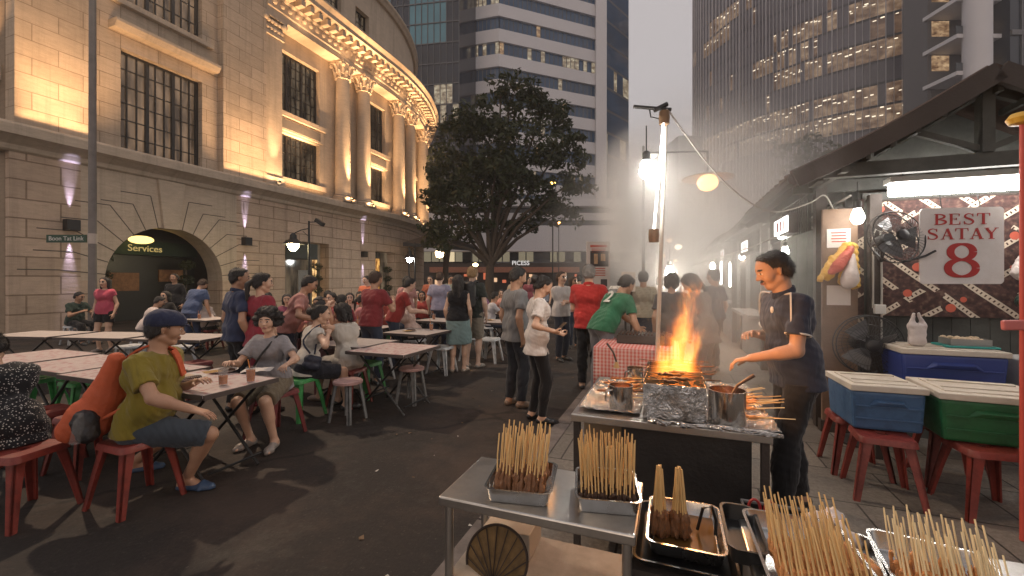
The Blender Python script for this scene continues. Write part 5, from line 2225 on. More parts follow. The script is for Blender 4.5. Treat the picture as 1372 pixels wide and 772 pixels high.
def glyph(b, ch, x, z, h, w, y):
 """Serif capital with its lower left corner at x, z. Each stroke sits a hair further out than the last."""
 K, T = h * .20, h * .055
 cnt = [0]

 def st(pts, ws):
  cnt[0] += 1
  ribbon(b, [(x + p[0] * w, z + p[1] * h) for p in pts], ws if isinstance(ws, list) else [ws] * len(pts), y - .0004 * cnt[0])

 def stem(px, z0=0.0, z1=1.0):
  st([(px, z0), (px, z1)], K)

 def serif(px, pz, l=.42):
  st([(px - l / 2, pz), (px + l / 2, pz)], T)
 if ch == 'B':
  stem(.22)
  for zc, hh, ww in ((.755, .245, .60), (.255, .255, .70)):
   a = [(.22 + ww * math.sin(PI * i / 14), zc + (hh - .03) * math.cos(PI * i / 14)) for i in range(15)]
   st(a, [T + (K * .85 - T) * math.sin(PI * i / 14) ** 1.5 for i in range(15)])
  serif(.16, .03, .32)
  serif(.16, .97, .32)
 elif ch == 'E':
  stem(.24)
  st([(.04, .97), (.84, .97)], T)
  st([(.04, .03), (.88, .03)], T)
  st([(.24, .52), (.62, .52)], T)
  st([(.84, .98), (.84, .74)], [T * 1.8, T * .5])
  st([(.88, .02), (.90, .28)], [T * 1.8, T * .5])
  st([(.62, .62), (.62, .42)], T)
 elif ch == 'S':
  c = [(.80, .76), (.72, .90), (.50, .975), (.28, .90), (.20, .76), (.28, .62), (.50, .52), (.72, .40), (.82, .25), (.72, .09), (.48, .025), (.24, .09), (.14, .26)]
  v = [Vector((p[0], p[1], 0)) for p in c]
  v = cat(v, 4)
  n_ = len(v)
  st([(p.x, p.y) for p in v], [T + (K * .9 - T) * max(0, math.sin(PI * min(1, max(0, (i / (n_ - 1) - .12) / .76)))) ** 1.2 for i in range(n_)])
  st([(.80, .70), (.80, .98)], [T, T * .8])
  st([(.14, .02), (.14, .32)], [T * .8, T])
 elif ch == 'T':
  stem(.5)
  st([(.04, .97), (.96, .97)], T)
  st([(.06, .98), (.03, .72)], [T * 1.8, T * .5])
  st([(.94, .98), (.97, .72)], [T * 1.8, T * .5])
  serif(.5, .03, .46)
 elif ch == 'A':
  st([(.16, .02), (.50, .98)], T * 1.2)
  st([(.50, .98), (.84, .02)], K)
  st([(.27, .33), (.72, .33)], T)
  serif(.14, .03, .32)
  serif(.84, .03, .38)
 elif ch == 'Y':
  st([(.14, .97), (.50, .46)], K)
  st([(.86, .97), (.50, .46)], T * 1.2)
  stem(.5, .02, .5)
  serif(.5, .03, .46)
  serif(.14, .97, .40)
  serif(.86, .97, .32)
 elif ch == '8':
  for zc, rz_, rx_ in ((.745, .225, .30), (.265, .245, .37)):
   n_ = 40
   st([(.5 + rx_ * math.cos(2 * PI * i / n_), zc + rz_ * math.sin(2 * PI * i / n_)) for i in range(n_ + 1)], [T * 1.2 + (K * .95 - T) * abs(math.cos(2 * PI * i / n_)) ** 1.3 for i in range(n_ + 1)])


sg = thing('stall_sign', 'white square sign with red serif lettering and a large red 8', 'sign', UV(2.40, 4.93, 1.52) , -.16)
b = MB()
pts = []
hw_, hh_, rr = .322, .338, .035
for cx_, cz_, a0 in ((hw_ - rr, hh_ - rr, 0), (-hw_ + rr, hh_ - rr, PI / 2), (-hw_ + rr, -hh_ + rr, PI), (hw_ - rr, -hh_ + rr, 1.5 * PI)):
 for i in range(6):
  a = a0 + PI / 2 * i / 5
  pts.append((cx_ + rr * math.cos(a), cz_ + rr * math.sin(a)))
Msg = Matrix(((1, 0, 0), (0, 0, -1), (0, 1, 0)))
b.prism(pts, -.006, .006, 0, Msg)
for v in range(len(b.v)):
 x_, y_, z_ = b.v[v]
 b.v[v] = (x_, y_, z_ + .338)
b.build('board', pm('sign_white_board', (.72, .68, .66), .45, var=.04, dirt=.3, dirtcol=(.46, .38, .31), dscale=4), sg)
b = MB()
for i, ch in enumerate('BEST'):
 glyph(b, ch, -.215 + i * .110, .525, .098, .100, -.0075)
for i, ch in enumerate('SATAY'):
 glyph(b, ch, -.275 + i * .112, .395, .098, .102, -.0075)
glyph(b, '8', -.145, .06, .30, .29, -.0075)
b.build('lettering', RED, sg)
b = MB()
for s in (-1, 1):
 b.tube([(s * .15, 0, .67), (s * .14, .05, .92)], .004, 6)
b.build('hanger', WIRE, sg)

# fans
def fan(label, p, rz, r, wall=True, tilt=0.0):
 o = thing('electric_fan', label, 'fan', p, rz)
 Mx = Matrix.Rotation(PI / 2 + tilt, 3, 'X')
 cage, dkm = pm('fan_cage', (.05, .05, .05), .4, .3), pm('fan_body', (.03, .03, .032), .45)
 b = MB()
 for face_ in (-1, 1):
  b.tube([Mx @ Vector((r * math.cos(a), r * math.sin(a), face_ * .035)) for a in [2 * PI * i / 28 for i in range(28)]], .006, 6, close=True)
  for rr_ in (.35, .7):
   b.tube([Mx @ Vector((r * rr_ * math.cos(a), r * rr_ * math.sin(a), face_ * (.035 + .05 * (1 - rr_)))) for a in [2 * PI * i / 24 for i in range(24)]], .0025, 4, close=True)
  for i in range(44):
   a = 2 * PI * i / 44
   b.tube([Mx @ Vector((r * .2 * math.cos(a), r * .2 * math.sin(a), face_ * .085)), Mx @ Vector((r * .7 * math.cos(a + .12), r * .7 * math.sin(a + .12), face_ * .066)), Mx @ Vector((r * math.cos(a + .2), r * math.sin(a + .2), face_ * .033))], .0019, 4)
 b.build('cage', cage, o)
 b = MB()
 for i in range(3):
  a0 = 2 * PI * i / 3
  vs = []
  for f, wd_ in ((.18, .35), (.5, .62), (.88, .5)):
   for s in (-1, 1):
    a = a0 + s * wd_
    vs.append(Mx @ Vector((r * f * math.cos(a), r * f * math.sin(a), s * .03)))
  b.add(vs, [(0, 1, 3, 2), (2, 3, 5, 4)])
 bl = b.build('blade', pm('fan_blade', (.10, .10, .105), .35, coat=.2), o)
 sl = bl.modifiers.new('thick', 'SOLIDIFY')
 sl.thickness = .004
 b = MB()
 b.lathe([(.0, .098), (r * .12, .096), (r * .2, .088), (r * .2, .06)], 18, M=Mx)
 b.build('hub', dkm, o, smooth=40)
 b = MB()
 b.lathe([(r * .26, -.06), (r * .3, -.1), (r * .26, -.2), (.02, -.23)], 16, M=Mx)
 b.build('motor', dkm, o, smooth=40)
 b = MB()
 if wall:
  b.tube([(0, .12, 0), (.02, .16, -.12), (.06, .22, -.2), (.06, .30, -.12)], .018, 8)
  b.tube([(r * .2, -.02, -r * .98), (r * .9, -.06, -r * .75), (r * 1.25, -.07, -r * .55)], .010, 6)
 else:
  b.tube([(0, .10, 0), (0, .12, -r * 1.2), (0, .12, -p.z + .05)], .016, 8)
  b.lathe([(.20, -p.z), (.20, -p.z + .02), (.05, -p.z + .06), (.02, -p.z + .07)], 20, (0, .12, 0))
 b.build('bracket' if wall else 'stand', dkm, o, smooth=40)
 return o


fan('round black wall fan mounted beside the white sign', W(1200, 318, 3.85), STREET + .35, .232, True, -.22)
fan('black pedestal fan standing behind the blue cool box', W(1163, 462, 3.95), STREET + .1, .27, False)

# carrier bags hung on the board post
def blob(name, label, cat_, prims, mat, res=.006, amp=.004, nf=60, clips=(), parent=None, loc=None):
 q = SDF()
 for a, c, r1, r2 in prims:
  q.cap(a, c, r1, r2, k=.02)
 V_, F_ = q.mesh(res, clips, noise_amp=amp, noise_f=nf, seed=int(1000 * abs(prims[0][0][0] + prims[0][2])))
 o_ = np_obj(name, V_, F_, mat, parent)
 if loc is not None:
  o_.location = loc
 if label:
  tag(o_, label, cat_)
 return o_


PLY = pm('bag_yellow', (.70, .42, .06), .4, var=.15, bump=.5, bscale=25)
PLR = pm('bag_red', (.55, .10, .06), .4, var=.15, bump=.5, bscale=25)
PLW = pm('bag_white', (.62, .55, .52), .4, var=.08, bump=.5, bscale=25)
bp0 = UV(1.60, V_W - .17, 0)
blob('carrier_bag', 'yellow plastic carrier bag hanging on the right of the board post', 'bag', [((.08, 0, 1.90), (.10, 0, 1.52), .035, .055), ((.05, 0, 1.88), (.02, .02, 1.55), .03, .05), ((.12, 0, 1.9), (.15, .02, 1.5), .02, .03)], PLY, amp=.008, loc=bp0)
blob('carrier_bag', 'yellow bag spread out to the left beneath the red one', 'bag', [((.02, .0, 1.90), (-.17, -.02, 1.60), .03, .05), ((-.1, 0, 1.78), (-.25, -.02, 1.56), .03, .025)], PLY, amp=.008, loc=bp0)
blob('carrier_bag', 'red plastic bag slung across the yellow bags', 'bag', [((.03, -.06, 1.86), (-.12, -.08, 1.68), .03, .055), ((-.03, -.07, 1.8), (-.17, -.08, 1.64), .03, .035)], PLR, amp=.006, loc=bp0)
blob('carrier_bag', 'pale pink plastic bag hanging lowest in the bunch', 'bag', [((.03, -.09, 1.80), (-.02, -.11, 1.56), .015, .075), ((-.02, -.11, 1.60), (-.04, -.11, 1.53), .065, .06)], PLW, amp=.004, loc=bp0)
for zc, hgt, lab, k_ in ((1.98, .19, 'small white notice with red lines pinned above the carrier bags', 0), (1.40, .20, 'blank white paper pinned below the carrier bags', 1)):
 o = thing('paper_notice', lab, 'notice', UV(1.585, V_W - .095, zc), STREET)
 b = MB()
 b.box((0, 0, 0), (.20, .004, hgt))
 b.build('sheet', pm('paper_white', (.66, .62, .60), .7, var=.05), o)
 if k_ == 0:
  b = MB()
  for q in range(4):
   b.box((0, -.0035, .055 - q * .03), (.13 - .01 * (q % 2), .002, .011))
  b.build('print', RED, o)

# coolers, stools and odds and ends in front of the stall
def cooler(label, p, rz, w, d, h, body, lid, group=None):
 o = thing('cool_box', label, 'cool box', p, rz, group)
 b = MB()
 b.box((0, 0, h / 2), (w, d, h), taper=.94)
 bo = b.build('body', body, o, bevel=.022)
 b = MB()
 for z in (.30, .62):
  b.box((0, -d / 2 + .006 - .012 * z, h * z), (w * .9, .012, .012))
 b.build('groove', body, bo, bevel=.003)
 b = MB()
 b.box((0, 0, h + .022), (w + .02, d + .02, .045))
 b.box((0, 0, h + .048), (w * .86, d * .78, .012))
 li = b.build('lid', lid, o, bevel=.010)
 b = MB()
 b.box((0, d * .2, h + .058), (w * .8, .02, .012))
 b.box((0, -d * .2, h + .058), (w * .8, .02, .012))
 b.build('rib', lid, li, bevel=.003)
 b = MB()
 b.add([(-w * .20, -d / 2 - .001, h * .80), (w * .20, -d / 2 - .001, h * .80), (w * .28, -d / 2 + .0, h * .62), (-w * .28, -d / 2 + .0, h * .62),
           (-w * .17, -d / 2 - .035, h * .76), (w * .17, -d / 2 - .035, h * .76), (w * .22, -d / 2 - .02, h * .66), (-w * .22, -d / 2 - .02, h * .66)],
          [(4, 5, 6, 7)[::-1], (0, 1, 5, 4)[::-1], (1, 2, 6, 5)[::-1], (2, 3, 7, 6)[::-1], (3, 0, 4, 7)[::-1]])
 b.build('handle', body, o, bevel=.006)
 return o


CB1 = pm('cooler_blue', (.055, .125, .25), .38, var=.15, bump=.05, dirt=.5, dscale=7)
CB2 = pm('cooler_green', (.018, .13, .045), .38, var=.15, bump=.05, dirt=.5, dscale=7)
CB3 = pm('cooler_royal', (.035, .06, .24), .38, var=.10, bump=.05, dirt=.2)
CLID = pm('cooler_lid_cream', (.62, .55, .46), .5, var=.06, dirt=.35, dirtcol=(.28, .2, .14))
cooler('mid blue cool box with a cream lid on two red stools', UV(1.46, 4.08, .455), STREET + .03, .44, .50, .285, CB1, CLID)
cooler('green cool box with a cream lid beside the mid blue one', UV(2.04, 4.00, .455), STREET - .06, .60, .52, .285, CB2, CLID)
o = thing('side_table', 'dark low table carrying the royal blue cool box against the stall wall', 'table', UV(2.18, 4.78, 0), STREET)
b = MB()
b.box((0, 0, .60), (1.1, .5, .04))
b.build('tabletop', GREYWOOD, o)
for sx in (-1, 1):
 for sy in (-1, 1):
  b = MB()
  b.bar((sx * .5, sy * .2, 0), (sx * .5, sy * .2, .58), .05)
  b.build('leg', DARKWOOD, o)
cooler('long royal blue cool box in the back row under the white sign', UV(2.17, 4.75, .622), STREET, .68, .42, .31, CB3, CLID)
o = thing('white_cabinet', 'small white cabinet with latches right of the royal blue cool box', 'cabinet', UV(2.80, 4.72, .622), STREET)
b = MB()
b.box((0, 0, .15), (.42, .38, .30))
b.build('case', pm('cabinet_white', (.5, .5, .48), .5, dirt=.3), o, bevel=.012)
for z in (.10, .2):
 b = MB()
 b.box((-.1, -.2, z), (.05, .02, .03))
 b.build('latch', STEEL, o)

blob('carrier_bag', 'white plastic carrier bag with loop handles standing on the royal blue cool box', 'bag',
     [((-.02, 0, .035), (.02, 0, .035), .042, .042), ((-.02, 0, .04), (-.045, 0, .165), .042, .028), ((.02, 0, .04), (.045, 0, .165), .042, .028), ((0, 0, .05), (0, 0, .15), .045, .04), ((-.055, 0, .16), (-.03, 0, .265), .020, .010), ((.055, 0, .16), (.012, 0, .27), .022, .010), ((-.03, .02, .16), (-.012, .02, .27), .02, .009)],
     PLW, .005, .003, 70, loc=UV(1.98, 4.66, .995))
o = thing('food_tub', 'clear tub of peeled food pieces on a turquoise board', 'tub', UV(2.32, 4.72, .99), STREET)
b = MB()
b.box((0, 0, .008), (.34, .24, .014))
b.build('board', pm('board_turquoise', (.03, .30, .27), .5), o, bevel=.004)
b = MB()
b.prism([(-.13, -.09), (.13, -.09), (.13, .09), (-.13, .09)], .017, .022)
for (a, c) in (((-.13, -.09), (.13, -.09)), ((.13, -.09), (.13, .09)), ((.13, .09), (-.13, .09)), ((-.13, .09), (-.13, -.09))):
 b.bar((a[0], a[1], .045), (c[0] * 1.0, c[1] * 1.0, .045), .004, .055)
b.build('tub', pm('tub_clear', (.6, .6, .58), .15, trans=.6), o)
b = MB()
rr_ = random.Random(3)
for i in range(60):
 b.sphere((rr_.uniform(-.11, .11), rr_.uniform(-.075, .075), .035 + rr_.uniform(0, .04)), rr_.uniform(.013, .02), 8, sc=(1.3, .9, .8))
b.build('contents', pm('peeled_food', (.62, .48, .32), .5, var=.2), o, smooth=60)
blob('carrier_bag', 'silvery white bag hanging on the batik right of the sign', 'bag', [((0, 0, .22), (-.05, 0, .0), .012, .06), ((0, 0, .2), (.03, 0, -.02), .012, .05)], PLW, .006, .008, 60, loc=UV(2.93, 5.12, 1.62))
blob('carrier_bag', 'dark green bag hanging below the silvery one on the batik', 'bag', [((0, 0, .15), (-.03, 0, -.05), .02, .07), ((0, 0, .12), (.05, 0, -.04), .02, .06)], pm('bag_dark_green', (.03, .06, .05), .4, bump=.5, bscale=25), .006, .008, 60, loc=UV(2.96, 5.12, 1.42))

# red framed banner stand at the right edge
o = thing('banner_stand', 'white banner board in a red tubular frame with a yellow cap', 'banner stand', G(1370, 2.52), STREET + .12)
RF = pm('frame_red', (.50, .075, .055), .45, var=.12, dirt=.3)
b = MB()
for x in (0, .62):
 b.tube([(x, 0, .01), (x, 0, 2.50)], .013, 10)
for z in (.25, 1.18, 2.44):
 b.tube([(0, 0, z), (.62, 0, z)], .016, 8)
b.build('frame', RF, o, smooth=40)
b = MB()
b.box((.31, 0, 1.81), (.55, .008, 1.20), mi=0)
b.box((.31, 0, .715), (.55, .008, .88), mi=0)
b.box((.31, -.006, .62), (.50, .006, .35), mi=1)
b.build('panel', [pm('banner_white', (.55, .52, .48), .6, var=.08, dirt=.2), pm('banner_green', (.05, .16, .07), .6)], o)
b = MB()
for z in (2.2, 1.7, 1.42):
 b.tube([(.06, -.008, z), (.2, -.008, z - .1), (.4, -.008, z + .02)], .006, 5)
b.build('banner_mark', RED, o)
b = MB()
b.bar((-.12, -.03, 1.285), (.1, -.03, 1.295), .03, .06)
b.build('clamp', pm('clamp_pink', (.45, .13, .12), .5), o, bevel=.01)
b = MB()
b.lathe([(.0, 2.47), (.055, 2.48), (.07, 2.51), (.05, 2.54), (0, 2.55)], 16)
b.build('cap', pm('cap_yellow', (.55, .33, .04), .4), o, smooth=50)
# ------------------------------------------------------------------ stools and folding tables
def plastic(name, c):
 return pm('plastic_' + name, c, .42, var=.2, vscale=7, bump=.08, bscale=70, dirt=.75, dscale=9)


P_RED, P_GRN, P_GRY, P_WHT, P_MAR = plastic('red', (.22, .032, .022)), plastic('green', (.05, .30, .08)), plastic('grey', (.22, .23, .23)), plastic('white', (.52, .54, .55)), plastic('maroon', (.16, .03, .03))


def make_stool(mat, label, group, rnd_=False, h=.45, seatmat=None):
 o = thing('stool', label, 'stool', (0, 0, -50), 0, group)
 b = MB()
 if rnd_:
  b.lathe([(.0, h), (.145, h), (.158, h - .01), (.158, h - .035), (.150, h - .035), (.148, h - .015), (0, h - .012)], 24)
 else:
  s, r = .165, .05
  prof = []
  for cx_, cy_, a0 in ((s - r, s - r, 0), (-s + r, s - r, PI / 2), (-s + r, -s + r, PI), (s - r, -s + r, 1.5 * PI)):
   for i in range(6):
    a = a0 + PI / 2 * i / 5
    prof.append((cx_ + r * math.cos(a), cy_ + r * math.sin(a)))
  n = len(prof)
  rings = [(.20, h - .004), (.86, h - .001), (.95, h), (1.0, h - .012), (1.03, h - .042), (1.0, h - .042), (.97, h - .02), (.2, h - .018)]
  vs = [(p[0] * k_, p[1] * k_, z) for k_, z in rings for p in prof]
  fs = [(i * n + j, i * n + (j + 1) % n, (i + 1) * n + (j + 1) % n, (i + 1) * n + j) for i in range(len(rings) - 1) for j in range(n)]
  fs += [((len(rings) - 1) * n + j, (len(rings) - 1) * n + (j + 1) % n, (j + 1) % n, j) for j in range(n)]
  b.add(vs, fs)
 b.build('seat', seatmat or mat, o, smooth=35)
 for sx in (-1, 1):
  for sy in (-1, 1):
   b = MB()
   t0, t1 = (.140, .205) if not rnd_ else (.10, .15)
   w0, w1 = (.062, .036) if not rnd_ else (.045, .035)
   for ax in (0, 1):
    vs = []
    for z, t_, w_ in ((h - .02, t0, w0), (h * .55, lerp(t0, t1, .45), lerp(w0, w1, .55)), (0, t1, w1)):
     for e in (0, -1):
      for q in (0, .012):
       x_, y_ = t_ - q, t_ + e * w_
       if ax == 0:
        vs.append((sx * x_, sy * y_, z))
       else:
        vs.append((sx * y_, sy * x_, z))
    fs = []
    for i in (0, 1):
     a = i * 4
     fs += [(a, a + 2, a + 6, a + 4), (a + 1, a + 5, a + 7, a + 3), (a, a + 4, a + 5, a + 1), (a + 2, a + 3, a + 7, a + 6)]
    fs += [(0, 1, 3, 2), (8, 10, 11, 9)]
    b.add(vs, fs)
   b.build('leg', mat, o)
 return o


STP = {}


def stool(kind, x, y, rz, label):
 key = kind
 if key not in STP:
  mat, grp, rn, sm = {'red': (P_RED, 'red plastic stools', False, None), 'green': (P_GRN, 'green plastic stools', False, None), 'grey': (P_GRY, 'grey stools with pink seats', True, plastic('pink_seat', (.42, .26, .24))),
       'white': (P_WHT, 'white plastic stools', False, None), 'maroon': (P_MAR, 'dark red plastic stools', False, None)}[kind]
  STP[key] = make_stool(mat, label, grp, rn, .45, sm)
  STP[key].location = (x, y, 0)
  STP[key].rotation_euler = (0, 0, rz)
  return STP[key]
 return dup(STP[key], (x, y, 0), rz, label)


def vinyl():
 m = bpy.data.materials.new('vinyl_floral')
 t = NT(m)
 out_ = t.n('ShaderNodeOutputMaterial')
 b = t.n('ShaderNodeBsdfPrincipled', i_Roughness=.35)
 t.l(b.outputs[0], out_.inputs[0])
 co = t.n('ShaderNodeTexCoord').outputs['Object']
 vo = t.n('ShaderNodeTexVoronoi', i_Scale=17.0)
 t.l(co, vo.inputs['Vector'])
 c = t.ramp(vo.outputs['Distance'], [(.2, (.42, .15, .16)), (.36, (.52, .41, .39)), (.6, (.56, .47, .44))])
 nz = t.n('ShaderNodeTexNoise', i_Scale=3.0, i_Detail=6.0)
 t.l(co, nz.inputs['Vector'])
 c = t.mix(t.ramp(nz.outputs[0], [(.5, 0.0), (.8, .4)]), c, (.3, .24, .22))
 t.l(c, b.inputs['Base Color'])
 return m


VINYL = vinyl()
PALETOP = pm('table_pale', (.47, .42, .39), .4, var=.1, dirt=.35)
LEGM = pm('leg_black_tube', (.022, .022, .022), .4, .3)
GRIP = pm('edge_rubber', (.07, .055, .05), .6)


def make_table(w, d, top, label, group):
 o = thing('folding_table', label, 'table', (0, 0, -50), 0, group)
 h = .72
 b = MB()
 b.box((0, 0, h - .012), (w, d, .022))
 tp = b.build('tabletop', top, o, bevel=.004)
 b = MB()
 for (a, c, s) in (((-w / 2, -d / 2), (w / 2, -d / 2), 0), ((w / 2, -d / 2), (w / 2, d / 2), 1), ((w / 2, d / 2), (-w / 2, d / 2), 0), ((-w / 2, d / 2), (-w / 2, -d / 2), 1)):
  e = .013 if s == 0 else -.013
  b.bar((a[0] + (e if a[0] < c[0] else -e if s == 0 else 0), a[1], h - .016), (c[0] - (e if a[0] < c[0] else -e if s == 0 else 0), c[1], h - .016), .012, .036)
 b.build('edge_band', GRIP, tp)
 for s in (-1, 1):
  y_ = s * d * .34
  for k_ in (-1, 1):
   b = MB()
   yy = y_ + .014 * k_
   b.tube([(-k_ * w * .40, yy, .012), (k_ * w * .36, yy, h - .045)], .013, 8)
   b.build('leg', LEGM, o)
 for k_ in (-1, 1):
  for x_, z_ in ((-k_ * w * .40, .10), (k_ * w * .36, h - .045)):
   b = MB()
   b.tube([(x_, -d * .35, z_), (x_, d * .35, z_)], .0105, 6)
   b.build('stretcher', LEGM, o)
 return o


TBP = {}


def table(kind, x, y, rz, label):
 if kind not in TBP:
  w, d, m_, g_ = {'row': (.92, .72, VINYL, 'folding tables in the front row'), 'near': (.95, .62, VINYL, 'folding tables in the front row'), 'pale': (1.15, .72, PALETOP, 'pale folding tables'),
      'sq': (.82, .78, VINYL, 'square folding tables'), 'sqp': (.86, .74, PALETOP, 'pale folding tables')}[kind]
  TBP[kind] = make_table(w, d, m_, label, g_)
  TBP[kind].location = (x, y, 0)
  TBP[kind].rotation_euler = (0, 0, rz)
  return
 dup(TBP[kind], (x, y, 0), rz, label)


def tuv(kind, u, v, label, drz=0.0):
 p = UV(u, v)
 table(kind, p.x, p.y, STREET + drz, label)


tuv('near', -3.62, 2.39, 'pink floral folding table with drinks, between the capped man and the curly haired woman')
tuv('row', -4.62, 2.46, 'pink floral folding table touching the left side of the drinks table')
tuv('row', -5.57, 2.50, 'pink floral folding table, third from the right in the front row')
tuv('row', -6.55, 2.54, 'pink floral folding table at the far left of the front row')
for x, y, l in ((-7.35, 6.65, 'pale folding table leftmost in the row before the woman in pink'), (-6.1, 6.50, 'pale folding table second in the row before the woman in pink'), (-4.85, 6.32, 'pale folding table behind the cap, right end of the second row')):
 table('pale', x, y, -.12, l)
tuv('sq', -3.18, 4.38, 'pink square folding table standing empty in the open, nearest the bare street')
tuv('sqp', -3.98, 4.62, 'pale square table where the woman in white leans on her elbows')
TLAB = ['pale square table behind the empty pink one', 'pale square table by the maroon shirted man', 'pale square table right of the woman in the blue skirt', 'pale square table behind the lady in the black top',
  'pale square table further back below the awning lamp', 'pale square table beside the tree trunk', 'pale square table deep in the crowd before the lamp', 'pale square table near the seated man in white by the arch',
  'pale square table near the waiter in blue', 'pale square table in the crowd below the cube light', 'pale square table at the very back of the crowd']
TPOS = [(-1.55, 6.95), (-2.6, 7.6), (-.28, 8.7), (-1.5, 9.0), (-1.9, 11.2), (-.4, 11.0), (-3.6, 9.2), (-6.6, 9.3), (-5.0, 8.7), (-4.6, 10.6), (-3.0, 12.6)]
for (x, y), l in zip(TPOS, TLAB):
 table('sqp', x, y, STREET + random.uniform(-.1, .1), l)

SR_ = STREET
for kind, x, y, rz, l in (
 ('red', -2.63, 2.98, SR_, 'red plastic stool under the man in the flat cap'),
 ('red', -3.22, 2.80, SR_ + .25, 'red plastic stool under the woman in the speckled black dress'),
 ('red', -3.98, 3.62, SR_, 'empty red stool at the table edge, left of two side by side'),
 ('red', -3.50, 3.52, SR_ + .1, 'empty red stool just behind the orange bag'),
 ('maroon', -2.37, 4.26, SR_, 'dark red stool under the curly haired woman'),
 ('green', -2.42, 4.85, SR_, 'bright green stool under the woman in the white vest'),
 ('green', -1.98, 5.75, SR_, 'green stool tucked behind the empty pink table'),
 ('green', -4.75, 4.72, SR_, 'green stool under the front row tables, left of the orange bag'),
 ('green', -5.35, 4.85, SR_, 'green stool under the front row tables at the far left'),
 ('green', -4.1, 4.55, SR_, 'green stool seen through the crossed legs behind the cap man'),
 ('grey', -1.82, 4.72, SR_, 'grey stool with a round pink seat standing free by the empty pink table'),
 ('grey', -1.28, 5.42, SR_, 'grey stool with a round pink seat on the far right of the pink table'),
 ('white', -1.18, 7.15, SR_, 'white stool left of the woman in the blue skirt'),
 ('white', -.42, 8.15, SR_, 'white stool on the right of a pair by the grey shirted man'),
 ('white', -.80, 8.35, SR_ + .2, 'white stool on the left of a pair by the grey shirted man'),
 ('white', -2.1, 6.6, SR_, 'white stool beside the maroon shirted man'),
 ('white', -5.6, 7.15, SR_, 'white stool before the second row, near the man in the white shirt'),
 ('white', -6.5, 7.25, SR_, 'white stool behind the second row under the street lamp pole'),
 ('maroon', -4.3, 5.75, SR_, 'dark red stool beside the navy shirted man'),
 ('red', -5.4, 5.75, SR_, 'red stool in front of the second row'),
 ('red', -6.6, 5.95, SR_, 'red stool in front of the second row at the left'),
):
 stool(kind, x, y, rz, l)
for (u, v), l in zip(((1.42, 3.82), (1.40, 4.26), (1.96, 3.78), (2.0, 4.25)), ('scuffed red stool under the front of the mid blue cool box', 'scuffed red stool under the back of the mid blue cool box', 'scuffed red stool under the front of the green cool box', 'scuffed red stool under the back of the green cool box')):
 p = UV(u, v)
 stool('red', p.x, p.y, SR_ + random.uniform(-.12, .12), l)

# glasses and food on the near table
GLASS = pm('glass_clear', (.45, .45, .45), .05, alpha=.16, var=0)
TEA = pm('iced_tea', (.50, .15, .012), .15, var=.2)


def at_z(px, py, z):
 Y = F * (CAM_H - z) / (py - CY)
 return G(px, Y, z)


for px, py, hh, lv, lab, lime in ((299, 516, .135, .075, 'half empty glass of pale tea', 0), (336, 512, .125, .10, 'full glass of amber iced tea with a straw', 1)):
 p = at_z(px, py, .722)
 o = thing('drink_glass', lab + ' on the pink floral table', 'glass', p)
 b = MB()
 b.lathe([(.0, .0), (.030, .0), (.037, hh), (.035, hh), (.0285, .008), (0, .008)], 18)
 b.build('glass', GLASS, o, smooth=40)
 b = MB()
 b.lathe([(.0, .010), (.0275, .010), (.0275 + .007 * lv / hh, lv), (0, lv)], 18)
 b.build('tea', TEA, o, smooth=40)
 b = MB()
 for i in range(4):
  b.box((.01 * math.cos(i * 2), .01 * math.sin(i * 2), lv - .008 + .004 * i), (.018, .018, .018), i)
 b.build('ice', GLASS, o)
 if lime:
  b = MB()
  b.tube([(.01, 0, .02), (-.03, .01, hh + .06)], .004, 6)
  b.build('straw', pm('straw_orange', (.6, .22, .04), .5), o)
GPROTO = o
PAPER = pm('food_paper', (.55, .50, .46), .7)
MEATC = pm('satay_char', (.06, .026, .012), .45, var=.7, vscale=45, bump=.6, bscale=80)
MEATR = pm('satay_raw', (.60, .27, .09), .45, var=.35, vscale=40, bump=.6, bscale=70)
STICK = pm('bamboo_stick', (.68, .44, .18), .6, var=.3, vscale=10)
STICKP = pm('bamboo_stick_pale', (.76, .58, .33), .6, var=.25, vscale=10)
for px, py, lab in ((255, 508, 'paper plate of satay beside the glasses'), (232, 498, 'white plate with dark leftovers by the cap man'), (300, 498, 'plate of grilled satay in the middle of the table')):
 p = at_z(px, py, .722)
 o = thing('plate', lab, 'plate', p, random.uniform(-1, 1))
 b = MB()
 b.lathe([(0, .004), (.07, .004), (.11, .018), (.115, .02), (.11, .014), (.07, .0), (0, .0)], 22)
 b.build('dish', PAPER, o, smooth=40)
 b = MB()
 for i in range(9):
  y = -.06 + i * .014
  b.tube([(-.02, y, .016), (.04, y + .004, .02), (.07, y, .017)], [.007, .01, .006], 6)
  b.tube([(-.16, y - .01, .02), (-.02, y, .016)], .0016, 4, mi=1)
 b.build('satay', [MEATC, STICK], o)
PPROTO = o
for i, ((x, y), l) in enumerate(zip(TPOS, TLAB)):
 q_ = random.Random(i)
 dup(GPROTO, (x + q_.uniform(-.3, .3), y + q_.uniform(-.25, .25), .722), q_.uniform(0, 3), 'tea glass on the ' + l, group='glasses on the far tables')
 if i % 2 == 0:
  dup(PPROTO, (x + q_.uniform(-.25, .25), y + q_.uniform(-.2, .2), .722), q_.uniform(0, 3), 'plate of satay on the ' + l, group='plates on the far tables')
p = UV(-3.18, 4.38)
o = thing('paper_wrapper', 'crumpled pale paper next to the curly haired woman', 'paper', at_z(372, 497, .724) + Vector((-.18, 0, 0)), .3)
b = MB()
n = 9
vs = [((i - 4) * .03, (j - 4) * .022, .004 + .012 * abs(math.sin(i * 2.3 + j * 1.7))) for j in range(n) for i in range(n)]
b.add(vs, [(j * n + i, j * n + i + 1, (j + 1) * n + i + 1, (j + 1) * n + i) for j in range(n - 1) for i in range(n - 1)])
b.build('sheet', PAPER, o, smooth=30)

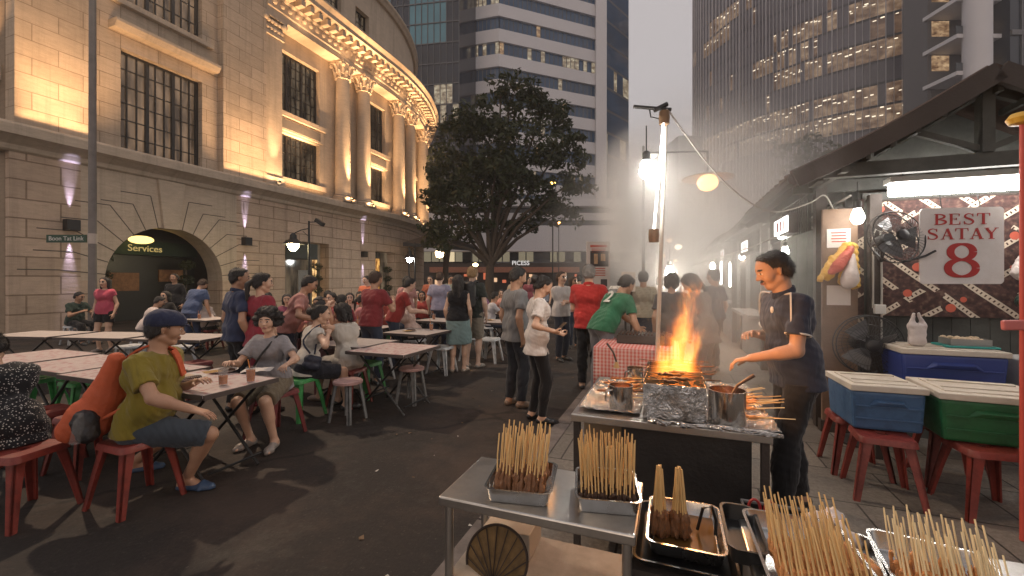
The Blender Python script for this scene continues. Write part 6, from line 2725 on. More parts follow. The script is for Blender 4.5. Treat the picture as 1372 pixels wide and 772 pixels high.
# ------------------------------------------------------------------ satay trays on the near tables
def steel_table(label, u0, u1, v0, v1, z, shelf=None, parts=True):
 c = UV((u0 + u1) / 2, (v0 + v1) / 2)
 o = thing('steel_table', label, 'table', c, STREET)
 w, d = u1 - u0, v1 - v0
 b = MB()
 b.box((0, 0, z - .018), (w, d, .036))
 b.build('tabletop', STEEL, o, bevel=.006)
 for sx in (-1, 1):
  for sy in (-1, 1):
   b = MB()
   b.tube([(sx * (w / 2 - .03), sy * (d / 2 - .03), 0), (sx * (w / 2 - .03), sy * (d / 2 - .03), z - .03)], .016, 12)
   b.build('leg', STEEL, o, smooth=40)
 if shelf:
  b = MB()
  b.box((0, 0, shelf), (w - .05, d - .02, .02))
  b.build('shelf', pm('shelf_board', (.32, .27, .22), .6, var=.2, dirt=.6), o, bevel=.003)
 return o


steel_table('brushed steel side table with two satay trays and a woven fan on its shelf', -.811, -.105, 1.381, 1.765, .75, .44)
steel_table('steel table edge at the lower right carrying raw satay trays', .22, 1.10, .95, 1.72, .71)
TRAYM = pm('tray_steel', (.50, .50, .49), .22, 1.0, var=.1, bump=.05, bscale=60, dirt=.35, dirtcol=(.16, .11, .07))
TRAYK = pm('tray_black', (.02, .02, .02), .4, .3)


def tray(label, p, rz, w, d, h=.05, mat=None):
 o = thing('tray', label, 'tray', p, rz)
 mat = mat or TRAYM
 b = MB()
 k_ = .93

 def rr(w_, d_, r, z):
  pts = []
  for cx_, cy_, a0 in ((w_ / 2 - r, d_ / 2 - r, 0), (-w_ / 2 + r, d_ / 2 - r, PI / 2), (-w_ / 2 + r, -d_ / 2 + r, PI), (w_ / 2 - r, -d_ / 2 + r, 1.5 * PI)):
   for i in range(5):
    a = a0 + PI / 2 * i / 4
    pts.append((cx_ + r * math.cos(a), cy_ + r * math.sin(a), z))
  return pts
 rings = [rr(w * k_ * .97, d * k_ * .97, .02, 0), rr(w * k_, d * k_, .025, .006), rr(w * .985, d * .985, .028, h - .004), rr(w + .012, d + .012, .034, h), rr(w + .014, d + .014, .034, h + .003), rr(w - .004, d - .004, .028, h + .003), rr(w * k_ - .006, d * k_ - .006, .023, .008), rr(w * k_ * .95, d * k_ * .95, .02, .004)]
 n_ = len(rings[0])
 vs = [x for r_ in rings for x in r_]
 fs = [(i * n_ + j, i * n_ + (j + 1) % n_, (i + 1) * n_ + (j + 1) % n_, (i + 1) * n_ + j) for i in range(len(rings) - 1) for j in range(n_)]
 fs += [tuple(reversed(range(n_))), tuple((len(rings) - 1) * n_ + j for j in range(n_))]
 b.add(vs, fs)
 b.build('pan', mat, o, smooth=40)
 return o


SKM = {}


def skewer_mesh(kind, var):
 key = (kind, var)
 if key not in SKM:
  r = random.Random(var * 7 + len(kind))
  b = MB()
  L_ = .235
  m0 = .085
  if kind == 'thin':
   m0 = .05
  b.tube([(0, 0, m0 * .6), (r.uniform(-.002, .002), r.uniform(-.002, .002), .15), (r.uniform(-.004, .004), r.uniform(-.004, .004), L_)], [.0032, .0031, .0028], 5, mi=0)
  pts = [(r.uniform(-.003, .003), r.uniform(-.003, .003), m0 * i / 6) for i in range(7)]
  w = [.004] + [r.uniform(.006, .0135) for _ in range(5)] + [.004]
  b.tube(pts, w, 7, mi=1)
  mats = {'burnt': [MEATC, MEATC], 'char': [STICK, pm('satay_dark', (.20, .085, .032), .4, var=.7, vscale=45, bump=.6, bscale=80)], 'raw': [STICK, MEATR], 'pale': [STICKP, MEATR], 'thin': [STICK, MEATC]}[kind]
  SKM[key] = b.mesh('satay_skewer', mats, 50)
 return SKM[key]


def skewer(kind, p, d, label, group, roll=0.0, sc=1.0):
 o = bpy.data.objects.new('satay_skewer', skewer_mesh(kind, random.randrange(6)))
 COL.objects.link(o)
 o.location = p
 o.rotation_euler = (Vector(d).to_track_quat('Z', 'Y') @ Matrix.Rotation(roll, 3, 'Z').to_quaternion()).to_euler()
 o.scale = (sc, sc, sc)
 tag(o, label, 'satay skewer', group)
 return o


rs = random.Random(12)


def fill(uvz, rz, w, rows, per, kind, label, group, lean, y0, dy, z0=.012, dz=.0, fan_=.12, sc=1.0):
 """Rows of skewers standing in a tray: meat low in front, bare sticks pointing up and back."""
 M3 = Matrix.Rotation(rz, 3, 'Z')
 for r_ in range(rows):
  for i in range(per):
   f = (i + .5) / per - .5
   loc = Vector((f * w + rs.uniform(-.003, .003), y0 + dy * r_ + rs.uniform(-.008, .008), z0 + dz * r_ + rs.uniform(0, .012)))
   d = Vector((f * fan_ + rs.uniform(-.05, .05), math.tan(lean) + rs.uniform(-.07, .07), 1)).normalized()
   skewer(kind, uvz + M3 @ loc, M3 @ d, label, group, rs.uniform(0, 6), sc * rs.uniform(.93, 1.06))


p1 = UV(-.535, 1.545, .751)
tray('silver tray of dark marinated satay at the left of the steel side table', p1, STREET + .16, .235, .26)
fill(p1, STREET + .16, .175, 4, 12, 'char', 'dark marinated satay skewer standing in the left silver tray', 'satay in the left tray', R(34), -.105, .042, sc=.95)
p2 = UV(-.225, 1.59, .751)
tray('silver tray of tightly packed satay sticks at the right of the steel side table', p2, STREET + .20, .215, .25)
fill(p2, STREET + .20, .185, 5, 16, 'thin', 'bamboo satay stick packed upright in the right silver tray', 'satay in the right tray', R(12), -.10, .042, sc=.84)
p3 = UV(.04, 1.72, .60)
o = thing('low_stand', 'low dark stand holding a black tray beside the grill cart', 'stand', UV(.04, 1.70, 0), STREET)
b = MB()
b.box((0, 0, .56), (.34, .42, .03))
b.build('top', DARKWOOD, o)
for sx in (-1, 1):
 for sy in (-1, 1):
  b = MB()
  b.bar((sx * .14, sy * .18, 0), (sx * .14, sy * .18, .545), .035)
  b.build('leg', DARKWOOD, o)
tray('wide black tray under the silver tray with two satay bundles', UV(.04, 1.70, .577), STREET, .32, .40, .03, TRAYK)
tray('silver tray with two standing satay bundles and clear sauce', UV(.045, 1.72, .592), STREET, .25, .33)
o = thing('sauce_pool', 'thin oily brown marinade lying in the tray of two bundles', 'sauce', UV(.045, 1.72, .6005), STREET)
b = MB()
b.prism([(-.105, -.14), (.105, -.14), (.105, .14), (-.105, .14)], 0, .004)
b.build('surface', pm('marinade', (.20, .10, .03), .08, var=.3, trans=.3), o)
for k_, (du, dv) in enumerate(((-.085, .02), (-.015, .03))):
 for i in range(26):
  a, r_ = rs.uniform(0, 2 * PI), .036 * math.sqrt(rs.random())
  loc = UV(.045 + du, 1.66 + dv, .606) + Vector((r_ * math.cos(a), r_ * math.sin(a), rs.uniform(0, .012)))
  skewer('char', loc, (-r_ * math.cos(a) * 3.2 + .02, -r_ * math.sin(a) * 3.2 + .10, 1), ('dark satay stick in the left of two standing bundles', 'dark satay stick in the right of two standing bundles')[k_], ('left satay bundle', 'right satay bundle')[k_], rs.uniform(0, 6), 1.0)
tongs = thing('tongs', 'dark curved tongs resting against the right satay bundle', 'tongs', UV(.09, 1.72, .605), STREET)
b = MB()
b.tube([(0, .02, .01), (.02, .03, .09), (.05, .03, .10), (.065, .03, .05), (.06, .0, .01)], .006, 7)
b.build('arm', pm('tongs_dark', (.02, .018, .016), .4, .5), tongs, smooth=50)
p4 = UV(.37, 1.46, .712)
tray('silver tray of raw orange satay in the front centre', p4, STREET + .04, .265, .40)
fill(p4, STREET + .04, .205, 5, 16, 'raw', 'raw orange satay skewer with a golden stick in the front centre tray', 'satay in the front centre tray', R(42), -.215, .05, fan_=.05, dz=.002, sc=.80)
p5 = UV(.672, 1.44, .713)
tray('silver tray of raw satay with pale sticks at the lower right', p5, STREET - .18, .26, .40)
fill(p5, STREET - .18, .205, 4, 14, 'pale', 'raw satay skewer with a pale stick in the lower right tray', 'satay in the lower right tray', R(40), -.12, .05, fan_=.05, dz=.002, sc=.78)
tray('empty silver tray with sauce wedged behind the lower right satay', UV(.525, 1.50, .712), STREET - .10, .075, .28, .035)
tray('dark oven tray half hidden left of the raw orange satay', UV(.215, 1.56, .70), STREET, .10, .28, .05, TRAYK)
blob('meat_pile', 'loose chunks of orange marinated meat in the narrow tray', 'meat', [((i * .02 - .02, j * .03, .02), (i * .02 - .015, j * .03 + .02, .025), .013, .015) for i in range(3) for j in range(5)], MEATR, .005, .005, 90, loc=UV(.525, 1.43, .713))
p6 = UV(1.0, 1.42, .715)
fill(p6, STREET, .10, 2, 4, 'pale', 'pale satay stick at the very corner of the frame', 'satay at the frame corner', R(20), -.06, .05, sc=.8)
tray('silver tray at the right corner of the steel table', p6, STREET, .16, .3)
blob('plastic_wrap', 'crumpled white plastic between the raw satay trays', 'plastic', [((0, 0, .0), (.03, .06, .02), .025, .03), ((.0, .05, .02), (-.02, .1, .0), .025, .02), ((.02, -.04, 0), (0, .02, .03), .02, .02)], PLW, .005, .008, 70, loc=UV(.50, 1.66, .725))
# hand fan and a carton on the shelf
o = thing('woven_fan', 'round woven palm leaf hand fan leaning on the shelf of the steel table', 'hand fan', UV(-.60, 1.40, .455), STREET + .0)
b = MB()
Mx = Matrix.Rotation(R(62), 3, 'X')
n = 30
pts = []
for i in range(n + 1):
 a = PI * (-.12 + 1.24 * i / n)
 pts.append((.118 * math.cos(a), .085 + .118 * math.sin(a) * .92))
vs = [Mx @ Vector((0, 0, 0))] + [Mx @ Vector((p[0], p[1], .004 * (i % 2))) for i, p in enumerate(pts)]
b.add(vs, [(0, i, i + 1) for i in range(1, n + 1)])
ob = b.build('leaf', pm('palm_leaf', (.17, .10, .035), .7, var=.6, vscale=16, bump=.4), o)
sd_ = ob.modifiers.new('thick', 'SOLIDIFY')
sd_.thickness = .004
b = MB()
b.tube([Mx @ Vector((p[0], p[1], .004)) for p in pts], .005, 6)
for i in range(1, n, 3):
 b.tube([Mx @ Vector((0, .01, .007)), Mx @ Vector((pts[i][0] * .97, pts[i][1] * .97, .009))], .0022, 4)
b.build('rib', pm('palm_rib', (.035, .02, .012), .7), o)
b = MB()
b.tube([Mx @ Vector((0, .03, .004)), Mx @ Vector((0, -.005, .004))], .012, 8)
b.build('handle', DARKWOOD, o)
o = thing('carton', 'pale cardboard carton at the back of the steel table shelf', 'carton', UV(-.62, 1.66, .451), STREET)
b = MB()
b.box((0, 0, .05), (.20, .16, .10))
b.build('box', pm('card_pale', (.50, .44, .36), .7, var=.1), o, bevel=.004)

# ------------------------------------------------------------------ the grill cart
CU0, CU1, CV0, CV1, CZ = -.531, .457, 2.354, 3.36, .80


def C(u, v, z):
 return UV(u, v, z)


cart = thing('grill_cart', 'steel topped grill cart with a dark front panel and foil edges', 'cart', UV((CU0 + CU1) / 2, (CV0 + CV1) / 2), STREET)
w, d = CU1 - CU0, CV1 - CV0
b = MB()
b.box((0, 0, CZ - .02), (w, d, .04))
b.build('top', STEEL, cart, bevel=.004)
b = MB()
b.box((.06 + .03, -d / 2 + .05, .40), (.62, .03, .74))
b.box((.395, 0, .40), (.03, d - .1, .74))
b.box((.06, d / 2 - .05, .40), (.66, .03, .74))
b.build('panel', pm('panel_sooty', (.018, .016, .015), .55, var=.5, vscale=8, bump=.2), cart)
for sx in (-1, 1):
 for sy in (-1, 1):
  b = MB()
  b.bar((sx * (w / 2 - .03), sy * (d / 2 - .03), 0), (sx * (w / 2 - .03), sy * (d / 2 - .03), CZ - .04), .035)
  b.build('leg', DARKWOOD, cart)
b = MB()
b.box((-.02, 0, .16), (w - .08, d - .08, .02))
b.build('shelf', pm('shelf_sooty', (.05, .045, .04), .7, dirt=.5), cart)
o = thing('cardboard_sheet', 'brown cardboard sheet standing under the left of the grill cart', 'cardboard', UV(-.38, 2.62, .172), STREET)
b = MB()
b.box((0, 0, .27), (.25, .02, .54))
b.build('sheet', pm('card_brown', (.26, .19, .12), .8, var=.2), o)


def foil():
 m = bpy.data.materials.new('crumpled_foil')
 t = NT(m)
 out_ = t.n('ShaderNodeOutputMaterial')
 b = t.n('ShaderNodeBsdfPrincipled', i_Roughness=.22, i_Metallic=1.0)
 t.l(b.outputs[0], out_.inputs[0])
 co = t.n('ShaderNodeTexCoord').outputs['Object']
 n1 = t.n('ShaderNodeTexNoise', i_Scale=9.0, i_Detail=4.0, i_Distortion=1.0)
 t.l(co, n1.inputs['Vector'])
 vo = t.n('ShaderNodeTexVoronoi', i_Scale=32.0)
 t.l(t.mix(.3, co, n1.outputs['Color']), vo.inputs['Vector'])
 v2 = t.n('ShaderNodeTexVoronoi', i_Scale=70.0)
 t.l(co, v2.inputs['Vector'])
 h = t.math('ADD', vo.outputs['Distance'], t.math('MULTIPLY', v2.outputs['Distance'], .4))
 bp = t.n('ShaderNodeBump', i_Strength=1.0, i_Distance=.02)
 t.l(h, bp.inputs['Height'])
 t.l(bp.outputs[0], b.inputs['Normal'])
 c = t.mix(t.ramp(n1.outputs[0], [(.45, 0.0), (.7, .7)]), (.72, .70, .67), (.30, .22, .15))
 t.l(c, b.inputs['Base Color'])
 return m


FOIL = foil()


def crumple(b, u0, u1, v0, v1, z, amp, n=26, m=26, seed=0, over=0.0):
 rs_ = random.Random(seed)
 vs, fs = [], []
 for j in range(m + 1):
  for i in range(n + 1):
   u, v = lerp(u0, u1, i / n), lerp(v0, v1, j / m)
   zz = z + amp * (.5 + .5 * mnoise.noise(Vector((u * 22, v * 22, seed)))) + amp * .6 * mnoise.noise(Vector((u * 60, v * 60, seed)))
   if i in (0, n) or j in (0, m):
    zz += over + rs_.uniform(-.006, .006)
   vs.append(UV(u + rs_.uniform(-.004, .004), v + rs_.uniform(-.004, .004), zz))
 for j in range(m):
  for i in range(n):
   a = j * (n + 1) + i
   fs.append((a, a + 1, a + n + 2, a + n + 1))
 b.add(vs, fs)


def solid(o, th):
 s = o.modifiers.new('thick', 'SOLIDIFY')
 s.thickness = th
 s.offset = -1
 return o


b = MB()
crumple(b, -.50, -.165, 2.43, 3.15, CZ + .004, .012, seed=1, over=.016)
tag(solid(b.build('foil_sheet', FOIL, smooth=20), .003), 'foil lined tray area on the left of the grill cart', 'foil')
b = MB()
crumple(b, .165, .49, 2.36, 3.34, CZ + .004, .014, seed=2, over=.014)
tag(solid(b.build('foil_sheet', FOIL, smooth=20), .003), 'crumpled foil covering the right edge of the grill cart', 'foil')
b = MB()
pts = [UV(-.12 + i * .044, 2.345 + rs.uniform(-.006, .006), CZ + .012 + rs.uniform(-.006, .006)) for i in range(15)]
b.tube(pts, [rs.uniform(.010, .018) for _ in pts], 8)
tag(b.build('foil_roll', FOIL, smooth=25), 'rolled foil edge along the front of the grill cart', 'foil')
# grill box wrapped in foil
gr = thing('charcoal_grill', 'foil wrapped charcoal grill with satay burning on top', 'grill', UV(0.01, 2.76, CZ), STREET)
b = MB()
GW, GD, GH = .31, .68, .185
n = 16
def wall_(x0, y0, x1, y1, sd):
 vs, fs = [], []
 for j in range(9):
  for i in range(n + 1):
   x, y, z = lerp(x0, x1, i / n), lerp(y0, y1, i / n), j / 8 * GH
   q = .012 * mnoise.noise(Vector((x * 20 + sd, y * 20, z * 24))) + .006 * mnoise.noise(Vector((x * 55, y * 55 + sd, z * 60)))
   nx_, ny_ = (y1 - y0), -(x1 - x0)
   l_ = math.hypot(nx_, ny_)
   vs.append((x + nx_ / l_ * q, y + ny_ / l_ * q, z + .006))
 for j in range(8):
  for i in range(n):
   a = j * (n + 1) + i
   fs.append((a, a + 1, a + n + 2, a + n + 1))
 b.add(vs, fs)
wall_(-GW / 2, -GD / 2, GW / 2, -GD / 2, 1)
wall_(GW / 2, -GD / 2, GW / 2, GD / 2, 2)
wall_(GW / 2, GD / 2, -GW / 2, GD / 2, 3)
wall_(-GW / 2, GD / 2, -GW / 2, -GD / 2, 4)
solid(b.build('foil_wrap', FOIL, gr, smooth=22), .004)
b = MB()
b.box((0, 0, .07), (GW - .02, GD - .02, .12))
b.build('trough', pm('trough_black', (.01, .009, .008), .8), gr)
b = MB()
rr_ = random.Random(9)
for i in range(90):
 b.sphere((rr_.uniform(-.13, .13), rr_.uniform(-.30, .30), .135 + rr_.uniform(0, .02)), rr_.uniform(.014, .024), 6, mi=1 if rr_.random() < .35 else 0)
b.build('charcoal', [pm('coal', (.015, .013, .012), .9), em('ember', (1, .22, .03), 5.0)], gr)
b = MB()
for i in range(24):
 y = -GD / 2 + .02 + i * .028
 b.tube([(-GW / 2 - .01, y, GH + .004), (GW / 2 + .01, y, GH + .004)], .003, 5)
b.build('grate', pm('grate_iron', (.02, .018, .017), .6, .6), gr)
for i in range(20):
 y = -.30 + i * .031
 p = gr.matrix_basis @ Vector((0, 0, 0))
 q = UV(.01, 2.76, CZ) + Matrix.Rotation(STREET, 3, 'Z') @ Vector((-.10 + rs.uniform(-.02, .02) + .08 * (i % 2), y, GH + .016 + .012 * (i % 3)))
 sgn = 1 if i % 4 else -1
 dd = Matrix.Rotation(STREET, 3, 'Z') @ Vector((sgn, rs.uniform(-.12, .12), rs.uniform(.0, .06)))
 if sgn < 0:
  q = q + Matrix.Rotation(STREET, 3, 'Z') @ Vector((.13, 0, 0))
 skewer('burnt', q, dd, 'charred satay skewer grilling on the coals', 'satay on the grill', rs.uniform(0, 6))

STEELP = pm('steel_polished', (.62, .60, .57), .16, 1.0, var=.08, dirt=.3, dirtcol=(.2, .15, .1))


def pot(label, p, r, h, fill_c, handle=True, rz=0.0):
 o = thing('steel_pot', label, 'pot', p, rz)
 b = MB()
 b.lathe([(0, 0), (r * .97, 0), (r, .006), (r, h), (r * 1.05, h + .002), (r * 1.05, h + .006), (r * .97, h + .006), (r * .965, h * .2), (0, h * .2)], 28)
 b.build('body', STEELP, o, smooth=40)
 b = MB()
 b.lathe([(0, h * .72), (r * .96, h * .72), (r * .96, h * .70)], 24)
 b.build('sauce', pm('sauce_%d' % int(fill_c[0] * 999), fill_c, .2, var=.2), o)
 if handle:
  b = MB()
  b.tube([(-r, 0, h * .85), (-r * 1.5, 0, h * .8), (-r * 1.55, 0, h * .4), (-r, 0, h * .3)], .006, 7)
  b.build('handle', STEELP, o, smooth=50)
 return o


pot('steel mug of marinade on the left foil tray', at_z(832, 546, CZ + .014), .066, .125, (.22, .08, .03), True, .3)
pot('small steel mug standing behind on the left foil tray', at_z(851, 512, CZ + .014), .055, .10, (.2, .08, .03), True, .3)
pb_ = at_z(974, 566, CZ + .016)
pot('steel pot of sauce at the right of the grill', pb_, .088, .165, (.18, .06, .02), False)
o = thing('ladle', 'dark wooden handled ladle standing in the steel pot of sauce', 'ladle', pb_, STREET)
b = MB()
b.tube([(0, 0, .10), (.05, .02, .19), (.13, .04, .245)], [.006, .007, .010], 8)
b.build('handle', pm('ladle_wood', (.09, .04, .02), .6), o, smooth=50)
b = MB()
b.sphere((0, 0, .10), .03, 10, sc=(1, 1, .6))
b.build('bowl', STEELP, o, smooth=50)
o = thing('basting_brush', 'basting brush with a dark bent handle on the back left of the cart', 'brush', at_z(826, 485, CZ + .03), STREET)
b = MB()
b.tube([(0, 0, 0), (-.03, .02, .08), (-.09, .06, .15)], [.009, .008, .010], 8)
b.build('handle', DARKWOOD, o, smooth=50)
b = MB()
b.lathe([(.012, .0), (.028, -.05), (.0, -.055)], 12)
b.build('bristle', pm('bristle_straw', (.35, .25, .12), .8), o)
for i in range(16):
 u, v = rs.uniform(-.47, -.22), rs.uniform(2.62, 3.1)
 a = rs.uniform(-.5, .5)
 skewer('char' if i % 3 else 'raw', UV(u, v, CZ + .03 + .012 * (i % 3)), (math.cos(a), math.sin(a), .02), 'cooked satay skewer lying on the left foil tray', 'satay on the left foil tray', rs.uniform(0, 6), .9)
for i in range(16):
 u, v = rs.uniform(.30, .40), rs.uniform(2.42, 2.95)
 a = rs.uniform(-.75, .3)
 skewer('pale' if i % 2 else 'raw', UV(u, v, CZ + .035 + .012 * (i % 3)), (math.cos(a), math.sin(a), .10), 'loose satay skewer fanned over the right cart edge', 'satay on the right foil', rs.uniform(0, 6), .9)
# dark bin with red handled scissors
o = thing('dark_bin', 'open dark plastic bin at the right foot of the grill cart', 'bin', UV(.44, 2.10, 0), STREET)
b = MB()
for x0, y0, x1, y1 in ((-.13, -.13, .13, -.13), (.13, -.13, .13, .13), (.13, .13, -.13, .13), (-.13, .13, -.13, -.13)):
 b.bar((x0, y0, .26), (x1, y1, .26), .010, .52)
b.box((0, 0, .01), (.25, .25, .02))
b.build('body', pm('bin_black', (.016, .016, .016), .4), o)
b = MB()
b.tube([(-.135, -.135, .525), (.135, -.135, .525), (.135, .135, .525), (-.135, .135, .525)], .008, 6, close=True)
b.build('rim', pm('bin_rim_grey', (.20, .19, .18), .4), o)
o = thing('scissors', 'red handled scissors hooked over the rim of the dark bin', 'scissors', UV(.36, 2.06, .53), STREET)
b = MB()
for s in (-1, 1):
 b.tube([(s * .030 + .022 * math.cos(a), 0, .05 + .038 * math.sin(a)) for a in [2 * PI * i / 14 for i in range(14)]], .006, 6, close=True)
b.build('handle', pm('scissor_red', (.36, .03, .03), .4), o, smooth=50)
b = MB()
for s in (-1, 1):
 b.bar((s * .02, 0, .015), (-s * .01, 0, -.12), .012, .003)
b.build('blade', STEEL, o)

# ------------------------------------------------------------------ second cart with a red checked cloth
c2 = thing('second_cart', 'second grill cart further back under a red checked cloth', 'cart', G(826, 5.0), STREET)
b = MB()
b.box((.24, 0, .80), (.82, .8, .04))
b.build('top', STEEL, c2)
for sx in (-.13, .61):
 for sy in (-.35, .35):
  b = MB()
  b.bar((sx, sy, 0), (sx, sy, .79), .04)
  b.build('leg', DARKWOOD, c2)
b = MB()
b.box((.24, .38, .42), (.76, .03, .72))
b.build('panel', pm('panel_sooty2', (.03, .028, .027), .6), c2)


def check_cloth():
 m = bpy.data.materials.new('red_check')
 t = NT(m)
 out_ = t.n('ShaderNodeOutputMaterial')
 b = t.n('ShaderNodeBsdfPrincipled', i_Roughness=.7)
 t.l(b.outputs[0], out_.inputs[0])
 co = t.n('ShaderNodeTexCoord').outputs['Object']
 s = t.n('ShaderNodeSeparateXYZ')
 t.l(co, s.inputs[0])
 f = 0
 ls = []
 for k_, q in ((0, 26), (2, 26), (1, 26)):
  ls.append(t.math('LESS_THAN', t.math('FRACT', t.math('MULTIPLY', s.outputs[k_], q)), .5))
 v = t.math('MAXIMUM', t.math('MULTIPLY', ls[1], .5), t.math('MULTIPLY', ls[2], .25))
 f = t.math('ADD', t.math('MULTIPLY', ls[0], .5), v)
 c = t.mix(f, (.62, .52, .48), (.50, .12, .10))
 t.l(c, b.inputs['Base Color'])
 return m


o = thing('checked_cloth', 'red and white checked tablecloth hanging over the second cart', 'tablecloth', G(826, 5.0), STREET)
b = MB()
vs, fs = [], []
n = 30
prof = [(-.42, .40), (-.425, .55), (-.42, .72), (-.41, .815), (-.38, .824), (0, .824), (.40, .824)]
for j, (y, z) in enumerate(prof):
 for i in range(n + 1):
  x = lerp(-.20, .68, i / n)
  wv = .014 * math.sin(x * 24) * max(0, (.82 - z) / .4)
  vs.append((x, y - wv, z))
for j in range(len(prof) - 1):
 for i in range(n):
  a = j * (n + 1) + i
  fs.append((a, a + 1, a + n + 2, a + n + 1))
b.add(vs, fs)
solid(b.build('cloth_panel', check_cloth(), o, smooth=50), .004)
o = thing('grill_plate', 'dark grill plate with food on the second cart', 'grill', G(840, 5.05, .828), STREET)
b = MB()
b.box((.2, 0, .05), (.6, .36, .10))
b.build('body', pm('plate_dark', (.04, .038, .036), .5), o, bevel=.01)
b = MB()
for i in range(14):
 b.tube([(-.07 + i * .04, -.2, .11), (-.07 + i * .04, .12, .115)], .009, 6)
b.build('satay', MEATC, o)

# ------------------------------------------------------------------ lamp mast with a tube, bulb and cross arm
ms = thing('lamp_mast', 'pale lamp mast with cross arm and lit tube strapped along it, behind the fire', 'lamp mast', G(876, 4.0))
foot = Vector((0, 0, 0))
topv = W(893, 146, 4.0) - G(876, 4.0)
b = MB()
b.tube([foot, lerp(foot, topv, .5), topv], [.021, .019, .017], 12)
b.build('pole', pm('mast_paint', (.48, .45, .41), .5, var=.15, dirt=.4), ms, smooth=50)
b = MB()
q0, q1 = W(849, 143, 4.0) - G(876, 4.0), W(899, 147, 4.0) - G(876, 4.0)
b.tube([q0, q1], .018, 8)
b.tube([lerp(q0, q1, .55) + Vector((0, 0, -.02)), lerp(q0, q1, .9) + Vector((0, 0, .05))], .022, 8)
b.tube([lerp(q0, q1, .42), W(872, 157, 4.0) - G(876, 4.0), lerp(foot, topv, .965)], .008, 6)
b.build('cross_arm', WIRE, ms, smooth=50)
b = MB()
t0, t1 = W(876, 316, 3.95) - G(876, 4.0), W(890, 158, 3.95) - G(876, 4.0)
b.tube([t0 + Vector((-.01, -.02, 0)), t1 + Vector((-.01, -.02, 0))], .010, 12)
b.build('tube', em('mast_tube', (1, .95, .88), 8), ms, smooth=50)
for q in (t0, t1):
 b = MB()
 b.lathe([(.045, -.06), (.05, 0), (.045, .06)], 12, tuple(q))
 b.build('clamp', pm('clamp_brass', (.18, .11, .06), .5, .4), ms)
bulb('large white bulb hanging from the cross arm of the lamp mast', W(866, 226, 3.98), .062, .24, em('bulb_mast', (1, .95, .86), 260), 'mast bulb')

# ------------------------------------------------------------------ street lamps, sign pole, lanterns, board, awning
o = thing('street_lamp', 'heritage street lamp with a wide shade glowing orange in the smoke', 'street lamp', G(862, 8.2))
GI = pm('lamp_iron', (.03, .03, .03), .5, .4)
base = G(862, 8.2)
b = MB()
zt = W(862, 196, 8.2).z
b.tube([(0, 0, 0), (0, 0, 1.0), (0, 0, zt)], [.05, .035, .025], 12)
b.lathe([(.13, 0), (.13, .25), (.08, .35), (.06, .5)], 14)
b.build('pole', GI, o, smooth=50)
b = MB()
e0, e1 = W(862, 205, 8.2) - base, W(948, 203, 8.2) - base
b.tube([e0, lerp(e0, e1, .5), e1], .018, 8)
b.tube([e0 + Vector((0, 0, -.25)), lerp(e0, e1, .3) + Vector((0, 0, -.03))], .010, 6)
b.tube([e1, e1 + Vector((0, 0, -.38))], .022, 8)
b.build('arm', GI, o, smooth=50)
b = MB()
zb = W(948, 238, 8.2).z
c = W(948, 238, 8.2) - base
b.lathe([(.04, .10), (.10, .08), (.24, .03), (.46, -.005), (.47, -.018), (.45, -.018), (.2, .01), (.05, .05)], 28, tuple(c))
b.build('shade', pm('shade_tan', (.30, .18, .10), .5), o, smooth=50)
b = MB()
b.sphere(c + Vector((0, 0, -.10)), .19, 18, sc=(1, 1, .85))
b.build('globe', em('lamp_globe_orange', (1, .52, .18), 3.0), o, smooth=60)


def wall_lantern(label, px, py, Y, polex, st, col, w=.22, pole=True):
 p = W(px, py, Y)
 base = G(polex, Y)
 o = thing('lantern_post', label, 'street lamp', base)
 d = p - base
 b = MB()
 b.tube([(0, 0, 0), (0, 0, d.z + .9)], [.06, .035], 10)
 b.lathe([(.11, 0), (.11, .3), (.07, .4)], 12)
 b.build('pole', GI, o, smooth=50)
 b = MB()
 b.tube([(0, 0, d.z + .62), (d.x * .5, d.y * .5, d.z + .56), (d.x, d.y, d.z + .42)], .018, 8)
 b.tube([(0, 0, d.z + .3), (d.x * .4, d.y * .4, d.z + .52)], .010, 6)
 b.build('arm', GI, o, smooth=50)
 b = MB()
 b.lathe([(.05, .44), (.12, .36), (.13, .24), (.17, .20), (w * 1.5, .03), (w * 1.55, .01), (w * 1.3, .02), (.08, .16)], 20, tuple(d))
 b.build('hood', GI, o, smooth=40)
 b = MB()
 b.lathe([(0, -.26), (w * .45, -.20), (w * .72, -.08), (w * .8, .02), (w * .5, .06), (0, .07)], 18, tuple(d))
 b.build('globe', em('lantern_' + str(px), col, st), o, smooth=60)
 return o, d


o, d = wall_lantern('black lantern post with a yellow white lamp and a camera before the shop opening', 393, 328, 16.2, 414, 80, (1, .80, .42), .26)
b = MB()
b.bar((0, 0, d.z + .86), (.38, -.05, d.z + .86), .03)
b.bar((.30, -.06, d.z + .94), (.60, -.12, d.z + .74), .16, .14)
b.build('camera', GI, o)
o, d = wall_lantern('black lantern post with a cold white lamp near the curved corner', 549, 346, 24, 556, 80, (.95, .95, .9), .22)

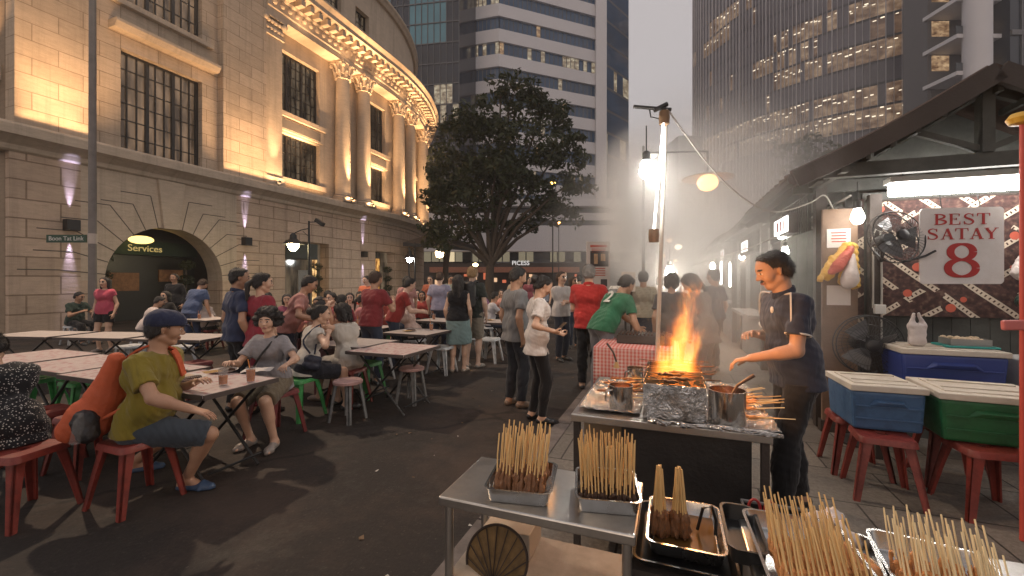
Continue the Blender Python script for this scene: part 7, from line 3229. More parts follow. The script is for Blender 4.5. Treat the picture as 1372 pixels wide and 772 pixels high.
sp = thing('sign_pole', 'tall grey steel pole with a green street name sign', 'pole', G(124, 10.9))
b = MB()
b.tube([(0, 0, 0), (0, 0, 1.5), (0, 0, 9.5)], [.095, .085, .07], 16)
b.tube([(0, 0, 9.4), (.5, -.18, 9.75), (2.3, -.86, 9.9)], .05, 10)
b.build('pole', pm('pole_grey', (.17, .15, .14), .5, var=.15, dirt=.4), sp, smooth=50)
b = MB()
b.lathe([(.0, 9.98), (.22, 9.95), (.30, 9.86), (.26, 9.80)], 16, (2.45, -.92, 0))
hd2 = b.build('lamp_head', GI, sp, smooth=40)
b = MB()
b.lathe([(.24, 9.80), (.20, 9.72), (0, 9.68)], 16, (2.45, -.92, 0))
b.build('lens', em('street_lens', (1, .77, .54), 30), hd2, smooth=40)
hp_ = G(124, 10.9) + Vector((2.45, -.92, 9.62))
spot('street_lamp_light', hp_, G(430, 5.0), 2300, (1, .74, .52), 125, .6, .16)
b = MB()
zz = W(90, 320, 10.9).z
b.box((-.64, -.02, zz), (1.02, .03, .20))
b.build('name_plate', pm('sign_green', (.012, .055, .032), .5), sp)
text_obj('lettering', 'Boon Tat Link', .155, pm('letter_white', (.62, .62, .58), .5), sp, (-.64, -.04, zz), (PI / 2, 0, 0), .003)
b = MB()
b.lathe([(.085, zz - .13), (.094, zz - .13), (.094, zz + .13), (.085, zz + .13)], 16)
b.build('clamp_band', pm('band_pale', (.42, .36, .32), .5), sp)

bd = thing('menu_board', 'tall white menu board with dark pictures and red print standing past the red shirt', 'menu board', G(801, 9.4))
def Lb(px, py, dy=0):
 return W(px, py, 9.4 + dy) - G(801, 9.4)
b = MB()
a, c = Lb(786, 388), Lb(817, 324)
b.box(((a.x + c.x) / 2, 0, (a.z + c.z) / 2), (c.x - a.x, .05, c.z - a.z))
b.build('panel', pm('board_white', (.52, .46, .42), .6), bd)
b = MB()
b.box(((a.x + c.x) / 2 + .02, -.03, Lb(0, 347).z), (.40, .012, .34), mi=0)
b.box(((a.x + c.x) / 2 - .06, -.038, Lb(0, 347).z), (.08, .012, .22), mi=2)
b.box(((a.x + c.x) / 2 + .10, -.038, Lb(0, 345).z), (.10, .012, .16), mi=2)
b.box(((a.x + c.x) / 2, -.03, Lb(0, 330).z), (.36, .012, .05), mi=1)
for k_ in range(3):
 b.box(((a.x + c.x) / 2, -.03, Lb(0, 334 + 2.2 * k_).z), (.30, .012, .016), mi=1)
b.box(((a.x + c.x) / 2 + .12, -.03, Lb(0, 379).z), (.14, .012, .16), mi=0)
for k_ in range(4):
 b.box(((a.x + c.x) / 2 - .04, -.03, Lb(0, 360 + 3 * k_).z), (.38, .012, .018), mi=1)
b.build('print', [pm('print_dark', (.05, .04, .04), .6), pm('print_red', (.42, .07, .04), .6), pm('print_food', (.4, .25, .14), .6, var=.5, vscale=12)], bd)
for x in (a.x + .05, c.x - .05):
 b = MB()
 b.bar((x, .02, 0), (x, .02, a.z), .04)
 b.build('post', DARKWOOD, bd)
for i, (px, lab) in enumerate(((838, 'pale upright drum standing past the green jersey'), (846, 'second pale upright drum, right of the first'))):
 o = thing('paper_lamp', lab, 'lamp', W(px, 372, 7.6) - Vector((0, 0, .25)))
 b = MB()
 b.lathe([(.07, 0), (.07, .34), (.065, .35), (0, .35)], 16)
 b.build('shade', pm('shade_paper', (.62, .54, .46), .7), o, smooth=40)
 b = MB()
 b.tube([(0, 0, -1.3), (0, 0, 0)], .02, 8)
 b.build('post', DARKWOOD, o)

aw_ = thing('awning', 'dark flat awning with a hanging lamp at the corner of the stone building', 'awning', G(590, 30))
b = MB()
def La(px, py, Y):
 return W(px, py, Y) - G(590, 30)
q = [La(540, 325, 27), La(636, 332, 27), La(640, 330, 34), La(555, 320, 36), La(590, 317, 31)]
vs = q[:4] + [x + Vector((0, 0, -.22)) for x in q[:4]] + [q[4] + Vector((0, 0, .25))]
b.add(vs, [(0, 1, 8), (1, 2, 8), (2, 3, 8), (3, 0, 8), (7, 6, 5, 4), (0, 4, 5, 1), (1, 5, 6, 2), (2, 6, 7, 3), (3, 7, 4, 0)])
b.build('canopy', pm('awning_dark', (.022, .022, .024), .7), aw_)
for px, Y in ((548, 27.3), (632, 27.3)):
 p = La(px, 331, Y)
 b = MB()
 b.tube([(p.x, p.y, 0), (p.x, p.y, p.z)], .05, 8)
 b.build('post', GI, aw_)
p = W(589, 339, 27)
o = thing('hanging_lamp', 'warm bell lamp hanging under the dark awning', 'lamp', p)
b = MB()
b.lathe([(0, -.32), (.2, -.26), (.28, .0), (.26, .10), (0, .12)], 16)
b.build('globe', em('awning_lamp', (1, .68, .34), 14), o, smooth=60)
b = MB()
b.tube([(0, 0, .1), (0, 0, .38)], .02, 6)
b.build('hanger', GI, o)
# far street lights seen through the smoke and behind the tree
FAR = [(741, 245, 31, .16, (1, .55, .12), 9, 'orange street light glowing behind the tree crown'), (749, 299, 50, .2, (1, .45, .12), 8, 'small orange light on the tower podium'), (637, 355, 40, .22, (1, .72, .35), 9, 'warm round lamp beside the tree trunk'),
       (897, 322, 40, .22, (1, .5, .28), 6, 'dim orange street light far down the street, upper of a pair'), (909, 331, 38, .26, (1, .75, .5), 9, 'pale orange street light far down the street, lower of a pair'), (889, 343, 55, .2, (1, .45, .25), 5, 'tiny orange light at the street end, left'), (905, 349, 55, .2, (1, .55, .3), 5, 'tiny orange light at the street end, right')]
for px, py, Y, r, c_, s_, lab in FAR:
 p = W(px, py, Y)
 o = thing('far_street_light', lab, 'street light', Vector((p.x, p.y, 0)))
 b = MB()
 b.sphere((0, 0, p.z), r, 12, sc=(1.2, 1.2, .8))
 b.build('globe', em('far_light_%d' % px, c_, s_), o, smooth=60)
 b = MB()
 b.tube([(0, .3, 0), (0, .3, p.z + .3), (0, 0, p.z + .15)], .05, 6)
 b.build('pole', GI, o)
# ------------------------------------------------------------------ people
def loc_of(pos, face, w):
 f = R(face)
 dx, dy = w[0] - pos[0], w[1] - pos[1]
 return Vector((dx * math.cos(f) - dy * math.sin(f), dx * math.sin(f) + dy * math.cos(f), w[2]))


def P_(label, px, Y, face, hw=None, fw=None, **kw):
 p = G(px, Y)
 if hw:
  kw['hands'] = {**(kw.get('hands') or {}), **{k: loc_of(p, face, v) for k, v in hw.items()}}
 if fw:
  kw['feet'] = {k: (loc_of(p, face, v) if not k.endswith('d') else v) for k, v in fw.items()}
 kw.setdefault('res', max(.0065, min(.013, Y / 480)))
 return person(label, p, face, **kw)


NAVY, BLACK, WHITE = (.018, .024, .045), (.010, .010, .012), (.50, .46, .42)
DENIM = (.035, .045, .07)

# the cook
o, J = P_('cook with a moustache in a navy polo shirt fanning the flaming grill', 1066, 2.82, -86, H=1.74, lean=9, look=(4, -14), res=.0065,
          hw={'L': W(1006, 480, 2.70), 'R': W(1010, 447, 2.98)}, palm={'L': (0, .2, -1), 'R': (0, -.6, -1), 'Lg': .55, 'Rg': .5},
          pole={'L': Vector((-.5, -.5, -1)), 'R': Vector((.5, -.3, -1))}, top=('shirt', 'short', NAVY, .10), bottom=('trousers', (.014, .014, .016)), hair=('short', 'black'), skn='tan',
          polo=NAVY, extra='moustache', belly=.0, wide=1.02, fw={'l': W(1040, 700, 2.72) * 1.0 - Vector((0, 0, 0)), 'r': W(1078, 690, 2.95)} if False else None, feet={'l': (-.13, .16, .075), 'r': (.12, -.10, .075)})
cook, JC = o, J
# white piping on shoulder and sleeve, crest on the chest
trim = cloth('plain_trim', (.55, .53, .50))
b = MB()
for s, key in ((-1, 'L'), (1, 'R')):
 S, E, T = J['J'][key]
 d = (E - S).normalized()
 x = d.orthogonal().normalized()
 y = d.cross(x)
 c = lerp(S, E, .655)
 b.tube([c + (x * math.cos(a) + y * math.sin(a)) * .0675 for a in [2 * PI * i / 24 for i in range(24)]], .006, 6, close=True)
 q = [J['nb'] - J['U'] * .02 + J['Rs'] * s * .055 + J['Fs'] * .03, S + J['U'] * .072 + J['Fs'] * .03 - J['Rs'] * s * .05, S + J['U'] * .062 + J['Fs'] * .055, lerp(S, E, .35) + J['Fs'] * .062 + J['Rs'] * s * .02]
 b.tube(cat(q, 5), .0055, 6)
tr = b.build('piping', trim, J['shirt'], smooth=60)
b = MB()
c = J['chest'] + J['Fs'] * .122 + J['U'] * .09 - J['Rs'] * .07
b.sphere(c, .018, 8, sc=(1, .4, 1.3))
b.build('crest', trim, J['shirt'], smooth=60)

# the man in the cap
o, J = P_('man in a flat navy cap and mustard shirt sitting sideways at the table', 192, 3.02, 78, H=1.72, sit=.45, lean=10, twist=-6, look=(-28, -2), res=.0068,
          hw={'R': W(258, 549, 2.80), 'L': W(262, 512, 3.2)}, palm={'R': (0, 0, -1), 'L': (0, 0, -1), 'Rg': .25, 'Rd': (.1, .6, -.1)}, top=('shirt', 'short', (.20, .155, .022), .06), bottom=('shorts', (.045, .058, .075), .98), hair=('crop', 'black'), skn='tan', wide=1.12, belly=.03,
          fw={'r': G(250, 3.17, .075), 'l': G(178, 3.45, .075)}, shoe=None)
man, JM = o, J
k_ = J['k']
hp = J['hp']
q = SDF()
q.cap(hp(0, -.026, .048), hp(0, .026, .050), .096 * k_, .088 * k_, k=.02)
q.cap(hp(-.03, .07, .055), hp(.03, .07, .055), .045 * k_, k=.03)
Vq, Fq = q.mesh(.007, [(hp(0, 0, .028), tuple(-J['Hu'] + J['Hf'] * .10))], noise_amp=.002, noise_f=40)
cp = np_obj('cap', Vq, Fq, cloth('plain_cap', (.022, .028, .062)), o)
q = SDF()
for i in range(5):
 f = (i - 2) / 2
 q.cap(hp(f * .055, .075, .045), hp(f * .045, .135 - .03 * f * f, .036), .010, .007, k=.02)
Vq, Fq = q.mesh(.006)
np_obj('cap_peak', Vq, Fq, cloth('plain_cap', (.022, .028, .062)), cp)
sand = pm('sandal_blue', (.03, .06, .12), .5)
for key in ('l', 'r'):
 hl, ball, toe, sv = J['J'][key + 'f']
 q = SDF()
 for z in (0,):
  q.cap(Vector((hl.x, hl.y, .012)), Vector((ball.x, ball.y, .012)), .038, .042, k=.02)
  q.cap(Vector((ball.x, ball.y, .012)), Vector((toe.x, toe.y, .012)), .042, .034, k=.02)
 q.cap(ball - sv * .045 + Vector((0, 0, -.01)), ball + Vector((0, 0, .028)), .014, k=.01)
 q.cap(ball + sv * .045 + Vector((0, 0, -.01)), ball + Vector((0, 0, .028)), .014, k=.01)
 Vq, Fq = q.mesh(.006, [((0, 0, .002), (0, 0, -1))])
 # flatten the sole
 low = Vq[:, 2] > .026
 if len(Vq):
  np_obj('sandal', Vq, Fq, sand, o)
# his orange sling bag
ORG = pm('bag_orange', (.52, .10, .035), .7, var=.2, bump=.4, bscale=30)
bagp = man.matrix_basis.copy()


def ml(v):
 return man.matrix_basis @ Vector(v)


c = J['chest'] - J['Fs'] * .215 - J['U'] * .13 + J['Rs'] * .08
pr = [(c + J['U'] * .24 + J['Rs'] * .05 + J['Fs'] * .05, c - J['U'] * .02, .05, .10), (c - J['U'] * .02, c - J['U'] * .20 - J['Fs'] * .05, .10, .125), (c - J['U'] * .16 - J['Fs'] * .08 + J['Rs'] * .02, c - J['U'] * .27 - J['Fs'] * .14 + J['Rs'] * .03, .11, .09), (c - J['U'] * .05 - J['Fs'] * .05, c - J['U'] * .10 - J['Fs'] * .07, .07, .06)]
bag = thing('sling_bag', 'orange cloth sling bag hanging on the back of the man in the cap', 'bag', man.location, man.rotation_euler.z)
q = SDF()
for a, e, r1, r2 in pr:
 q.cap(a, e, r1, r2, k=.03)
Vq, Fq = q.mesh(.007, noise_amp=.0035, noise_f=28, seed=3)
np_obj('pouch', Vq, Fq, ORG, bag)
b = MB()
st = [c + J['U'] * .14, J['shc'] + J['U'] * .075 - J['Fs'] * .06 + J['Rs'] * .04, J['shc'] + J['U'] * .06 + J['Fs'] * .06 - J['Rs'] * .06, J['chest'] + J['Fs'] * .135 - J['Rs'] * .12]
sp_ = cat([Vector(x) for x in st], 6)
for i in range(len(sp_) - 1):
 b.bar(sp_[i], sp_[i + 1], .055, .012, up=tuple(J['Fs'] * -.5 + J['U']))
b.tube(cat([c - J['U'] * .2 + J['Rs'] * .06, J['waist'] - J['U'] * .02 + J['Rs'] * .16 - J['Fs'] * .05, J['waist'] + J['U'] * .08 + J['Rs'] * .15 + J['Fs'] * .06], 5), .012, 6)
b.build('strap', ORG, bag)
blob('water_pocket', None, None, [(c - J['U'] * .17 + J['Rs'] * .10 - J['Fs'] * .02, c - J['U'] * .25 + J['Rs'] * .12 + J['Fs'] * .02, .075, .06)], pm('pocket_black', (.018, .018, .02), .5, bump=.4), .007, .005, 40, parent=bag)
b = MB()
bb = c - J['U'] * .20 + J['Rs'] * .175
b.tube([bb - J['U'] * .09, bb + J['U'] * .05, bb + J['U'] * .075, bb + J['U'] * .10], [.030, .030, .014, .013], 12)
b.build('bottle', GLASS, bag, smooth=50)

# woman with curly hair
o, J = P_('woman with a curly black bob in a grey shirt sitting at the drinks table', 366, 4.26, 186, H=1.55, sit=.45, female=True, lean=7, look=(-14, 4), res=.008,
          hw={'R': W(308, 486, 3.88), 'L': W(384, 489, 3.86)}, palm={'R': (0, 0, -1), 'L': (0, 0, -1), 'Lg': 1.0}, top=('shirt', 'short', (.25, .24, .25), .08), bottom=('shorts', (.17, .14, .095), .92), hair=('curly', 'black'), skn='light',
          fw={'l': G(368, 3.92, .075), 'r': G(336, 3.98, .075)}, shoe=(.25, .22, .2), wide=1.08)
b = MB()
q = cat([J['shc'] + J['U'] * .055 - J['Rs'] * -.10 * -1 + J['Fs'] * .02, J['chest'] + J['Fs'] * .155 + J['Rs'] * .0, J['waist'] + J['Fs'] * .12 + J['Rs'] * .13], 5)
b.tube(q, .010, 6)
b.build('bag_strap', BLACKM if 'BLACKM' in globals() else pm('strap_black', (.012, .012, .012), .6), o)
# woman in the speckled dress, left edge
P_('woman in a black dress with white flecks bending over at the left edge', 8, 2.86, -62, H=1.62, sit=.45, female=True, lean=34, look=(0, -20), res=.0075, pat='flecks',
   top=('dress', 'short', (.012, .012, .014), .12), bottom=('skirt', (.012, .012, .014), .95), hair=('short', 'black'), skn='light', wide=1.15, shoe=BLACK, hw={'L': W(-120, 505, 2.9), 'R': W(-110, 505, 3.2)})
# woman in white, standing
o, J = P_('slim woman in a white T-shirt and black leggings looking at her phone', 719, 4.68, 78, H=1.60, female=True, look=(0, -26), lean=2, res=.009,
          hw={'R': W(741, 444, 4.5), 'L': W(748, 446, 4.72)}, palm={'R': (-.5, 0, .8), 'L': (.4, 0, .8), 'Rg': .8, 'Lg': .8}, top=('shirt', 'short', (.56, .52, .49), .13), bottom=('tights', BLACK), hair=('bun', 'black'), skn='light', shoe=BLACK, wide=.95)
w1_ = W(752, 438, 4.58)
ph = thing('phone', 'dark phone held by the woman in the white T-shirt', 'phone', w1_, R(-70))
b = MB()
b.box((0, 0, 0), (.075, .009, .145), M=Matrix.Rotation(R(-50), 3, 'X'))
b.build('case', pm('phone_dark', (.02, .02, .022), .3), ph, bevel=.003)
q = J['chest'] + J['Fs'] * .142 + J['U'] * .0
b = MB()
b.tube([q + (J['Rs'] * math.cos(a) * .05 + J['U'] * math.sin(a) * .055) + J['Fs'] * -.012 * math.cos(a) ** 2 for a in [2 * PI * i / 20 for i in range(20)]], .006, 5, close=True)
b.build('shirt_print', pm('print_grey', (.2, .2, .22), .8), J['shirt'])
# man in grey beside her
P_('young man in a grey T-shirt and dark jeans standing beside the woman in white', 690, 5.25, 60, H=1.70, look=(10, -14), hair=('short', 'black'), top=('shirt', 'short', (.17, .17, .17), .12), bottom=('trousers', (.020, .022, .028)), shoe=(.18, .12, .08), skn='tan',
   hw={'R': W(700, 452, 5.05)})
P_('man in a white shirt with folded arms in the distance past the grey shirted man', 752, 8.3, 150, H=1.70, hair=('short', 'brown'), top=('shirt', 'short', (.50, .47, .45), .08), bottom=('trousers', (.03, .035, .05)), skn='light', hands={'L': (.12, .25, 1.12), 'R': (-.12, .25, 1.14)})
P_('stout man in a red polo shirt standing with his back turned', 789, 6.1, 14, H=1.76, hair=('short', 'grey'), top=('shirt', 'short', (.42, .035, .03), .10), bottom=('trousers', (.016, .017, .02)), polo=(.42, .035, .03), skn='light', wide=1.22, belly=.04, hands={'L': (-.12, .30, 1.1), 'R': (.14, .3, 1.1)})
o, J = P_('man in a green jersey numbered 2 bending over the second cart', 806, 5.45, 62, H=1.74, lean=38, look=(0, -8), hair=('short', 'black'), top=('shirt', 'short', (.028, .12, .062), .06), bottom=('trousers', (.15, .16, .18)), skn='tan', wide=1.1, res=.009,
          hw={'L': W(866, 450, 5.6), 'R': W(860, 456, 5.3)})
# figure on his back
nx_ = -J['Fs']
q = J['chest'] - J['Fs'] * .137 + J['U'] * .055
Mt = Matrix((J['Rs'], J['U'], -J['Fs'])).transposed().to_4x4()
for body, size, off in (('2', .24, -.02), ('JORRY', .062, .135)):
 t_ = text_obj('lettering', body, size, pm('jersey_white', (.52, .5, .46), .7), J['shirt'], (0, 0, 0), (0, 0, 0), .004, off=.004)
 t_.rotation_euler = Mt.to_euler()
 t_.location = q + J['U'] * off
P_('dark haired woman in a charcoal top behind the flames, back turned', 900, 5.7, 10, H=1.64, female=True, look=(14, -6), hair=('bowl', 'black'), top=('shirt', 'short', (.050, .048, .05), .12), bottom=('trousers', (.06, .06, .065)), skn='tan', wide=1.18)
P_('woman in a brown top leaning over her food behind the flames', 946, 5.3, -40, H=1.66, female=True, lean=14, look=(0, -30), hair=('bob', 'black'), top=('shirt', 'long', (.075, .055, .048), .14), bottom=('trousers', (.10, .09, .09)), skn='tan', wide=1.1)
P_('man in a dark blue shirt standing behind the two women in the smoke', 957, 7.2, -30, H=1.72, hair=('crop', 'black'), top=('shirt', 'short', (.02, .025, .04)), bottom=('trousers', BLACK), skn='tan')
P_('man in a pale shirt in the smoke beside the lamp mast', 862, 7.6, 20, H=1.70, hair=('short', 'black'), top=('shirt', 'short', (.38, .33, .24)), bottom=('trousers', DENIM), skn='tan')
# couple walking away
P_('woman in a black sleeveless top and pale blue skirt seen from behind', 614, 7.2, 6, H=1.63, female=True, hair=('long', 'black'), top=('shirt', 'none', BLACK, .02), bottom=('skirt', (.20, .29, .29), .95), skn='light', shoe=(.3, .25, .2), look=(12, 0))
o, J = P_('fair haired man with a black backpack beside the woman in the blue skirt', 633, 7.55, 20, H=1.78, hair=('crop', 'blonde'), top=('shirt', 'short', (.03, .035, .03), .08), bottom=('shorts', (.22, .19, .15), .95), skn='fair', shoe=(.2, .18, .16))
q = J['chest'] - J['Fs'] * .22
pk = thing('backpack', 'black backpack on the fair haired man', 'backpack', o.location, o.rotation_euler.z)
blob('pack_body', None, None, [(q + J['U'] * .12 - J['Rs'] * .06, q - J['U'] * .18 - J['Rs'] * .06, .10, .11), (q + J['U'] * .12 + J['Rs'] * .06, q - J['U'] * .18 + J['Rs'] * .06, .10, .11)], pm('pack_black', (.014, .014, .015), .6, bump=.3), .012, .004, 30, parent=pk)
b = MB()
for s in (-1, 1):
 b.tube(cat([q + J['U'] * .14 + J['Rs'] * s * .08, J['shc'] + J['U'] * .085 + J['Rs'] * s * .09, J['chest'] + J['Fs'] * .13 + J['Rs'] * s * .1, q - J['U'] * .1 + J['Rs'] * s * .17], 4), .020, 6)
b.build('strap', pm('pack_black', (.014, .014, .015), .6), pk)
# left middle
P_('broad man in a navy polo shirt standing at the end of the second row', 318, 5.05, 38, H=1.68, look=(22, -4), hair=('short', 'black'), top=('shirt', 'short', (.032, .042, .085), .08), bottom=('trousers', (.016, .016, .02)), polo=(.03, .04, .08), skn='tan', wide=1.18, belly=.03)
P_('woman with a long ponytail in a red top and white sleeves, back turned', 349, 4.95, 20, H=1.62, female=True, look=(35, -4), hair=('pony', 'black'), top=('shirt', 'short', (.26, .03, .045), .10), bottom=('trousers', (.20, .03, .045)), skn='light')
P_('man leaning in with a pink shirt between the ponytail and the shop opening', 385, 5.9, 70, H=1.66, lean=24, look=(0, -10), hair=('short', 'black'), top=('shirt', 'short', (.42, .20, .17), .08), bottom=('trousers', DENIM), skn='tan', hw={'R': W(425, 430, 5.7), 'L': W(425, 430, 6.0)})
P_('woman in pink with dark shorts standing by the grey pole', 141, 9.3, 172, H=1.60, female=True, hair=('long', 'black'), top=('shirt', 'cap', (.45, .075, .115), .06), bottom=('shorts', BLACK, .55), skn='light', shoe=(.2, .17, .15))
P_('waiter in blue bending over a table before the arch, back turned', 256, 9.4, 8, H=1.64, lean=26, look=(0, -20), hair=('short', 'brown'), top=('shirt', 'short', (.05, .075, .15), .10), bottom=('trousers', (.05, .07, .14)), skn='tan', wide=1.1)
P_('boy in a white shirt hunched at a table before the arch', 193, 9.0, 40, H=1.55, sit=.45, lean=24, look=(10, -8), hair=('short', 'black'), top=('shirt', 'short', (.46, .40, .38)), bottom=('trousers', (.05, .05, .06)), skn='tan', hw={'R': W(215, 425, 8.8), 'L': W(215, 425, 9.2)})
P_('person in a black top facing us from the table before the arch', 222, 10.2, 180, H=1.62, sit=.45, female=True, hair=('bob', 'black'), top=('shirt', 'short', (.014, .013, .013)), bottom=('trousers', BLACK), skn='light')
P_('man in dark clothes standing within the shadow of the arch', 234, 11.8, 175, H=1.72, hair=('short', 'black'), top=('shirt', 'long', (.018, .018, .02)), bottom=('trousers', BLACK), skn='tan')
P_('person in a pale shirt slumped over the table right of the waiter', 281, 9.6, -70, H=1.6, sit=.45, lean=34, look=(0, -20), hair=('short', 'black'), top=('shirt', 'short', (.50, .42, .38)), bottom=('trousers', (.05, .05, .05)), skn='tan')
# seated at the near right tables
o, J = P_('woman in a white lace vest sitting on the bright green stool, back turned', 408, 4.92, 48, H=1.60, sit=.45, female=True, lean=16, look=(20, 0), hair=('bun', 'black'), top=('shirt', 'cap', (.50, .47, .42), .08), bottom=('shorts', (.02, .022, .03), .9), skn='light', hw={'R': W(440, 447, 4.9), 'L': W(432, 440, 5.2)}, res=.009)
q = J['P'] + J['Rs'] * .20 + J['U'] * .12
bg = thing('shoulder_bag', 'navy shoulder bag hanging at the hip of the woman in the white vest', 'bag', o.location, o.rotation_euler.z)
blob('pouch', None, None, [(q - J['Fs'] * .05, q + J['Fs'] * .05, .045, .045), (q - J['U'] * .07 - J['Fs'] * .05, q - J['U'] * .07 + J['Fs'] * .05, .05, .05)], pm('bag_navy', (.018, .024, .045), .6, bump=.3), .009, .004, 30, parent=bg)
b = MB()
b.tube(cat([q + J['U'] * .06, J['chest'] + J['Rs'] * .15, J['shc'] + J['U'] * .085 + J['Rs'] * .11, J['chest'] + J['Rs'] * .13 - J['Fs'] * .14, q + J['U'] * .06 - J['Fs'] * .05], 4), .010, 6)
b.build('strap', pm('bag_navy', (.018, .024, .045), .6), bg)
P_('woman in a sleeveless white dress with elbows on the pale table', 468, 5.35, -58, H=1.60, sit=.45, female=True, lean=12, look=(-8, -8), hair=('bob', 'black'), top=('dress', 'none', (.46, .43, .38), .06), bottom=('skirt', (.46, .43, .38), .85), skn='light', hw={'L': W(437, 412, 5.1), 'R': W(440, 410, 5.3)}, shoe=(.2, .15, .12), res=.009, pole={'L': Vector((-.1, .3, -1)), 'R': Vector((.1, .3, -1))})
P_('woman in a peach top facing the woman in the white dress', 424, 5.9, 110, H=1.58, sit=.45, female=True, lean=8, hair=('long', 'black'), top=('shirt', 'none', (.45, .24, .18)), bottom=('skirt', (.2, .1, .1), .8), skn='fair', hw={'L': W(446, 432, 5.7), 'R': W(442, 436, 5.6)})
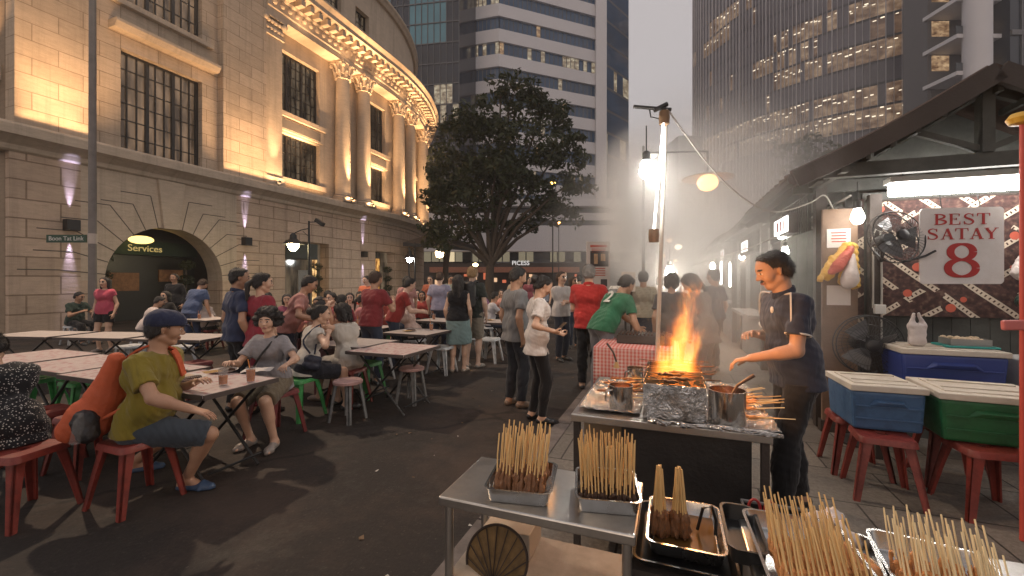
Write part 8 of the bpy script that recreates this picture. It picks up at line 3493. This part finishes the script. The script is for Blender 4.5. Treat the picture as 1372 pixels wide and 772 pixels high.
CROWD = [
 ('man in a maroon shirt standing with raised elbows among the diners', 497, 6.4, 25, None, 1.68, False, ('short', 'brown'), (.19, .028, .032), DENIM, 8, {'L': (-.12, .32, 1.25), 'R': (.16, .32, 1.25)}),
 ('diner in dark red reaching to the right across the table', 527, 7.4, 75, None, 1.64, False, ('short', 'black'), (.26, .035, .03), DENIM, 26, {'L': (-.1, .5, 1.0), 'R': (.1, .5, 1.0)}),
 ('diner in pale pink stretching over a pale table beside the red one', 556, 8.0, -70, .45, 1.6, True, ('short', 'black'), (.50, .36, .30), BLACK, 28, {'L': (-.1, .55, .85), 'R': (.1, .55, .85)}),
 ('tall person in a lavender shirt standing below the awning lamp', 589, 9.6, 0, None, 1.72, False, ('short', 'brown'), (.26, .25, .33), DENIM, 2, None),
 ('seated diner in white before the tree trunk', 655, 10.2, 80, .45, 1.62, False, ('short', 'black'), (.46, .45, .47), DENIM, 12, {'L': (-.1, .45, .85), 'R': (.1, .45, .85)}),
 ('seated woman with long hair in front of the shop opening', 430, 7.4, 170, .45, 1.6, True, ('long', 'black'), (.30, .10, .09), BLACK, 6, None),
 ('seated diner in coral near the lantern post', 400, 8.2, 150, .45, 1.6, True, ('bob', 'brown'), (.44, .16, .12), BLACK, 8, None),
 ('seated man in rust behind the woman in the white dress', 447, 8.8, 190, .45, 1.65, False, ('short', 'black'), (.30, .06, .04), BLACK, 6, None),
 ('seated person in pale peach beside the man in rust', 470, 9.6, 175, .45, 1.6, True, ('bob', 'black'), (.5, .33, .26), BLACK, 8, None),
 ('diner in bright red seated under the cube light', 482, 10.4, 160, .45, 1.62, False, ('short', 'black'), (.38, .05, .03), BLACK, 8, None),
 ('standing waiter in orange red under the cube light', 492, 11.6, 185, None, 1.66, False, ('short', 'black'), (.40, .10, .04), BLACK, 0, None),
 ('seated diner in cream near the gold lit doorway', 520, 10.6, 200, .45, 1.6, True, ('short', 'brown'), (.45, .40, .33), BLACK, 6, None),
 ('seated diner in dark grey near the gold lit doorway', 538, 11.4, 160, .45, 1.64, False, ('short', 'black'), (.06, .06, .07), BLACK, 8, None),
 ('seated person in red further back left of the lavender shirt', 566, 11.0, 180, .45, 1.6, True, ('bob', 'black'), (.36, .06, .05), BLACK, 8, None),
 ('seated person in purple beyond the blue skirt', 645, 12.4, 170, .45, 1.62, True, ('long', 'black'), (.16, .06, .13), BLACK, 8, None),
 ('seated person in salmon before the podium', 672, 12.8, 190, .45, 1.6, True, ('bob', 'black'), (.46, .20, .15), BLACK, 6, None),
 ('standing person in beige far back beside the tree', 690, 14.5, 180, None, 1.68, False, ('short', 'black'), (.36, .28, .2), DENIM, 0, None),
 ('standing person in maroon far back by the podium', 708, 15.5, 150, None, 1.66, True, ('long', 'black'), (.20, .04, .05), BLACK, 0, None),
 ('standing person in pale blue far back by the podium', 728, 14.0, 200, None, 1.7, False, ('short', 'black'), (.25, .28, .34), DENIM, 0, None),
 ('passer-by in rose standing between the white shirt and the red polo', 768, 9.8, 170, None, 1.62, True, ('bob', 'brown'), (.45, .22, .2), DENIM, 0, None),
 ('passer-by in grey near the menu board', 776, 12.6, 30, None, 1.7, False, ('short', 'black'), (.16, .16, .17), BLACK, 0, None),
 ('seated diner in teal at the left back table', 330, 9.8, 160, .45, 1.6, False, ('short', 'black'), (.07, .13, .15), BLACK, 8, None),
 ('seated diner in olive at the left back table', 362, 10.2, 190, .45, 1.62, True, ('bob', 'black'), (.14, .13, .06), BLACK, 8, None),
 ('seated diner in dark green left of the woman in pink', 100, 10.4, 100, .45, 1.6, False, ('short', 'black'), (.03, .05, .04), BLACK, 10, None),
 ('seated diner in plum before the shop opening', 386, 9.0, 165, .45, 1.6, True, ('bob', 'black'), (.20, .05, .09), BLACK, 8, None),
 ('seated diner in peach leaning left under the lantern', 412, 9.6, -80, .45, 1.6, True, ('long', 'brown'), (.48, .27, .2), BLACK, 14, None),
 ('seated diner in charcoal turned away under the lantern', 436, 10.4, 10, .45, 1.66, False, ('short', 'black'), (.05, .05, .055), BLACK, 8, None),
 ('seated diner in wine red turned away by the pale tables', 455, 7.9, 0, .45, 1.62, False, ('short', 'black'), (.22, .035, .045), BLACK, 8, None),
 ('seated diner in rosy pink turned right by the pale tables', 478, 8.4, 70, .45, 1.6, True, ('pony', 'black'), (.48, .2, .2), BLACK, 10, None),
 ('seated diner in brick red facing us behind the maroon man', 512, 9.2, 180, .45, 1.62, True, ('bob', 'black'), (.33, .07, .05), BLACK, 8, None),
 ('standing diner in dusty pink behind the reaching pair', 545, 10.0, 160, None, 1.64, True, ('long', 'black'), (.42, .22, .2), DENIM, 0, None),
 ('seated diner in white behind the reaching pair', 560, 12.2, 190, .45, 1.62, False, ('short', 'black'), (.5, .46, .42), BLACK, 6, None),
 ('standing diner in rust far back at the corner lantern', 577, 13.0, 180, None, 1.68, False, ('short', 'black'), (.30, .09, .05), DENIM, 0, None),
 ('standing diner in grey green far back at the corner lantern', 603, 13.6, 170, None, 1.7, False, ('short', 'black'), (.16, .18, .15), DENIM, 0, None),
 ('person in grey walking in the smoke by the far stalls', 920, 10.5, 0, None, 1.7, False, ('short', 'black'), (.14, .14, .14), BLACK, 0, None),
 ('person in white walking in the smoke by the far stalls', 884, 12.5, 180, None, 1.66, True, ('long', 'black'), (.46, .44, .42), BLACK, 0, None),
]
for lab, px, Y, face, sit, H, fem, hair, tc, bc, ln, hd in CROWD:
 P_(lab, px, Y, face, pat='stripe' if int(px) % 3 == 0 else None, H=H, sit=sit, female=fem, lean=ln, look=(random.uniform(-25, 25), random.uniform(-14, 2)), hair=hair, top=('shirt', 'short', tc, .06), bottom=('trousers', bc), skn=random.choice(['tan', 'light', 'tan', 'fair']), hands=hd or ({'L': (-.14, .38, .80), 'R': (.12, .36, .80)} if sit else None), wide=random.uniform(.95, 1.15))
 if sit and Y < 11:
  p = G(px, Y)
  stool(random.choice(['red', 'white', 'maroon', 'green']), p.x, p.y, SR_, 'plastic stool under the ' + lab.split(' seated ')[0].replace('seated ', '')[:60])
for px, Y, lab, kd in ((193, 9.0, 'plastic stool under the boy in the white shirt', 'white'), (222, 10.2, 'plastic stool under the person in black at the arch', 'maroon'), (281, 9.6, 'plastic stool under the slumped person in a pale shirt', 'red'), (468, 5.35, 'plastic stool under the woman in the white dress', 'red'), (424, 5.9, 'plastic stool under the woman in the peach top', 'maroon')):
 p = G(px, Y)
 stool(kd, p.x, p.y, SR_, lab)
# ------------------------------------------------------------------ fire and smoke
def flame(name, label, p, lean, h, w, seed, st):
 """A body of burning gas: an emissive volume inside a tall hull."""
 m = bpy.data.materials.new('flame_gas_%d' % seed)
 t = NT(m)
 out_ = t.n('ShaderNodeOutputMaterial')
 co = t.n('ShaderNodeTexCoord').outputs['Object']
 s = t.n('ShaderNodeSeparateXYZ')
 t.l(co, s.inputs[0])
 zn = t.math('DIVIDE', s.outputs[2], h, True)
 mp = t.n('ShaderNodeMapping', i_Scale=(1, 1, .38), i_Location=(seed * 1.7, 0, 0))
 t.l(co, mp.inputs[0])
 nz = t.n('ShaderNodeTexNoise', i_Scale=13.0, i_Detail=5.0, i_Roughness=.62, i_Distortion=1.2)
 t.l(mp.outputs[0], nz.inputs['Vector'])
 sc = t.n('ShaderNodeSeparateColor')
 t.l(nz.outputs['Color'], sc.inputs[0])
 amp = t.math('MULTIPLY', t.math('ADD', zn, .18), w * 3.4)
 x = t.math('ADD', t.math('SUBTRACT', s.outputs[0], t.math('MULTIPLY', t.math('POWER', zn, 1.4), lean)), t.math('MULTIPLY', t.math('SUBTRACT', sc.outputs[0], .5), amp))
 y = t.math('ADD', s.outputs[1], t.math('MULTIPLY', t.math('SUBTRACT', sc.outputs[1], .5), amp))
 r = t.math('SQRT', t.math('ADD', t.math('MULTIPLY', x, x), t.math('MULTIPLY', y, y)))
 rad = t.math('MULTIPLY', t.math('POWER', t.math('SUBTRACT', 1.0, zn, True), .75), w)
 rad = t.math('ADD', rad, .004)
 f = t.math('SUBTRACT', 1.0, t.math('DIVIDE', r, rad), True)
 low = t.math('MULTIPLY', zn, 14.0, True)
 f = t.math('MULTIPLY', f, low)
 col = t.ramp(t.math('ADD', f, t.math('MULTIPLY', t.math('SUBTRACT', 1.0, zn), .18)), [(.05, (1, .10, .008)), (.45, (1, .24, .02)), (.95, (1, .52, .10))])
 em_ = t.n('ShaderNodeEmission')
 t.l(col, em_.inputs[0])
 t.l(t.math('MULTIPLY', t.math('POWER', f, .8), st), em_.inputs[1])
 t.l(em_.outputs[0], out_.inputs['Volume'])
 b = MB()
 n = 10
 prof, pts = [], []
 for i in range(n + 1):
  z = h * i / n
  zz = i / n
  pts.append((lean * zz ** 1.4, 0, z))
  prof.append(w * (1.25 + 1.2 * zz) * (1 - .55 * zz ** 3) + .01)
 b.tube(pts, prof, 14)
 o = b.build(name, m, None, smooth=60)
 o.location = p
 return tag(o, label, 'flame')


fb = at_z(905, 500, 1.0)
fb = UV(.02, 2.66, .985)
flame('flame', 'tall orange flame licking up from the grill', fb,   .12, .58, .12, 1, 12)
flame('flame', 'short yellow flame at the right of the tall one', fb + N2 * .06 + S2 * .06, .10, .30, .085, 2, 12)
flame('flame', 'low flame at the left edge of the grill fire', fb - N2 * .07 - S2 * .02, .02, .27, .075, 3, 11)
point('fire_light', fb + Vector((0, 0, .34)), 22, (1, .42, .12), .10)


def smoke(label, c, r, dens, seed, nscale=1.2, rot=(0, 0, 0), thr=(.38, .72), col=(.93, .92, .90)):
 m = bpy.data.materials.new('smoke_%d' % seed)
 t = NT(m)
 out_ = t.n('ShaderNodeOutputMaterial')
 co = t.n('ShaderNodeTexCoord').outputs['Object']
 ln = t.n('ShaderNodeVectorMath', operation='LENGTH')
 t.l(co, ln.inputs[0])
 fall = t.math('SUBTRACT', 1.0, ln.outputs['Value'], True)
 fall = t.math('POWER', fall, 1.2)
 mp = t.n('ShaderNodeMapping', i_Location=(seed * 3.1, seed, 0), i_Scale=(r[0], r[1], r[2] * .7))
 t.l(co, mp.inputs[0])
 nz = t.n('ShaderNodeTexNoise', i_Scale=nscale, i_Detail=4.0, i_Roughness=.55, i_Distortion=.6)
 t.l(mp.outputs[0], nz.inputs['Vector'])
 nn = t.ramp(nz.outputs[0], [(thr[0], 0.0), (thr[1], 1.0)])
 v = t.n('ShaderNodeVolumePrincipled')
 v.inputs['Color'].default_value = (*col, 1)
 v.inputs['Anisotropy'].default_value = .25
 t.l(t.math('MULTIPLY', t.math('MULTIPLY', fall, nn), dens), v.inputs['Density'])
 t.l(v.outputs[0], out_.inputs['Volume'])
 b = MB()
 b.sphere((0, 0, 0), 1.0, 16)
 o = b.build('smoke', m, smooth=60)
 o.location = c
 o.scale = r
 o.rotation_euler = rot
 return tag(o, label, 'smoke', None, 'stuff')


smoke('grey white smoke billowing beside the hanging bulb and the lamp mast', W(850, 278, 5.4), (.62, .8, 1.05), 7.0, 1, 1.2, thr=(.35, .68))
smoke('thin smoke rising off the flames and drifting right past the cook', W(985, 330, 4.2), (1.3, 1.0, 1.6), 1.7, 2, 1.1)
smoke('drifting smoke hanging over the far end of the stalls', W(915, 320, 13), (4.6, 6.0, 3.6), .5, 3, .45, thr=(.25, .7))
smoke('pale smoke curling around the grill and the waist of the cook', W(1000, 455, 2.85), (.75, .45, .55), 1.5, 4, 3.2)
smoke('high thin smoke veil in front of the curved glass tower', W(985, 215, 15), (5.0, 5.0, 4.4), .13, 5, .35, thr=(.25, .75))

smoke('pale smoke climbing over the lamp mast and up to the right', W(945, 262, 7.5), (2.3, 1.8, 2.1), .95, 6, .9, thr=(.34, .68))
hz = MB()
hz.box((0, 320, 44), (860, 780, 92))
hm_ = bpy.data.materials.new('haze_air')
t = NT(hm_)
out_ = t.n('ShaderNodeOutputMaterial')
v = t.n('ShaderNodeVolumePrincipled')
v.inputs['Color'].default_value = (.92, .89, .88, 1)
v.inputs['Density'].default_value = .0011
t.l(v.outputs[0], out_.inputs['Volume'])
tag(hz.build('haze', hm_), 'thin evening haze softening the far towers', 'haze', None, 'stuff')
